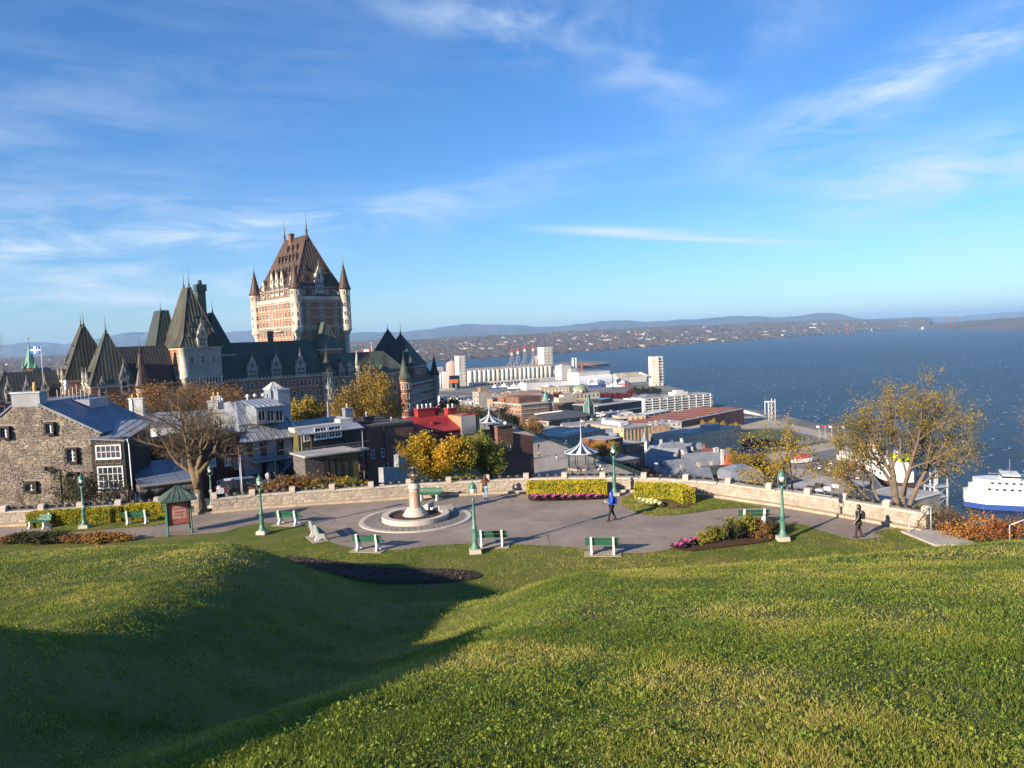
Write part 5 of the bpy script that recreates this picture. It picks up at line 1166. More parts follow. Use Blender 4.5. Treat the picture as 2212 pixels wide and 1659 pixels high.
def chimney(h, x, y, z0, z1, w, d, m, pots=1, capm=None, parent=None):
    mb = MB(); mb.box(x - w / 2, x + w / 2, y - d / 2, y + d / 2, z0, z1); mb.box(x - w / 2 - .1, x + w / 2 + .1, y - d / 2 - .1, y + d / 2 + .1, z1, z1 + .18); o = mb.build('chimney', m, parent or h.t)
    for i in range(pots):
        xx = x - w / 2 + w * (i + .5) / pots; mb = MB(); mb.lathe([(.16, z1 + .18), (.15, z1 + .5), (.19, z1 + .55), (.15, z1 + .62), (.11, z1 + .78)], 8, (xx, y, 0)); mb.build('chimney_pot', capm or M_chpot, o)
    return o
# --- stone house at the left
H = House('stone_house', 'big grey rubble-stone house with a black timbered bay and metal roof', 'house', -90, 79, 203, 79)
x26, z26 = H.pt(26, 878); x84, z84 = H.pt(84, 876); xe, ze = H.pt(203, 934); zl = H.pt(-90, 962)[1]
gable = [(0, -8), (H.W, -8), (H.W, ze), (x84, z84), (x26, z26), (0, zl)]
mb = MB(); mb.xprism(gable, .06, 11); wl_ = mb.build('gable_wall', M_rubm, H.t)
def in_gable(x, z):
    if x > x84: top = z84 + (ze - z84) * (x - x84) / (H.W - x84)
    elif x < x26: top = zl + (z26 - zl) * x / x26
    else: top = z26
    return z < top - .05
WINS = [((1, 921), (25, 947)), ((98, 912), (121, 938)), ((144, 967), (171, 999)), ((54, 1040), (83, 1062)), ((148, 1020), (172, 1038)), ((158, 1081), (187, 1095))]
wr = []
for a_, b_ in WINS: q0 = H.pt(*a_); q1 = H.pt(*b_); wr.append((q0[0] - .12, q1[0] + .12, q1[1] - .12, q0[1] + .12))
sr = random.Random(3); rest = MB(); cnt = 0; z = -6.2; xmin = H.pt(-8, 1000)[0]; cand = []
while z < max(z26, z84):
    hr = sr.uniform(.13, .25); x = xmin + sr.uniform(-.3, 0)
    while x < H.W - .05:
        l = sr.uniform(.2, .55); l = min(l, H.W - x)
        if l > .12 and in_gable(x, z + hr) and in_gable(x + l, z + hr) and not any(x + l > a and x < b and z + hr > c and z < d for a, b, c, d in wr): cand.append((x, z + sr.uniform(-.03, .03), l, hr))
        x += l
    z += hr
cand.sort(key=lambda c: -c[2] * c[3])
for i, (x, z, l, hr) in enumerate(cand):
    x0, x1, z0, z1 = x + .015, x + l - .015, z + .012, z + hr - .012; j = lambda s=.03: sr.uniform(-s, s); d = sr.uniform(.02, .07)
    v = [(x0 + j(), .0 - d, z0 + j()), (x1 + j(), -d + j(.02), z0 + j()), (x1 + j(), -d + j(.02), z1 + j()), (x0 + j(), -d, z1 + j()), (x0, .08, z0), (x1, .08, z0), (x1, .08, z1), (x0, .08, z1)]
    f = [(0, 1, 2, 3), (1, 5, 6, 2), (2, 6, 7, 3), (3, 7, 4, 0), (0, 4, 5, 1)]
    if i < 300: mb = MB(); mb.add(v, f); mb.build('stone', M_rub, wl_)
    else: rest.add(v, f)
M_rub2 = mat('rubble_stone_mixed', (.185, .155, .125), (.31, .265, .215), scale=2.6, rough=.95, bump=.7, bscale=6, c3=(.15, .13, .115), s3=1.3, detail=2)
rest.build('rubble', M_rub2, wl_, kind='stuff')
for i, (a_, b_) in enumerate(WINS): H.pwin(a_, b_, 2, 3 if i in (0, 1, 2) else 1, -.0, (M_timb, M_wht), .17, .34, arch=(i == 3))
# metal slopes, parapet chimney
seam_roof(H, 'roof', [(H.W + .3, -.1, ze - .05), (H.W + .3, 11, ze - .05), (x84, 11, z84 + .2), (x84, -.1, z84 + .2)], M_metb, .8)
seam_roof(H, 'roof', [(0, 11, zl), (0, -.1, zl), (x26, -.1, z26 + .2), (x26, 11, z26 + .2)], M_metb, .8)
H.box('roof_ridge', x26, x84, .5, 11, z26, z26 + .3, M_metb)
q = H.pt(25, 851); q2_ = H.pt(90, 878); o = H.box('parapet_chimney', q[0], q2_[0] - .1, -.1, 1.2, z26 - .1, q[1], M_gwall); H.box('coping', q[0] - .12, q2_[0] + .02, -.22, 1.32, q[1], q[1] + .16, M_met, o)
for k, px in enumerate((68, 100)):
    x = H.pt(px, 850)[0]; mb = MB(); mb.lathe([(.2, q[1] + .1), (.2, q[1] + .5), (.26, q[1] + .55), (.16, q[1] + .75), (.16, q[1] + 1.1)], 8, (x, .6 + k * 3, 0)); mb.build('chimney_pot', M_chpot if k == 0 else M_wht, o)
x, z = H.pt(180, 905, 6); chimney(H, x, 6, z - 2.5, z + 1.4, 1.0, 1.0, M_met, 2, M_wht)
# roof terrace behind with rails
rt = H.box('roof_terrace', x84 - 1.5, x84 + 2.2, 5.5, 9.5, z84 - 1.6, z84 + .1, M_metb)
for i in range(9):
    mb = MB(); mb.tube((x84 - 1.4 + i * .43, 5.7, z84 + .1), (x84 - 1.4 + i * .43, 5.7, z84 + 1.3 + (i % 3) * .25), .03, .03, 5); mb.build('baluster', M_wht, rt)
# black timbered bay
b0 = H.pt(195, 946, -.5); b1 = H.pt(275, 1064, -.5)
bay = H.box('timber_bay', b0[0], b1[0], -.5, 5, b1[1], b0[1] - .1, M_timb)
H.pwin((206, 962), (263, 990), 5, 2, -.52, None, .07, .08, bay); H.pwin((210, 1008), (269, 1054), 5, 3, -.52, None, .07, .08, bay)
for px0, px1, y0, y1 in ((207, 222, 949, 958), (225, 241, 949, 958), (244, 259, 950, 958), (206, 215, 993, 1002), (218, 229, 993, 1002), (232, 245, 992, 1001), (248, 262, 992, 1001)):
    a_ = H.pt(px0, y0, -.52); c_ = H.pt(px1, y1, -.52); mb = MB()
    for s in (0, 1): mb.box(a_[0], c_[0], -.545, -.505, a_[1] - .03 - s * (a_[1] - c_[1]), a_[1] - s * (a_[1] - c_[1])); 
    mb.box(a_[0], a_[0] + .03, -.545, -.505, c_[1], a_[1] - .03); mb.box(c_[0] - .03, c_[0], -.545, -.505, c_[1], a_[1] - .03); mb.build('panel_moulding', M_tanl, bay)
p0 = H.pt(196, 926, 3); p1 = H.pt(277, 949, -.7)
seam_roof(H, 'bay_roof', [(b0[0] - .1, -.75, b0[1] - .02), (b1[0] + .2, -.75, b0[1] - .35), (b1[0] + .2, 6, b0[1] + .9), (b0[0] - .1, 6, b0[1] + 1.3)], M_met, .9)
s0 = H.pt(201, 1057, -.55); s1 = H.pt(279, 1100, -.55); base = H.box('stone_base', s0[0], s1[0], -.55, 5, -8, s0[1] - .35, M_rub2); H.box('sill_course', s0[0] - .05, s1[0] + .05, -.68, .0, s0[1] - .35, s0[1] - .2, M_mortar, base)
H.pwin((236, 1066), (254, 1092), 2, 2, -.57, (M_timb, M_wht), .1, .14, base, True)
x, z = H.pt(277, 948, -.8); mb = MB(); mb.path([(x - .15, -.78, z), (x, -.78, z - .5), (x + .1, -.78, -7)], .06, 6); mb.build('downpipe', M_wht, H.t)
x, z = H.pt(128, 1014, -.1); mb = MB(); mb.tube((x, -.1, z), (x, -.1, -7), .09, .09, 6); mb.build('downpipe', M_dstone, H.t); 
mb = MB(); mb.tube((x, -.3, z), (x - 1.2, -.5, z + .1), .06, .06, 5); mb.box(x - 1.6, x - 1.1, -.8, -.3, z, z + .4); mb.build('wall_lamp', M_dstone, H.t)
# --- stone garage wing
H = House('garage_wing', 'low rubble-stone garage with dark arched openings and flat blue-grey roof', 'garage', 280, 77, 409, 80)
z0 = H.pt(280, 1053)[1]; wl2 = H.box('wall', 0, H.W, .05, 8, -8, z0 - .15, M_rub2)
sr = random.Random(5); z = -6.2; n_ = 0; holes = [(H.pt(p_, 1000)[0], H.pt(q_, 1000)[0]) for p_, q_ in ((284, 302), (312, 335), (340, 404))]
while z < z0 - .5:
    hr = sr.uniform(.2, .34); x = .0
    while x < H.W - .1:
        l = min(sr.uniform(.3, .7), H.W - x)
        if not any(x + l > a - .1 and x < b + .1 for a, b in holes) or z > z0 - 1.0:
            mb = MB(); v = [(x + .01, -.03 + sr.uniform(-.03, .02), z), (x + l - .02, -.03 + sr.uniform(-.03, .02), z), (x + l - .02, -.03, z + hr - .02), (x + .01, -.03, z + hr - .02), (x, .08, z), (x + l, .08, z), (x + l, .08, z + hr), (x, .08, z + hr)]
            mb.add(v, [(0, 1, 2, 3), (1, 5, 6, 2), (2, 6, 7, 3), (3, 7, 4, 0), (0, 4, 5, 1)]); mb.build('stone', M_rub, wl2); n_ += 1
        x += l
    z += hr
H.pwin((284, 1064), (302, 1090), 2, 2, -.02, (M_timb, M_wht), .1, .12, None, True)
for a_, b_ in (((312, 1058), (335, 1100)), ((340, 1053), (404, 1100))):
    x0, z1 = H.pt(*a_); x1, zz0 = H.pt(*b_); w = (x1 - x0) / 2
    mb = MB(); mb.xprism([(x0, zz0), (x1, zz0), (x1, z1 - .5), (x0 + w * 1.5, z1 - .12), (x0 + w, z1), (x0 + w * .5, z1 - .12), (x0, z1 - .5)], -.05, .1); mb.build('opening_shade_panel', mat('painted_interior_shade', (.008, .008, .009), rough=1), H.t)  # near-black panels; the shade inside the arches is put into the colour
H.box('coping', -.05, H.W + .1, -.15, .25, z0 - .15, z0 + .02, M_mortar)
seam_roof(H, 'roof', [(0, .2, z0 - .02), (H.W, .2, z0 - .02), (H.W - .5, 8, z0 + 1.4), (0, 8, z0 + 1.4)], M_metb, 1.6)
# --- pale houses behind with metal roofs
def metal_house(name, label, px0, D0, px1, D1, depth, y_eave, y_ridge, zb, m_wall, m_roof, ridge_back=.5, wins=(), chim=(), step=.7, side=True):
    H = House(name, label, 'house', px0, D0, px1, D1); ze = H.pt(px0, y_eave)[1]; ym = depth * ridge_back; zr = H.pt(px0, y_ridge, ym)[1]
    mb = MB(); mb.yprism([(0, zb), (depth, zb), (depth, ze), (ym, zr - .1), (0, ze)], 0, H.W); mb.build('wall', m_wall, H.t)
    seam_roof(H, 'roof', [(-.25, -.35, ze - .1), (H.W + .25, -.35, ze - .1), (H.W + .25, ym, zr), (-.25, ym, zr)], m_roof, step)
    seam_roof(H, 'roof', [(H.W + .25, depth + .3, ze - .1), (-.25, depth + .3, ze - .1), (-.25, ym, zr), (H.W + .25, ym, zr)], m_roof, step * 1.6)
    for a_, b_, c, r_ in wins: H.pwin(a_, b_, c, r_)
    for px, y0, y1, w, yy, pots in chim:
        x, z1 = H.pt(px, y0, yy); chimney(H, x, yy, min(ze, H.pt(px, y1, yy)[1]), z1, w, w * .9, m_wall, pots)
    return H
metal_house('metal_roofed_house', 'long pale house with blue-grey roof right behind the stone house', 190, 112, 322, 118, 9, 917, 893, -14, M_wwall, M_metb, .5, [((270, 924), (285, 934), 2, 2)], [(292, 862, 900, 1.5, 3, 2)])
metal_house('metal_roofed_house', 'pale house with silver seamed roof and two chimneys behind the bare tree', 302, 110, 462, 112, 9, 932, 893, -14, M_wwall, M_met, .5, [((440, 936), (450, 958), 2, 2)], [(467, 858, 890, 1.3, 4, 2), (300, 862, 890, 1.2, 4, 1)])
H = metal_house('annex_house', 'small house with dark blue-grey roof behind the garage', 283, 98, 380, 100, 9, 988, 960, -10, M_wwall, M_metb, .6, [((350, 992), (366, 1004), 3, 2)])
# white roof terrace with balustrade
H = House('roof_terrace', 'white roof terrace with balustrade between the stone house and bare tree', 'terrace', 262, 104, 375, 104)
x0, z0 = H.pt(262, 944); H.box('deck', 0, H.W, 0, 5, z0 - .5, z0, M_wwall); H.box('wall', .1, H.W - .1, .1, 5, -12, z0 - .5, M_gwall)
for i in range(38):
    mb = MB(); mb.box(i * H.W / 37 - .03, i * H.W / 37 + .03, .05, .11, z0, z0 + .85); mb.build('baluster', M_wht, H.t)
H.box('top_rail', -.05, H.W + .05, .02, .14, z0 + .85, z0 + .95, M_wht)
H.pbox('screen', (322, 926), (340, 955), -.3, -.1, M_wht)
# white block house beside the silver house
H = House('white_block_house', 'white square house block with roof chimneys, left of the silver mansard house', 'house', 446, 103, 508, 104)
z1 = H.pt(446, 893)[1]; H.box('wall', 0, H.W, 0, 8, -12, z1, M_wwall); H.box('parapet', -.15, H.W + .15, -.15, 8.15, z1, z1 + .35, M_wwall)
x, zz1 = H.pt(455, 868, 2); chimney(H, x + .3, 2, z1, zz1, 1.3, 1.2, M_wwall, 1); x, zz1 = H.pt(480, 872, 2); chimney(H, x, 2.5, z1, zz1, 2.0, 1.2, M_wwall, 1, M_wht)
H.pwin((463, 905), (475, 930), 2, 2)
# dark red brick house under the bare tree
H = House('red_brick_house', 'dark red brick house with white windows behind the bare tree', 'house', 372, 87, 522, 95)
z1 = H.pt(372, 962)[1]; H.box('wall', 0, H.W, 0, 8, -9, z1, mat('maroon_brick', (.085, .028, .024), (.12, .045, .036), scale=1.2, rough=.9)); H.box('cornice', -.1, H.W + .1, -.15, 8.1, z1, z1 + .3, M_dstone)
for a_ in ((388, 985), (420, 985), (452, 983), (484, 981), (505, 988), (390, 1040), (468, 1038), (512, 1030)): H.pwin(a_, (a_[0] + 14, a_[1] + 24), 2, 2, 0, None, .08, .08)
# --- silver mansard house
H = House('silver_mansard_house', 'grey house with silver mansard roof, glazed lantern and wide dormer', 'house', 508, 93, 637, 97.7)
xe, ze = H.pt(637, 942); zt = H.pt(560, 862, 7)[1]; zm = ze + (zt - ze) * .62
H.box('wall', .2, H.W - .2, 0, 10, -4.2, ze, M_gwall); H.box('stone_wall', .1, H.W - .1, -.06, 10.05, -9, -4.2, M_dstone)
seam_roof(H, 'roof', [(-.2, -.5, ze), (H.W + .1, -.5, ze), (H.W - .3, 1.2, ze + .9), (.4, 1.2, ze + .9)], M_met, .72, .045)
seam_roof(H, 'upper_roof', [(.4, 1.2, ze + .92), (H.W - .3, 1.2, ze + .92), (H.W - .8, 7, zt), (2.0, 7, zt)], M_met, .72, .045)
H.box('roof_core', .6, H.W - .6, 1.6, 10, ze - .2, ze + .9, M_metb); mb = MB(); mb.yprism([(2, ze + .5), (10, ze + .5), (10, zt - .3), (7.2, zt - .2)], 1.5, H.W - .9); mb.build('roof_back', M_met, H.t)
mb = MB(); mb.add([(-.2, -.5, ze), (.4, 1.2, ze + .9), (2.0, 7, zt), (1.0, 10, ze)], [(0, 3, 2, 1)]); mb.build('roof_hip', M_met, H.t)
mb = MB(); mb.yprism([(-.6, ze - .1), (.2, ze - .1), (1.6, ze + 1.3), (7.4, zt + .4), (10, zt + .4), (10, ze - .5)], H.W - .25, H.W + .15); mb.build('fire_wall', M_wwall, H.t)
d0 = H.pt(553, 880, .9); d1 = H.pt(613, 911, .9); dm = H.box('dormer', d0[0], d1[0], .9, 4.5, d1[1], d0[1], M_met)
for i in range(3): H.pwin((556 + i * 19, 887), (574 + i * 19, 909), 2, 1, .88, (M_met, M_met), .05, .08, dm)
seam_roof(H, 'dormer_roof', [(d0[0] - .3, .5, d0[1]), (d1[0] + .2, .5, d0[1]), (d1[0] + .1, 5, d0[1] + .75), (d0[0] - .3, 5, d0[1] + .75)], M_met, .6, .04)
a_, b_ = H.pt(567, 856, 6), H.pt(577, 872, 4); o = H.pbox('attic_dormer', (565, 868), (576, 880), 3.2, 4.5, M_met); H.pwin((567, 870), (574, 879), 1, 1, 3.18, (M_met, M_timb), .05, .06, o)
l0 = H.pt(578, 838, 7); l1 = H.pt(607, 862, 7); lan = H.box('lantern', l0[0], l1[0], 6, 8.4, zt - .5, l0[1] - .25, M_met)
mb = MB(); c0 = ((l0[0] + l1[0]) / 2, 7.2); mb.frus((l0[0] - .15, l1[0] + .15, 5.85, 8.55), l0[1] - .25, (c0[0] - .08, c0[0] + .08, 7.1, 7.3), l0[1] + .75); mb.build('lantern_roof', mat('lantern_glass', (.42, .46, .45), (.36, .40, .40), scale=3, rough=.25), lan)
for s in range(4):
    for k in range(5):
        f = -1 + .5 * k; w = (l1[0] - l0[0]) / 2 + .15; base = [(c0[0] + f * w, 5.85), (c0[0] + w, 7.2 + f * 1.35), (c0[0] + f * w, 8.55), (c0[0] - w, 7.2 + f * 1.35)][s]
        mb = MB(); mb.tube((base[0], base[1], l0[1] - .23), (c0[0] + (base[0] - c0[0]) * .1, 7.2 + (base[1] - 7.2) * .1, l0[1] + .72), .03, .03, 4); mb.build('glazing_bar', M_wht, lan)
x, z = H.pt(613, 850, 4); chimney(H, x - .3, 4, zt - 2.6, H.pt(605, 843, 4)[1], 1.6, 1.5, M_met, 0); 
for px in (536, 552, 570):
    x, z = H.pt(px, 858, 7); mb = MB(); mb.lathe([(.16, zt - .1), (.14, zt + .3), (.26, zt + .36), (.26, zt + .55), (.1, zt + .75)], 8, (x, 7.2, 0)); mb.build('roof_vent', M_wht, H.t)
for a_, b_ in (((532, 951), (546, 984)), ((561, 949), (576, 982)), ((597, 946), (613, 980)), ((601, 998), (614, 1024)), ((565, 1001), (577, 1030)), ((603, 1044), (614, 1060))): H.pwin(a_, b_, 2, 3, -.0 if b_[1] < 995 else -.07, (M_timb, M_timb), .12, .12)
# balcony, stair and frame
zb_ = H.pt(560, 992)[1]; blc = H.box('balcony', .6, H.W - .4, -1.5, .0, zb_ - .2, zb_, M_steel)
for i in range(22):
    mb = MB(); mb.tube((.7 + i * .31, -1.45, zb_), (.7 + i * .31, -1.45, zb_ + 1.0), .018, .018, 4); mb.build('baluster', M_steel, blc)
H.box('balcony_rail', .6, H.W - .4, -1.5, -1.42, zb_ + 1.0, zb_ + 1.06, M_steel, blc)
st = thing('outdoor_stair', 'grey steel stair zigzagging down in front of the silver mansard house', 'stair', H.t.location, H.ang)
zz_ = zb_
for f in range(2):
    xa, xb = (5.6, 3.0) if f == 0 else (3.0, 5.4)
    for s in (-.0, .8):
        mb = MB(); mb.tube((xa, -1.8 - s, zz_ - .1), (xb, -1.8 - s, zz_ - 2.7), .08, .08, 4); mb.build('stringer', M_steel, st)
        mb = MB(); mb.tube((xa, -1.8 - s, zz_ + .85), (xb, -1.8 - s, zz_ - 1.75), .03, .03, 4); mb.build('handrail', M_steel, st)
    for i in range(9):
        t_ = (i + .5) / 9; mb = MB(); mb.box(xa + (xb - xa) * t_ - .15, xa + (xb - xa) * t_ + .15, -2.6, -1.8, zz_ - 2.7 * t_ - .03, zz_ - 2.7 * t_); mb.build('tread', M_steel, st)
    zz_ -= 2.7; mb = MB(); mb.box(min(xb, xb + .6), max(xb, xb + .6), -2.6, -1.7, zz_ - .06, zz_); mb.build('landing', M_steel, st)
for x in (3.1, 5.5): mb = MB(); mb.tube((x, -2.6, -9), (x, -2.6, zb_), .07, .07, 6); mb.build('post', M_steel, st)
# --- white-windowed house
H = House('white_window_house', 'black-clad house with white multi-pane windows, deck and flat roof', 'house', 636, 95, 772, 100.3)
zt = H.pt(640, 937)[1]; zd = H.pt(640, 984)[1]; ybk = 4
H.box('lower_wall', .2, H.W - .1, 1.4, 9, -9, zd - .2, M_dstone); up = H.box('upper_wall', 1.6, H.W - 1.4, 0, 9, zd, zt - .1, M_timb); H.box('olive_end', .1, 1.6, .6, 9, zd, zt - .1, M_olive)
seam_roof(H, 'roof', [(-.1, -.5, zt - .15), (H.W + .2, -.5, zt - .15), (H.W + .1, 1.5, zt + .45), (0, 1.5, zt + .45)], M_met, .42, .03)
H.box('flat_roof', .1, H.W - .2, 1.5, 11, zt - .2, zt + .5, M_flat); x, z = H.pt(745, 893, 8); chimney(H, x - .6, 6, zt, zt + 1.9, 1.1, 1.0, M_met, 1); H.box('roof_curb', H.W - 2.0, H.W - .2, 2, 7, zt + .5, zt + 1.0, M_wwall)
H.pwin((678, 924), (707, 947), 4, 3, -.01, None, .1, .1, up); H.pwin((708, 921), (738, 943), 4, 3, -.01, None, .1, .1, up); H.pwin((655, 930), (671, 952), 3, 2, .58, None, .08, .08)
H.box('end_glazing', H.W - 1.4, H.W - .1, .2, 8, zd, zt - .1, M_pane)
for x in (H.W - .1, .1): mb = MB(); mb.tube((x, -.35, -8), (x, -.35, zt - .2), .06, .06, 6); mb.build('post', M_steel, H.t)
dk = H.box('deck', -.1, H.W + .1, -1.8, .3, zd - .22, zd - .02, M_steel)
for i in range(24): mb = MB(); mb.tube((.05 + i * .33, -1.75, zd), (.05 + i * .33, -1.75, zd + .9), .016, .016, 4); mb.build('baluster', M_steel, dk)
H.box('deck_rail', -.1, H.W + .1, -1.8, -1.72, zd + .9, zd + .96, M_steel, dk)
st = thing('deck_stair', 'grey steel stair below the deck of the white-windowed house', 'stair', H.t.location, H.ang)
for s in (0, .7):
    mb = MB(); mb.tube((2.2, -2 - s, zd - .1), (5.6, -2 - s, zd - 1.6), .07, .07, 4); mb.build('stringer', M_steel, st); mb = MB(); mb.tube((2.2, -2 - s, zd + .8), (5.6, -2 - s, zd - .7), .03, .03, 4); mb.build('handrail', M_steel, st)
for i in range(8): t_ = (i + .5) / 8; mb = MB(); mb.box(2.2 + 3.4 * t_ - .18, 2.2 + 3.4 * t_ + .18, -2.7, -2, zd - 1.5 * t_ - .16, zd - 1.5 * t_ - .12); mb.build('tread', M_steel, st)
lo = House('sunroom', 'olive-framed glass sunroom with dark flat roof below the deck', 'sunroom', 690, 90, 762, 92.5)
zt2 = lo.pt(690, 985)[1]; lo.box('frame', 0, lo.W, 0, 4, -8, zt2, M_olive); lo.box('roof', -2.6, lo.W + .2, -.4, 4.5, zt2, zt2 + .18, M_flat)
for i in range(4): lo.pwin((698 + i * 14, 993), (711 + i * 14, 1026), 1, 1, -.02, (M_timb, M_timb), .05, .05)
lo.box('side_wall', -2.4, 0, .3, 4, -8, zt2 - .05, M_dstone)
# --- brick block with flat roof
H = House('flat_brick_block', 'dark brick block with flat roof and two black chimneys', 'building', 764, 101, 884, 106.2)
z1 = H.pt(764, 928)[1]; H.box('wall', 0, H.W, 0, 10, -10, z1, M_brick2); H.box('parapet', -.12, H.W + .12, -.12, 10.1, z1, z1 + .3, M_dstone)
for px, yt in ((792, 902), (846, 912)): x, zc = H.pt(px, yt, 3); chimney(H, x, 3, z1, zc, 1.5, 1.4, M_timb, 1, M_met)
for a_ in ((775, 965), (800, 972), (822, 968), (848, 965), (830, 1000), (860, 985)): H.pwin(a_, (a_[0] + 10, a_[1] + 19), 1, 2, 0, (M_mortar, M_wht), .08, .07)
for px in (789, 830): x, _z = H.pt(px, 950); mb = MB(); mb.tube((x, -.08, -9), (x, -.08, z1), .07, .07, 5); mb.build('downpipe', M_timb, H.t)
tr_ = thing('roof_terrace_rail', 'iron terrace railing on the flat brick block', 'railing', H.t.location, H.ang)
for i in range(26): mb = MB(); mb.tube((.3 + i * .28, .3, z1 + .3), (.3 + i * .28, .3, z1 + 1.1), .015, .015, 4); mb.build('baluster', M_black, tr_)
mb = MB(); mb.tube((.3, .3, z1 + 1.1), (.3 + 25 * .28, .3, z1 + 1.1), .025, .025, 4); mb.build('top_rail', M_black, tr_)
wb = House('white_ramp_wall', 'pale concrete ramp wall in the yard below the brick block', 'wall', 815, 84, 870, 90); mb = MB(); z0 = wb.pt(815, 1035)[1]
mb.xprism([(0, z0 - 3), (wb.W, z0 - 3), (wb.W, z0 + 1.8), (wb.W * .62, z0 + 1.8), (wb.W * .6, z0 + .4), (0, z0 + 1.0)], 0, .6); mb.build('wall', M_gwall, wb.t)
# --- red-roofed house
H = House('red_roofed_house', 'house with bright red metal roof, red chimneys and tin-clad gable', 'house', 872, 110, 994, 115.5)
ze = H.pt(872, 942)[1]; zr = H.pt(930, 896, 6)[1]; H.box('wall', .2, H.W, .3, 11, -12, ze - 2.6, M_cream)
mb = MB(); mb.yprism([(-.25, ze - 2.6), (11, ze - 2.6), (10.6, ze), (.1, ze)], 0, H.W); mb.build('mansard', M_redw, H.t)
seam_roof(H, 'roof', [(-.2, -.2, ze), (H.W + .05, -.2, ze), (H.W + .05, 6, zr), (3.0, 6, zr)], M_redr, .42, .03)
mb = MB(); mb.add([(-.2, -.2, ze), (3.0, 6, zr), (-.2, 11, ze)], [(0, 1, 2)]); mb.add([(-.2, 11, ze), (3, 6, zr), (H.W, 6, zr), (H.W, 11, ze)], [(0, 1, 2, 3)]); mb.build('roof_back', M_redr, H.t)
H.box('gable_infill', 3.0, H.W, 5.8, 6.2, ze, zr - .05, M_redr)
for a_ in ((884, 948), (901, 950), (916, 951), (932, 950), (950, 950)): H.pwin(a_, (a_[0] + 9, a_[1] + 17), 2, 2, -.16, None, .08, .1)
x, zc = H.pt(917, 889, 6); chimney(H, x, 6, zr - .4, zc + .4, 3.0, 1.2, M_redr, 4, M_wht); x, zc = H.pt(966, 888, 6); chimney(H, x, 5, zr - .8, zc + .4, 1.6, 1.2, M_redr, 2, M_wht); x, zc = H.pt(945, 896, 6); mb = MB(); mb.lathe([(.25, zr - .2), (.22, zr + .9), (.4, zr + .95), (.05, zr + 1.4)], 10, (x, 6, 0)); mb.build('roof_vent', M_redr, H.t)
o = H.pbox('roof_hatch', (934, 912), (945, 919), 2.4, 4, M_redr); H.pwin((935, 913), (939, 919), 1, 1, 2.38, (M_redr, M_redr), .05, .05, o)
H = House('tin_clad_gable', 'corrugated tin-clad gable wall at the end of the red roof', 'building', 992, 115, 1030, 116.5)
z1 = H.pt(992, 897)[1]; H.box('wall', 0, H.W, 0, 8, -12, z1 - .3, M_tanb); sh = H.pbox('cladding', (995, 899), (1028, 936), -.12, .0, M_gwall)
q0 = H.pt(995, 899); q1 = H.pt(1028, 936)
for i in range(14): x = q0[0] + (q1[0] - q0[0]) * (i + .5) / 14; mb = MB(); mb.tube((x, -.13, q1[1]), (x, -.13, q0[1]), .05, .05, 4); mb.build('corrugation', M_gwall, sh)
mb = MB()
for i in range(5): mb.box(i * H.W / 5, (i + .6) * H.W / 5, -.1, .4, z1 - .3, z1 + .05)
mb.build('parapet_caps', M_redr, H.t, kind='stuff')
# --- house of plain brick with a tall chimney breast
H = House('chimney_brick_house', 'plain brown brick house with a tall chimney breast and one window', 'house', 1066, 118, 1144, 122)
z1 = H.pt(1066, 924)[1]; z2 = H.pt(1100, 938)[1]; H.box('chimney_breast', 0, H.W * .42, -.2, 2, -14, z1, M_brick2); H.box('cap', -.15, H.W * .42 + .15, -.35, 2.15, z1, z1 + .25, M_dstone)
mb = MB(); mb.xprism([(H.W * .42, -14), (H.W, -14), (H.W, z2 - .8), (H.W * .42, z2 + .2)], 0, 9); mb.build('wall', M_brick2, H.t); H.box('side_wall', 0, H.W * .42, 2, 9, -14, z2 - .5, M_brick2)
H.pwin((1096, 961), (1104, 973), 1, 2, -.22, (M_mortar, M_wht), .07, .08)
mb = MB(); mb.sphere((H.W * .3, .6, z1 + .4), .3, 8, 6); mb.build('roof_vent', M_wht, H.t)
H = House('flat_roof_annex', 'pale flat roof with low parapet between the red roof and brown brick house', 'building', 985, 124, 1072, 124); z1 = H.pt(985, 945)[1]
H.box('wall', 0, H.W, 0, 9, -14, z1, M_wwall); H.box('roof', -.1, H.W + .1, -.1, 9.1, z1, z1 + .25, M_flat)
for px in (1004, 1022): x, zc = H.pt(px, 932, 3); chimney(H, x, 3, z1, zc, .9, .8, M_dstone, 1, M_timb)
# --- parked cars in the yard
def make_car(paint, name, label, loc, rz, group, sc=1.0):
    t = thing(name, label, 'car', loc, rz, group); t.scale = (sc,) * 3
    mb = MB(); L = 4.5; prof = [(-2.2, .35), (-2.22, .75), (-2.1, .95), (-1.35, 1.02), (1.55, 1.0), (2.15, .92), (2.25, .7), (2.2, .35)]
    for y0, y1 in ((-.88, .88),): mb.xprism(prof[::-1][::-1], y0, y1)
    mb.build('body', paint, t)
    mb = MB(); mb.frus((-1.9, 1.0, -.8, .8), 1.0, (-1.55, .25, -.62, .62), 1.58); mb.build('glasshouse', M_pane, t)
    mb = MB(); mb.box(-1.5, .2, -.6, .6, 1.585, 1.62); mb.build('roof', paint, t)
    for x in (-1.4, 1.4):
        for y in (-.86, .86):
            mb = MB(); mb.tube((x, y - .1, .33), (x, y + .1, .33), .33, .33, 12); w_ = mb.build('wheel', M_timb, t); mb = MB(); mb.tube((x, y - .115, .33), (x, y + .115, .33), .19, .19, 8); mb.build('rim', M_galv, w_)
    for y in (-.6, .6): mb = MB(); mb.box(2.2, 2.27, y - .18, y + .18, .68, .82); mb.build('headlight', M_wht, t)
    for y in (-.65, .65): mb = MB(); mb.box(-2.27, -2.2, y - .15, y + .15, .7, .9); mb.build('taillight', mat('tail_red', (.35, .02, .02), rough=.3), t)
    return t
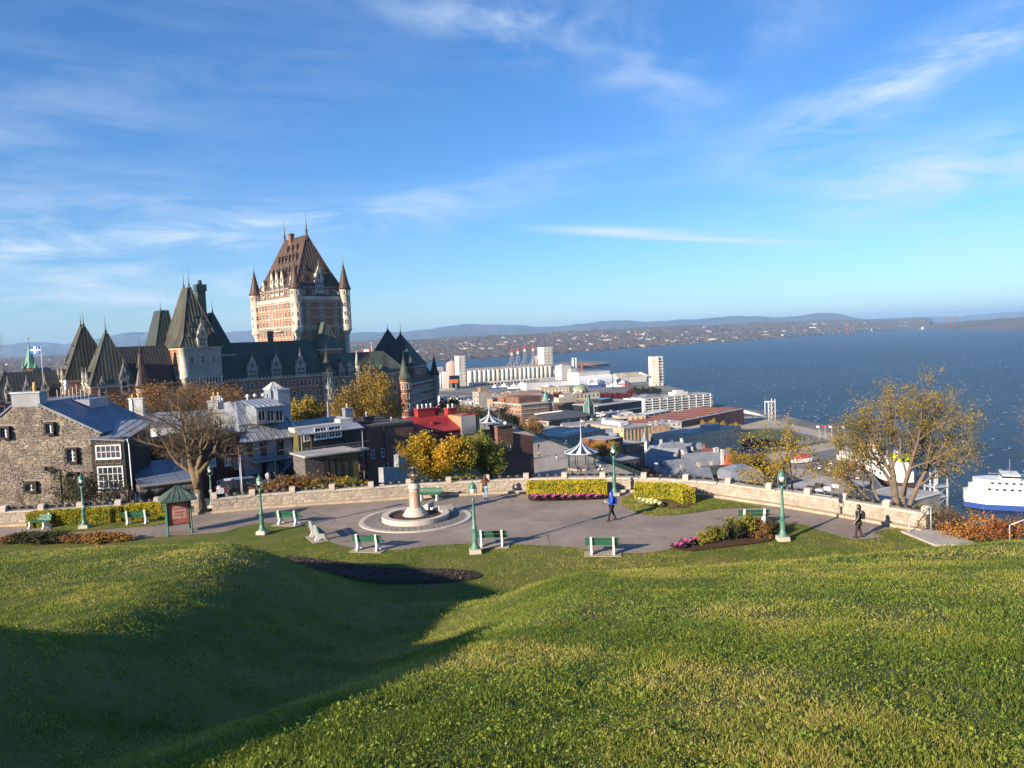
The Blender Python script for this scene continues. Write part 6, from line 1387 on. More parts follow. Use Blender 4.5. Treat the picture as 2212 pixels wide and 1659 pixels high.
M_cw_ = mat('car_white', (.62, .64, .67), rough=.25, spec=.6); M_ck = mat('car_black', (.02, .022, .026), rough=.2, spec=.6); M_cr = mat('car_red', (.40, .02, .02), rough=.25, spec=.6); M_cg_ = mat('car_grey', (.16, .17, .18), rough=.25, spec=.6); M_cb = mat('car_blue', (.03, .07, .18), rough=.25, spec=.6)
p = at(522, 1068, 74); car0 = make_car(M_cw_, 'parked_car', 'white car parked in the shaded yard behind the wall', (p.x, p.y, p.z), R(25), 'cars in the yard')
p = at(544, 1068, 70); make_car(M_ck, 'parked_car', 'dark car parked beside the white one behind the wall', (p.x, p.y, p.z), R(35), 'cars in the yard')
# slender masts and small lamp in the yard
p = at(525, 1083, 68); t = thing('mast', 'slender white mast standing behind the wall near the cars', 'mast', p); mb = MB(); mb.tube((0, 0, -2), (0, 0, 4.2), .06, .04, 6); mb.build('pole', M_galv, t); mb = MB(); mb.tube((-.12, 0, -2), (-.12, 0, 4.9), .03, .02, 5); mb.build('antenna', M_galv, t)
p = at(581, 1062, 62); t = thing('street_lamp', 'grey hexagonal lantern on a short post behind the wall', 'lamp', p); mb = MB(); mb.tube((0, 0, -2), (0, 0, .9), .05, .04, 8); mb.build('post', M_galv, t); mb = MB(); mb.lathe([(.06, .9), (.2, 1.15), (.24, 1.4), (.12, 1.55), (.02, 1.6)], 6, smooth=False); mb.build('lantern', M_galv, t)
# --- far green steeple at the left edge
P = at(66, 795, 350); t = thing('church_steeple', 'slim green copper church steeple at the far left', 'church', (P.x, P.y, 0), R(20)); za = zat(65, 742, 350); zb_ = P.z
mb = MB(); mb.box(-2.6, 2.6, -2.6, 2.6, -30, zb_); mb.build('tower', M_brick2, t); mb = MB(); mb.lathe([(3.1, zb_), (2.3, zb_ + 1.5), (.05, za)], 8, smooth=False); mb.build('spire', mat('bright_verdigris', (.10, .26, .19), (.14, .32, .24), scale=.6, rough=.6), t)
mb = MB(); mb.tube((0, 0, za - .3), (0, 0, za + 3.5), .08, .04, 5); mb.box(-.6, .6, -.06, .06, za + 2.2, za + 2.4); mb.build('cross', M_slate, t)
for s in (-1, 1): mb = MB(); mb.lathe([(.7, zb_), (.02, zb_ + 3.5)], 6, (s * 2.4, -2.4, 0), smooth=False); mb.build('pinnacle', MATS['bright_verdigris'], t)
H = House('church_nave', 'dark roof of the church below the green steeple', 'church', 30, 340, 110, 345); z1 = H.pt(60, 826)[1]; mb = MB(); mb.xprism([(0, -40), (H.W, -40), (H.W, z1), (H.W / 2, z1 + 6), (0, z1)], 0, 30); mb.build('nave', M_slate, H.t)
# ---------------------------------------------------------------- trees
M_bark = mat('grey_bark', (.13, .10, .075), (.19, .15, .11), scale=5, rough=.95, bump=.8, bscale=14, stretch=(1, 1, .3))
M_barky = mat('lichen_bark', (.19, .14, .075), (.12, .09, .06), scale=2.5, rough=.95, bump=1, bscale=10, stretch=(1, 1, .35))
M_twig = mat('brown_twigs', (.06, .045, .04), (.095, .07, .06), scale=2, rough=.95)
L_ylw = leaf_mat('leaf_yellow', (.46, .31, .03), (.36, .25, .03), (.22, .18, .03), .5, 2)
L_gold = leaf_mat('leaf_gold', (.62, .34, .02), (.48, .31, .03), (.26, .24, .03), .35, 1.5)
L_olive = leaf_mat('leaf_olive', (.28, .185, .032), (.36, .225, .032), (.17, .13, .033), .5, 2)
L_brn = leaf_mat('leaf_brown', (.26, .14, .045), (.34, .19, .05), (.17, .10, .045), .4, 1.5)
L_org = leaf_mat('leaf_orange', (.52, .19, .04), (.44, .26, .06), (.30, .10, .03), .6, 2)
L_yg = leaf_mat('leaf_yellow_olive', (.30, .225, .035), (.38, .27, .04), (.17, .15, .035), .5, 2)
L_red = leaf_mat('leaf_red', (.22, .03, .03), (.30, .05, .035), (.14, .03, .03), .3, 1)
L_drk = leaf_mat('leaf_dark_green', (.045, .055, .022), (.08, .075, .03), (.035, .04, .02), .5, 2)
L_gry = leaf_mat('leaf_green_yellow', (.22, .23, .03), (.32, .28, .035), (.12, .14, .03), .8, 2.5)
def grow(seed, stems, levels, kids, lens, radii, up=.12, spread=.75, leafn=0, leafr=.35, leaf=.09, wander=.18, wind=(0, 0, 0), lastfrac=.3):
    """stems: list of (start, direction, length, radius) -> (branch MB, leaf points)"""
    g = random.Random(seed); mb = MB(); pts = []
    def branch(p, d, L, r, lv):
        n = 4 if lv < 2 else 3; cur = Vector(p); d = Vector(d).normalized(); P = [cur.copy()]; Rr = [r]
        for i in range(n):
            d = (d + Vector((g.gauss(0, wander), g.gauss(0, wander), g.gauss(0, wander * .7) + up)) + Vector(wind) * (.3 if lv else .05)).normalized()
            cur = cur + d * (L / n); P.append(cur.copy()); Rr.append(r * (1 - .62 * (i + 1) / n))
        sides = (9, 6, 4, 3, 3, 3)[lv]
        for i in range(n): mb.tube(P[i], P[i + 1], Rr[i], Rr[i + 1], sides, 0, False)
        if lv >= levels:
            for _ in range(leafn): 
                a = P[g.randrange(1, len(P))]; pts.append((a.x + g.gauss(0, leafr), a.y + g.gauss(0, leafr), a.z + g.gauss(0, leafr * .8)))
            return
        k = kids[lv]
        for i in range(k):
            t_ = lastfrac + (1 - lastfrac) * (i + g.random()) / k; j = min(int(t_ * n), n - 1); f = t_ * n - j; a = P[j].lerp(P[j + 1], f)
            dd = (P[j + 1] - P[j]).normalized(); rnd = Vector((g.gauss(0, 1), g.gauss(0, 1), g.gauss(0, .6))); rnd = (rnd - dd * rnd.dot(dd)).normalized()
            branch(a, dd + rnd * spread * g.uniform(.7, 1.3), L * lens[lv] * g.uniform(.7, 1.25), max(Rr[j] * radii[lv], .006), lv + 1)
        branch(P[-1], d, L * lens[lv] * .9, Rr[-1] * .95, lv + 1)
    for p, d, L, r in stems: branch(p, d, L, r, 0)
    return mb, np.array(pts) if pts else np.zeros((0, 3))
def tree_meshes(seed, bark, lm, leaf, **k):
    mb, P = grow(seed, **k); tm = mb.mesh('trunk', bark); cm = None
    if len(P) and lm:
        V, Q = leaf_cloud(P, leaf, None, 1, np.random.default_rng(seed), .65); cm = fast_mesh('crown', V, Q, lm)
    return tm, cm
def place_tree(name, label, tm, cm, loc, rz=0.0, sc=1.0, group=None, cat='tree'):
    t = thing(name, label, cat, loc, rz, group); t.scale = sc if isinstance(sc, tuple) else (sc,) * 3
    link('trunk', tm, t)
    if cm: link('crown', cm, t)
    return t
# big bare elm at the left: short leaning trunk forking at two metres
p = at(432, 1090, 60); base = Vector((p.x, p.y, p.z - 1))
mb, P = grow(21, [((0, 0, 0), (-.05, 0, 1), 3.4, .42)], 0, [0], [0], [0], up=.05, wander=.05)
def stem(*a): return a
tmb, P = grow(22, [((-.35, 0, 3.1), (-.5, .1, 1), 3.0, .24), ((.0, .1, 3.2), (.15, .3, 1), 3.3, .24), ((.1, 0, 3.0), (.75, -.1, .8), 3.0, .2), ((-.3, 0, 2.9), (-.95, -.2, .75), 2.7, .16), ((.0, -.1, 3.3), (-.1, -.4, 1), 2.9, .18)], 4, [5, 5, 5, 3], [.62, .60, .60, .62], [.62, .6, .55, .55], up=.07, spread=.95, wander=.22, leafn=1, leafr=.12)
mb.tube((-.02, 0, 2.0), (-.4, 0, 3.3), .34, .24, 8); mb.tube((-.05, 0, 2.2), (.1, 0, 3.4), .3, .22, 8); mb.lathe([(.62, -.6), (.5, 0), (.42, .5), (.4, 1.0)], 10, (0, 0, 0))
t = thing('bare_elm', 'large leafless elm with a lichen-yellow trunk between kiosk and houses', 'tree', base); t.scale = (1.12, 1.12, 1.18)
mb.build('trunk', M_barky, t); tmb.build('limbs', M_barky, t)
tw_, _ = grow(23, [(tuple(q), (random.gauss(0, 1), random.gauss(0, 1), random.gauss(.2, .6)), .5, .009) for q in P[::7]], 1, [2], [.7], [.7], up=.02, spread=.8, wander=.25); tw_.build('twigs', M_twig, t)
# right-hand multi-stem tree
p = at(1945, 1092, 49); base = Vector((p.x, p.y, p.z - .6))
tm, cm = tree_meshes(31, M_bark, L_yg, .045, stems=[((-.1, 0, 0), (-.25, .1, 1), 4.0, .26), ((.35, 0, 0), (.5, -.1, 1), 3.8, .18), ((-1.1, .2, 0), (-.7, .1, 1), 3.4, .11), ((-.75, .3, .2), (-.25, .3, 1), 3.2, .10), ((.15, 0, .6), (.12, .3, 1), 4.0, .16), ((.1, 0, 1.0), (-.02, -.35, 1), 3.8, .13)], levels=3, kids=[7, 7, 6], lens=[.58, .55, .5], radii=[.55, .5, .5], up=.03, spread=.95, leafn=8, leafr=.14, wander=.16, lastfrac=.3)
place_tree('autumn_tree', 'multi-stemmed tree with sparse golden-olive leaves behind the wall, before the river', tm, cm, base, 0, (1.0, 1.0, 1.26))
p = at(1702, 1062, 52); tm, cm = tree_meshes(33, M_bark, L_ylw, .055, stems=[((0, 0, 0), (-.35, 0, 1), 2.2, .10), ((.15, 0, 0), (.35, .1, 1), 2.1, .09), ((.05, 0, .2), (.05, .3, 1), 2.5, .09)], levels=3, kids=[4, 5, 4], lens=[.66, .62, .55], radii=[.6, .55, .5], up=.03, spread=.95, leafn=5, leafr=.16, wander=.2, wind=(-.25, 0, .05))
place_tree('young_tree', 'thin yellow-leaved young tree blown to the left behind the wall', tm, cm, (p.x, p.y, p.z - 1.2), 0, (1.2, 1.2, 1.35))
# tall yellow-brown tree before the hotel
p = at(800, 905, 205); tm, cm = tree_meshes(35, M_bark, L_olive, .22, stems=[((0, 0, 0), (.02, 0, 1), 9, .55), ((0, 0, 3), (-.45, 0, 1), 9, .35), ((0, 0, 3.5), (.5, .1, 1), 8.5, .35)], levels=3, kids=[6, 6, 6], lens=[.66, .58, .55], radii=[.55, .5, .5], up=.05, spread=1.0, leafn=18, leafr=.7, wander=.17, lastfrac=.45)
place_tree('tall_autumn_tree', 'tall round tree with ochre leaves in front of the castle hotel', tm, cm, (p.x, p.y, -23), 0, (.95, .95, 1.3))
# yellow maple and its darker neighbour
p = at(955, 1050, 76); kw = dict(levels=3, kids=[6, 6, 5], lens=[.66, .6, .5], radii=[.55, .5, .5], up=.06, spread=1.0, leafr=.2, wander=.16, lastfrac=.2)
tm, cm = tree_meshes(37, M_bark, L_gold, .075, stems=[((0, 0, 0), (-.1, 0, 1), 2.3, .14), ((0, 0, .4), (.5, 0, 1), 2.0, .1), ((0, 0, .4), (-.6, .2, 1), 2.1, .1)], leafn=26, **kw)
place_tree('golden_maple', 'bright golden maple right behind the wall by the bust', tm, cm, (p.x, p.y, p.z - .7), 0, (1.3, 1.3, 1.38))
p = at(1055, 1045, 79); tm, cm = tree_meshes(38, M_bark, L_gry, .07, stems=[((0, 0, 0), (.05, 0, 1), 2.3, .13), ((0, 0, .4), (.5, 0, 1), 1.9, .1), ((0, 0, .4), (-.5, .2, 1), 2.0, .1)], leafn=15, **kw)
place_tree('thinning_tree', 'half-bare dull green tree between the golden maple and brown brick house', tm, cm, (p.x, p.y, p.z - .7), 0, (1.2, 1.2, 1.35))
# edge tree
tm, cm = tree_meshes(41, M_bark, None, .1, stems=[((0, 0, 0), (.1, 0, 1), 5.0, .3)], levels=4, kids=[5, 5, 5, 4], lens=[.68, .62, .6, .6], radii=[.6, .55, .5, .5], up=.05, spread=.9, wander=.2)
p = at(-62, 900, 62); place_tree('bare_tree', 'bare branches reaching in at the left edge above the stone house', tm, None, (p.x, p.y, zat(-20, 900, 62) - 2.5), 0, .95)
p = at(2310, 1100, 47); place_tree('bare_tree', 'bare twigs reaching in at the right edge over the river', tm, None, (p.x, p.y, -3.4), 2.1, .95)
# generic medium trees
def gen(seed, lm, leaf=.2, ln=14, bark=M_bark, H=8): return tree_meshes(seed, bark, lm, leaf, stems=[((0, 0, 0), (0, 0, 1), H * .42, H * .03), ((0, 0, H * .15), (.5, .2, 1), H * .38, H * .02), ((0, 0, H * .15), (-.5, -.1, 1), H * .38, H * .02)], levels=2, kids=[6, 7], lens=[.66, .55], radii=[.5, .5], up=.06, spread=1.0, leafn=ln, leafr=H * .045, wander=.16)
KIND = {k: [gen(50 + 7 * i + j, m, .17, 42) for j in range(2)] for i, (k, m) in enumerate((('yellow', L_ylw), ('brown', L_brn), ('orange', L_org), ('dark', L_drk), ('red', L_red), ('gold', L_gold), ('olive', L_olive)))}
KIND['sparse'] = [gen(120 + j, L_brn, .10, 12, M_twig) for j in range(3)]
ZM = {tm.name: max(v.co.z for v in tm.vertices) for l_ in KIND.values() for tm, cm in l_}
def medium(kind, px, y_top, D, H, label, group=None, name=None, sx=1.0, z=None):
    tm, cm = random.choice(KIND[kind]); P = at(px, y_top, D); k = H / ZM[tm.name]
    return place_tree(name or kind + '_tree', label, tm, cm, (P.x, P.y, P.z - H), random.uniform(0, 6), (k * sx, k * sx, k), group)
GR = 'brown trees along the foot of the castle hotel'
for i, (px, yt, h) in enumerate(((165, 850, 11), (205, 868, 10), (262, 838, 14), (300, 850, 12), (335, 826, 15), (372, 832, 14), (410, 822, 16), (446, 828, 15), (478, 826, 14), (512, 832, 13), (233, 876, 10))):
    medium('sparse' if i % 5 else 'brown', px, yt, 205 + (i * 13) % 40, h, ['russet half-bare tree', 'thin brown tree', 'bushy brown tree'][i % 3] + ' at the hotel foot, %s from the left' % ORD[i], GR, 'brown_tree', 1.1)
medium('yellow', 655, 862, 140, 8, 'small yellow-green tree between the silver mansard house and hotel'); medium('brown', 205, 880, 150, 6, 'orange-brown bush beside the stone house chimney', None, 'brown_bush')
for i, (px, yt, D, h, kd) in enumerate(((968, 862, 330, 16, 'dark'), (1000, 872, 310, 15, 'sparse'), (1030, 880, 330, 15, 'dark'), (1082, 868, 380, 15, 'sparse'), (1108, 888, 330, 13, 'sparse'), (1128, 900, 300, 12, 'brown'), (1075, 895, 300, 13, 'dark'))):
    medium(kd, px, yt, D, h, ['dark', 'bare grey-brown', 'dusky', 'grey leafless', 'thin brown', 'russet', 'deep brown'][i] + ' tree on the slope between terrace kiosk and brick hotel', 'trees behind the boardwalk', None, 1.2)
for i, (px, yt, D, h) in enumerate(((1268, 958, 285, 6), (1285, 954, 290, 7), (1302, 956, 292, 7), (1322, 953, 296, 7))): medium('gold' if i % 2 else 'orange', px, yt, D, h, 'orange tree in the row behind the striped kiosk, %s from the left' % ('first', 'second', 'third', 'fourth')[i], 'orange trees below the boardwalk', 'orange_tree')
for i in range(16):
    px = 1165 + i * 17 + random.uniform(-5, 5); medium(random.choice(('sparse', 'dark', 'brown')), px, 1003 + random.uniform(-8, 14) + abs(px - 1300) * .03, 190 + random.uniform(0, 60) + (60 if px > 1300 else 0), 7.5, 'brown scrub bush on the shaded cliff below the boardwalk, %s from the left' % ORD[i], 'cliff scrub bushes', 'scrub_bush', 1.5)
for i, (px, yt, D, h, kd, l) in enumerate(((1600, 982, 330, 9, 'olive', 'large ochre tree among the old-town roofs near the wall'), (1648, 978, 335, 13, 'olive', 'broad ochre tree at the right end of the old town'), (1572, 968, 420, 9, 'gold', 'small orange tree beside the red-tented roof'), (1618, 984, 338, 11, 'yellow', 'yellow tree between the two ochre trees'))): medium(kd, px, yt, D, h, l, None, 'town_tree', 1.25)
for i in range(9): medium('red', 1289 + i * 7.4, 848 + (i % 3), 965, 9, 'dark red tree in the row along the port basin, %s from the left' % ORD[i], 'red trees at the basin', 'red_tree', 1.1)
medium('red', 1360, 841, 965, 13, 'tallest dark red tree beside the conifers at the port'); medium('red', 1198, 848, 880, 8, 'red tree left of the domed customs house'); medium('red', 1207, 847, 885, 8, 'second red tree near the domed customs house')
for i, (px, yt) in enumerate(((1502, 914), (1520, 908), (1540, 905), (1560, 910), (1575, 917), (1588, 912))): medium('gold', px, yt, 640, 8, 'small golden tree on the quay before the terminal, %s' % ('leftmost', 'second', 'third', 'fourth', 'fifth', 'rightmost')[i], 'golden quay trees', 'golden_tree')
for i in range(9): medium('dark', 1596 + i * 14, 945 + i * .8 + (i % 2) * 2, 560, 8, 'dark green tree in the shaded quay park, %s from the left' % ORD[i], 'quay park trees', 'park_tree', 1.2)
for i in range(8): medium('dark', 1370 + i * 7, 835 + (i % 3) * 2, 990, 12, 'dark conifer-like tree beside the port road, %s from the left' % ORD[i], 'port road trees', 'port_tree', .7)
# leaf litter along the kerb, path edge and beds
g = np.random.default_rng(61); s_ = g.uniform(0, ws[-1], 900); P_ = np.array([w_at(a, -.05 - abs(b))[:2] for a, b in zip(s_, g.normal(0, .12, 900))]); e_ = edge_np[g.integers(0, len(edge_np), 700)] + g.normal(0, .35, (700, 2)) + [0, .15]
q_ = np.concatenate([P_, e_]); V, Qd = leaf_cloud(np.column_stack([q_, np.where(in_poly(q_[:, 0], q_[:, 1], PAVE), .015, .06)]), .035, np.tile([0, 0, 1.], (len(q_), 1)), .4, g); link('leaf_litter', fast_mesh('leaf_litter', V, Qd, L_brn), kind='stuff', label='dry leaves blown against the kerb and path edges')
i_ = g.uniform(bed4.min(0), bed4.max(0), (1600, 2)); i_ = i_[in_poly(i_[:, 0], i_[:, 1], bed4)]; V, Qd = leaf_cloud(np.column_stack([i_, height(i_[:, 0], i_[:, 1]) + .07]), .07, np.tile([0, -.3, 1.], (len(i_), 1)), 1.0, g); link('bed_debris', fast_mesh('bed_debris', V, Qd, [mat('dead_stalks', (.06, .042, .03), (.11, .08, .055), scale=5, rough=1)]), kind='stuff', label='withered stalks and clods in the crescent flower bed')
# shrubs -----------------------------------------------------------
def shrub(seed, lm, n, H, leaf, ln, wind=(0, 0, 0), bark=M_twig, sp=.8, lr=.1): 
    g = random.Random(seed); return tree_meshes(seed, bark, lm, leaf, stems=[((g.gauss(0, H * .22), g.gauss(0, H * .15), 0), (g.gauss(0, .5), g.gauss(0, .4), 1), H * g.uniform(.5, .75), .02 * H / 1.5) for _ in range(n)], levels=2, kids=[4, 4], lens=[.6, .55], radii=[.6, .6], up=.02, spread=sp, leafn=ln, leafr=lr, wander=.18, wind=wind, lastfrac=.25)
for i, (px, y, D, lm, H, l) in enumerate(((2048, 1150, 41, L_brn, 1.5, 'twiggy brown shrub beside the galvanised handrail'), (2105, 1165, 39, L_org, 1.5, 'tall orange windswept shrub in front of the white ferry'), (2165, 1170, 38, L_org, 1.35, 'low orange shrub at the right landing'), (2200, 1168, 40, L_brn, 1.5, 'brown windswept shrub at the right edge'), (2075, 1150, 43, L_olive, 1.5, 'yellow-olive shrub right of the handrail'), (2012, 1135, 43.5, L_gry, 1.3, 'yellow-green climber at the end of the wall'))):
    tm, cm = shrub(200 + i, lm, 15, H, .055, 3 if i != 0 else 1, (-.35, 0, .1), M_twig, .7, .08); p = at(px, y, D); place_tree('shrub', l, tm, cm, (p.x, p.y, min(p.z, .5) - .25), 0, 1, None, 'shrub')
for px, y, D, lm, H, l, ln in ((640, 1062, 60, L_brn, 2.0, 'russet shrub behind the wall left of the brown-brick yard', 14), (600, 1070, 60, L_brn, 1.7, 'smaller russet shrub behind the wall near the hexagonal lantern', 14), (715, 1063, 60, L_gry, 1.5, 'yellow-green shrub behind the wall below the sunroom', 16), (758, 1056, 61, L_ylw, 1.4, 'yellow leafy shrub behind the wall below the sunroom deck', 16), (690, 1062, 60.5, L_ylw, 1.4, 'low golden shrub between russet and green ones behind the wall', 14), (1000, 1045, 62, L_gry, 1.3, 'low green shrub under the golden maple', 16)):
    tm, cm = shrub(int(px), lm, 16, H, .07, ln, (0, 0, 0), M_twig, .9, .13); p = at(px, y, D); place_tree('shrub', l, tm, cm, (p.x, p.y, p.z - .8), 0, (1.4, 1.2, 1.0), None, 'shrub')
tm, cm = shrub(301, L_drk, 9, 3.6, .09, 16, (-.15, 0, 0), M_bark, .8, .15); p = at(165, 1095, 77); place_tree('small_tree', 'small dark bushy tree against the stone house wall', tm, cm, (p.x, p.y, p.z - .5), 0, 1.15)
tm, cm = shrub(302, None, 4, 3.4, .09, 1, (0, 0, 0), M_bark, .7); p = at(48, 1100, 76); place_tree('bare_sapling', 'bare sapling against the stone house below its arched window', tm, None, (p.x, p.y, p.z - .3)); p = at(262, 1095, 76); place_tree('bare_sapling', 'bare sapling in front of the timbered bay', tm, None, (p.x, p.y, p.z - .3), 1.0)
for px, y, lm, l in ((1540, 1172, L_gry, 'left low rose bush in the right-hand flower bed'), (1585, 1164, L_drk, 'second rose bush in the right-hand flower bed'), (1612, 1160, L_gry, 'tallest rose bush in the right-hand flower bed'), (1640, 1158, L_brn, 'reddish rose bush in the right-hand flower bed'), (1662, 1156, L_drk, 'dark rose bush beside the worn lamp')):
    tm, cm = shrub(int(px), lm, 9, .85, .045, 9, (0, 0, 0), M_twig, .8, .07); p = pz(px, y, .06); place_tree('rose_bush', l, tm, cm, p, 0, 1.0 if px != 1612 else 1.3, 'rose bushes in the right-hand bed', 'shrub')
for px, y, lm, sc, l in ((60, 1172, L_drk, 1.0, 'grey-green low perennial left of the path'), (20, 1174, L_brn, .7, 'brown low perennial at the far left of the path'), (110, 1172, L_drk, 1.1, 'larger grey-green perennial by the path'), (165, 1172, L_brn, .8, 'rusty perennial clump by the path'), (205, 1171, L_brn, .9, 'second rusty perennial clump by the path'), (255, 1168, L_brn, .8, 'small rusty perennial clump nearest the kiosk')):
    tm, cm = shrub(400 + int(px), lm, 14, .55, .05, 9, (0, 0, 0), M_twig, 1.0, .09); p = pz(px, y, .03); place_tree('perennial', l, tm, cm, p, 0, (1.7 * sc, 1.2 * sc, sc), None, 'plant')
# ---------------------------------------------------------------- boardwalk terrace
M_plank = mat('boardwalk_planks', (.30, .265, .22), (.37, .33, .28), scale=.25, rough=.9, stretch=(2.5, .25, 1))
M_dkgrn = mat('dark_green_paint', (.02, .055, .045), (.03, .07, .058), scale=2, rough=.5)
M_navy2 = mat('navy_stripe', (.012, .03, .05), rough=.6); M_white2 = mat('white_stripe', (.55, .60, .66), rough=.6)
TW = [(-3, 100), (29.5, 150), (29.5, 171), (8, 252), (-7, 306), (-24, 306), (-10, 252), (2, 190), (-10, 130)]
mb = MB(); mb.prism([(x, y) for x, y in TW], TER - 2, TER + .3); link('boardwalk', mb.mesh('boardwalk', M_plank), kind='structure')
rl = thing('terrace_railing', 'dark green railing along the boardwalk edge above the cliff', 'railing')
edge = [Vector((29.3, 140)), Vector((29.3, 171)), Vector((7.8, 252)), Vector((-7.2, 306))]
for a, b in zip(edge[:-1], edge[1:]):
    n = int((b - a).length / 2.4)
    for i in range(n):
        p = a.lerp(b, i / n); mb = MB(); mb.tube((p.x, p.y, TER + .3), (p.x, p.y, TER + 1.5), .07, .07, 5); mb.build('post', M_dkgrn, rl)
    for z in (.5, .8, 1.1, 1.4):
        mb = MB(); mb.tube((a.x, a.y, TER + z), (b.x, b.y, TER + z), .045, .045, 4); mb.build('rail', M_dkgrn, rl)
def bandstand(label, px, py, D, r, zf, seed=0):
    P = at(px, py, D); t = thing('terrace_kiosk', label, 'kiosk', (P.x, P.y, zf), .2); zr = P.z - zf
    mb = MB(); n = 20; prof = [(r, 0), (r * .74, .42), (r * .47, .9), (r * .22, 1.6), (r * .07, 2.5)]
    rf_ = MB()
    for k in range(n):
        a0, a1 = 2 * math.pi * k / n, 2 * math.pi * (k + 1) / n
        for (r0, z0), (r1, z1) in zip(prof[:-1], prof[1:]):
            rf_.add([(r0 * math.cos(a0), r0 * math.sin(a0), zr + z0), (r0 * math.cos(a1), r0 * math.sin(a1), zr + z0), (r1 * math.cos(a1), r1 * math.sin(a1), zr + z1), (r1 * math.cos(a0), r1 * math.sin(a0), zr + z1)], [(0, 1, 2, 3)], k % 2)
    rf_.lathe([(r * .98, -.25), (r, 0)], n, (0, 0, zr), 1); rf_.lathe([(0, -.05), (r * .99, -.05)], n, (0, 0, zr), 0)
    roof = rf_.build('roof', [M_navy2, M_white2], t); mb.lathe([(r * .07, 2.5), (.12, 3.6), (.05, 7.4)], 6, (0, 0, zr)); mb.build('finial', M_white2, roof)
    for k in range(8):
        a = math.pi * k / 4 + .2; c, s = math.cos(a) * r * .8, math.sin(a) * r * .8; mb = MB(); mb.tube((c, s, 0), (c, s, zr), .11, .09, 6); mb.tube((c, s, zr - .8), (c * .85, s * .85, zr - .1), .05, .05, 4); mb.build('column', M_dkgrn, t)
    mb = MB(); mb.lathe([(0, .35), (r * .86, .35), (r * .86, 0)], 8, smooth=False); mb.build('floor', M_plank, t)
    for z in (.8, 1.25): mb = MB(); mb.lathe([(r * .81, z), (r * .83, z), (r * .83, z + .08), (r * .81, z + .08)], 8, (0, 0, 0), smooth=False); mb.build('balustrade_rail', M_dkgrn, t)
bandstand('navy and white striped kiosk at the near end of the boardwalk', 1256, 975, 188, 4.3, TER + .3)
bandstand('second striped kiosk farther along the boardwalk', 1057, 909, 262, 5.2, TER - 1)
bandstand('small striped kiosk behind the red roof', 902 + 22, 887, 330, 4.2, TER - 2)
def globe_lamp(label, px, py, D):
    P = at(px, py, D); t = thing('globe_lamp', label, 'lamp', (P.x, P.y, TER + .3), 0, 'globe lamps on the boardwalk'); H = P.z - TER - .3
    mb = MB(); mb.box(-.4, .4, -.4, .4, 0, 1.2); mb.tube((0, 0, 1.2), (0, 0, H), .1, .06, 6); mb.build('post', M_dkgrn, t)
    for x, z in ((-.4, H - .7), (.4, H - .7), (0, H)): mb = MB(); mb.sphere((x, 0, z), .24, 8, 6); mb.build('globe', M_lampglass, t)
for l, px, py, D in (('globe lamp on the boardwalk just left of the striped kiosk', 1146, 945, 205), ('globe lamp behind the brown brick house', 1072, 925, 250), ('globe lamp below the striped kiosk at the railing corner', 1297, 1007, 178), ('globe lamp just above the park wall, right of the railing', 1369, 1030, 150), ('globe lamp behind the striped kiosk', 1223, 953, 230)): globe_lamp(l, px, py, D)
def walker(label, px, py, ja, tr, rz=0.0):
    p = pz(px, py, TER + .3); t = thing('person', label, 'person', p, rz, 'people on the boardwalk'); s = .14
    skin('trousers', t, dict(pelvis=((0, 0, .95), .14), hl=((.09, 0, .88), .1), kl=((.09, -s * .5, .48), .075), al=((.09, -s, .05), .06), hr=((-.09, 0, .88), .1), kr=((-.09, s * .5, .48), .075), ar=((-.09, s, .06), .06)), [('pelvis', 'hl'), ('hl', 'kl'), ('kl', 'al'), ('pelvis', 'hr'), ('hr', 'kr'), ('kr', 'ar')], tr)
    skin('jacket', t, dict(w=((0, 0, .92), (.18, .14)), b=((0, 0, 1.15), (.18, .13)), c=((0, 0, 1.35), (.2, .13)), n=((0, 0, 1.48), .07), sl=((.2, 0, 1.4), .08), el=((.27, 0, 1.13), .065), hl=((.25, -.12, .9), .05), sr=((-.2, 0, 1.4), .08), er=((-.27, .03, 1.13), .065), hr=((-.25, -.05, .9), .05)), [('w', 'b'), ('b', 'c'), ('c', 'n'), ('c', 'sl'), ('sl', 'el'), ('el', 'hl'), ('c', 'sr'), ('sr', 'er'), ('er', 'hr')], ja)
    mb = MB(); mb.tube((0, 0, 1.44), (0, 0, 1.56), .055, .055, 8); mb.sphere((0, 0, 1.64), (.085, .1, .125), 10, 8); mb.tube((0, -.09, 1.64), (0, -.12, 1.61), .015, .02, 5); mb.build('head', M_skin, t)
    mb = MB(); mb.sphere((0, .02, 1.68), (.095, .105, .115), 10, 6); mb.build('hair', M_hair, t)
    for x, y in ((.25, -.12), (-.25, -.05)): mb = MB(); mb.sphere((x, y - .02, .85), (.035, .045, .06), 6, 5); mb.build('hand', M_skin, t)
for l, px, py, ja, tr in (('stroller in a tan coat on the sunny boardwalk', 1165, 988, M_tan, M_blk), ('stroller in black farthest along the sunny boardwalk', 1164, 970, M_blk, M_blk), ('person in white trousers on the sunny boardwalk', 1202, 993, M_blk, M_fwht), ('person in a red jacket beside the striped kiosk', 1224, 987, M_fred, M_blk), ('dark-clad walker on the shaded boardwalk below the kiosk', 1237, 1031, M_blk, M_blk), ('pair walker nearest the railing on the shaded boardwalk', 1249, 1021, M_blk, M_navy), ('pair walker behind the first near the railing', 1255, 1024, M_blk, M_blk), ('crouching-height dark figure by the leaf pile on the boardwalk', 1216, 1035, M_blk, M_brown)): walker(l, px, py, ja, tr, random.uniform(0, 6))
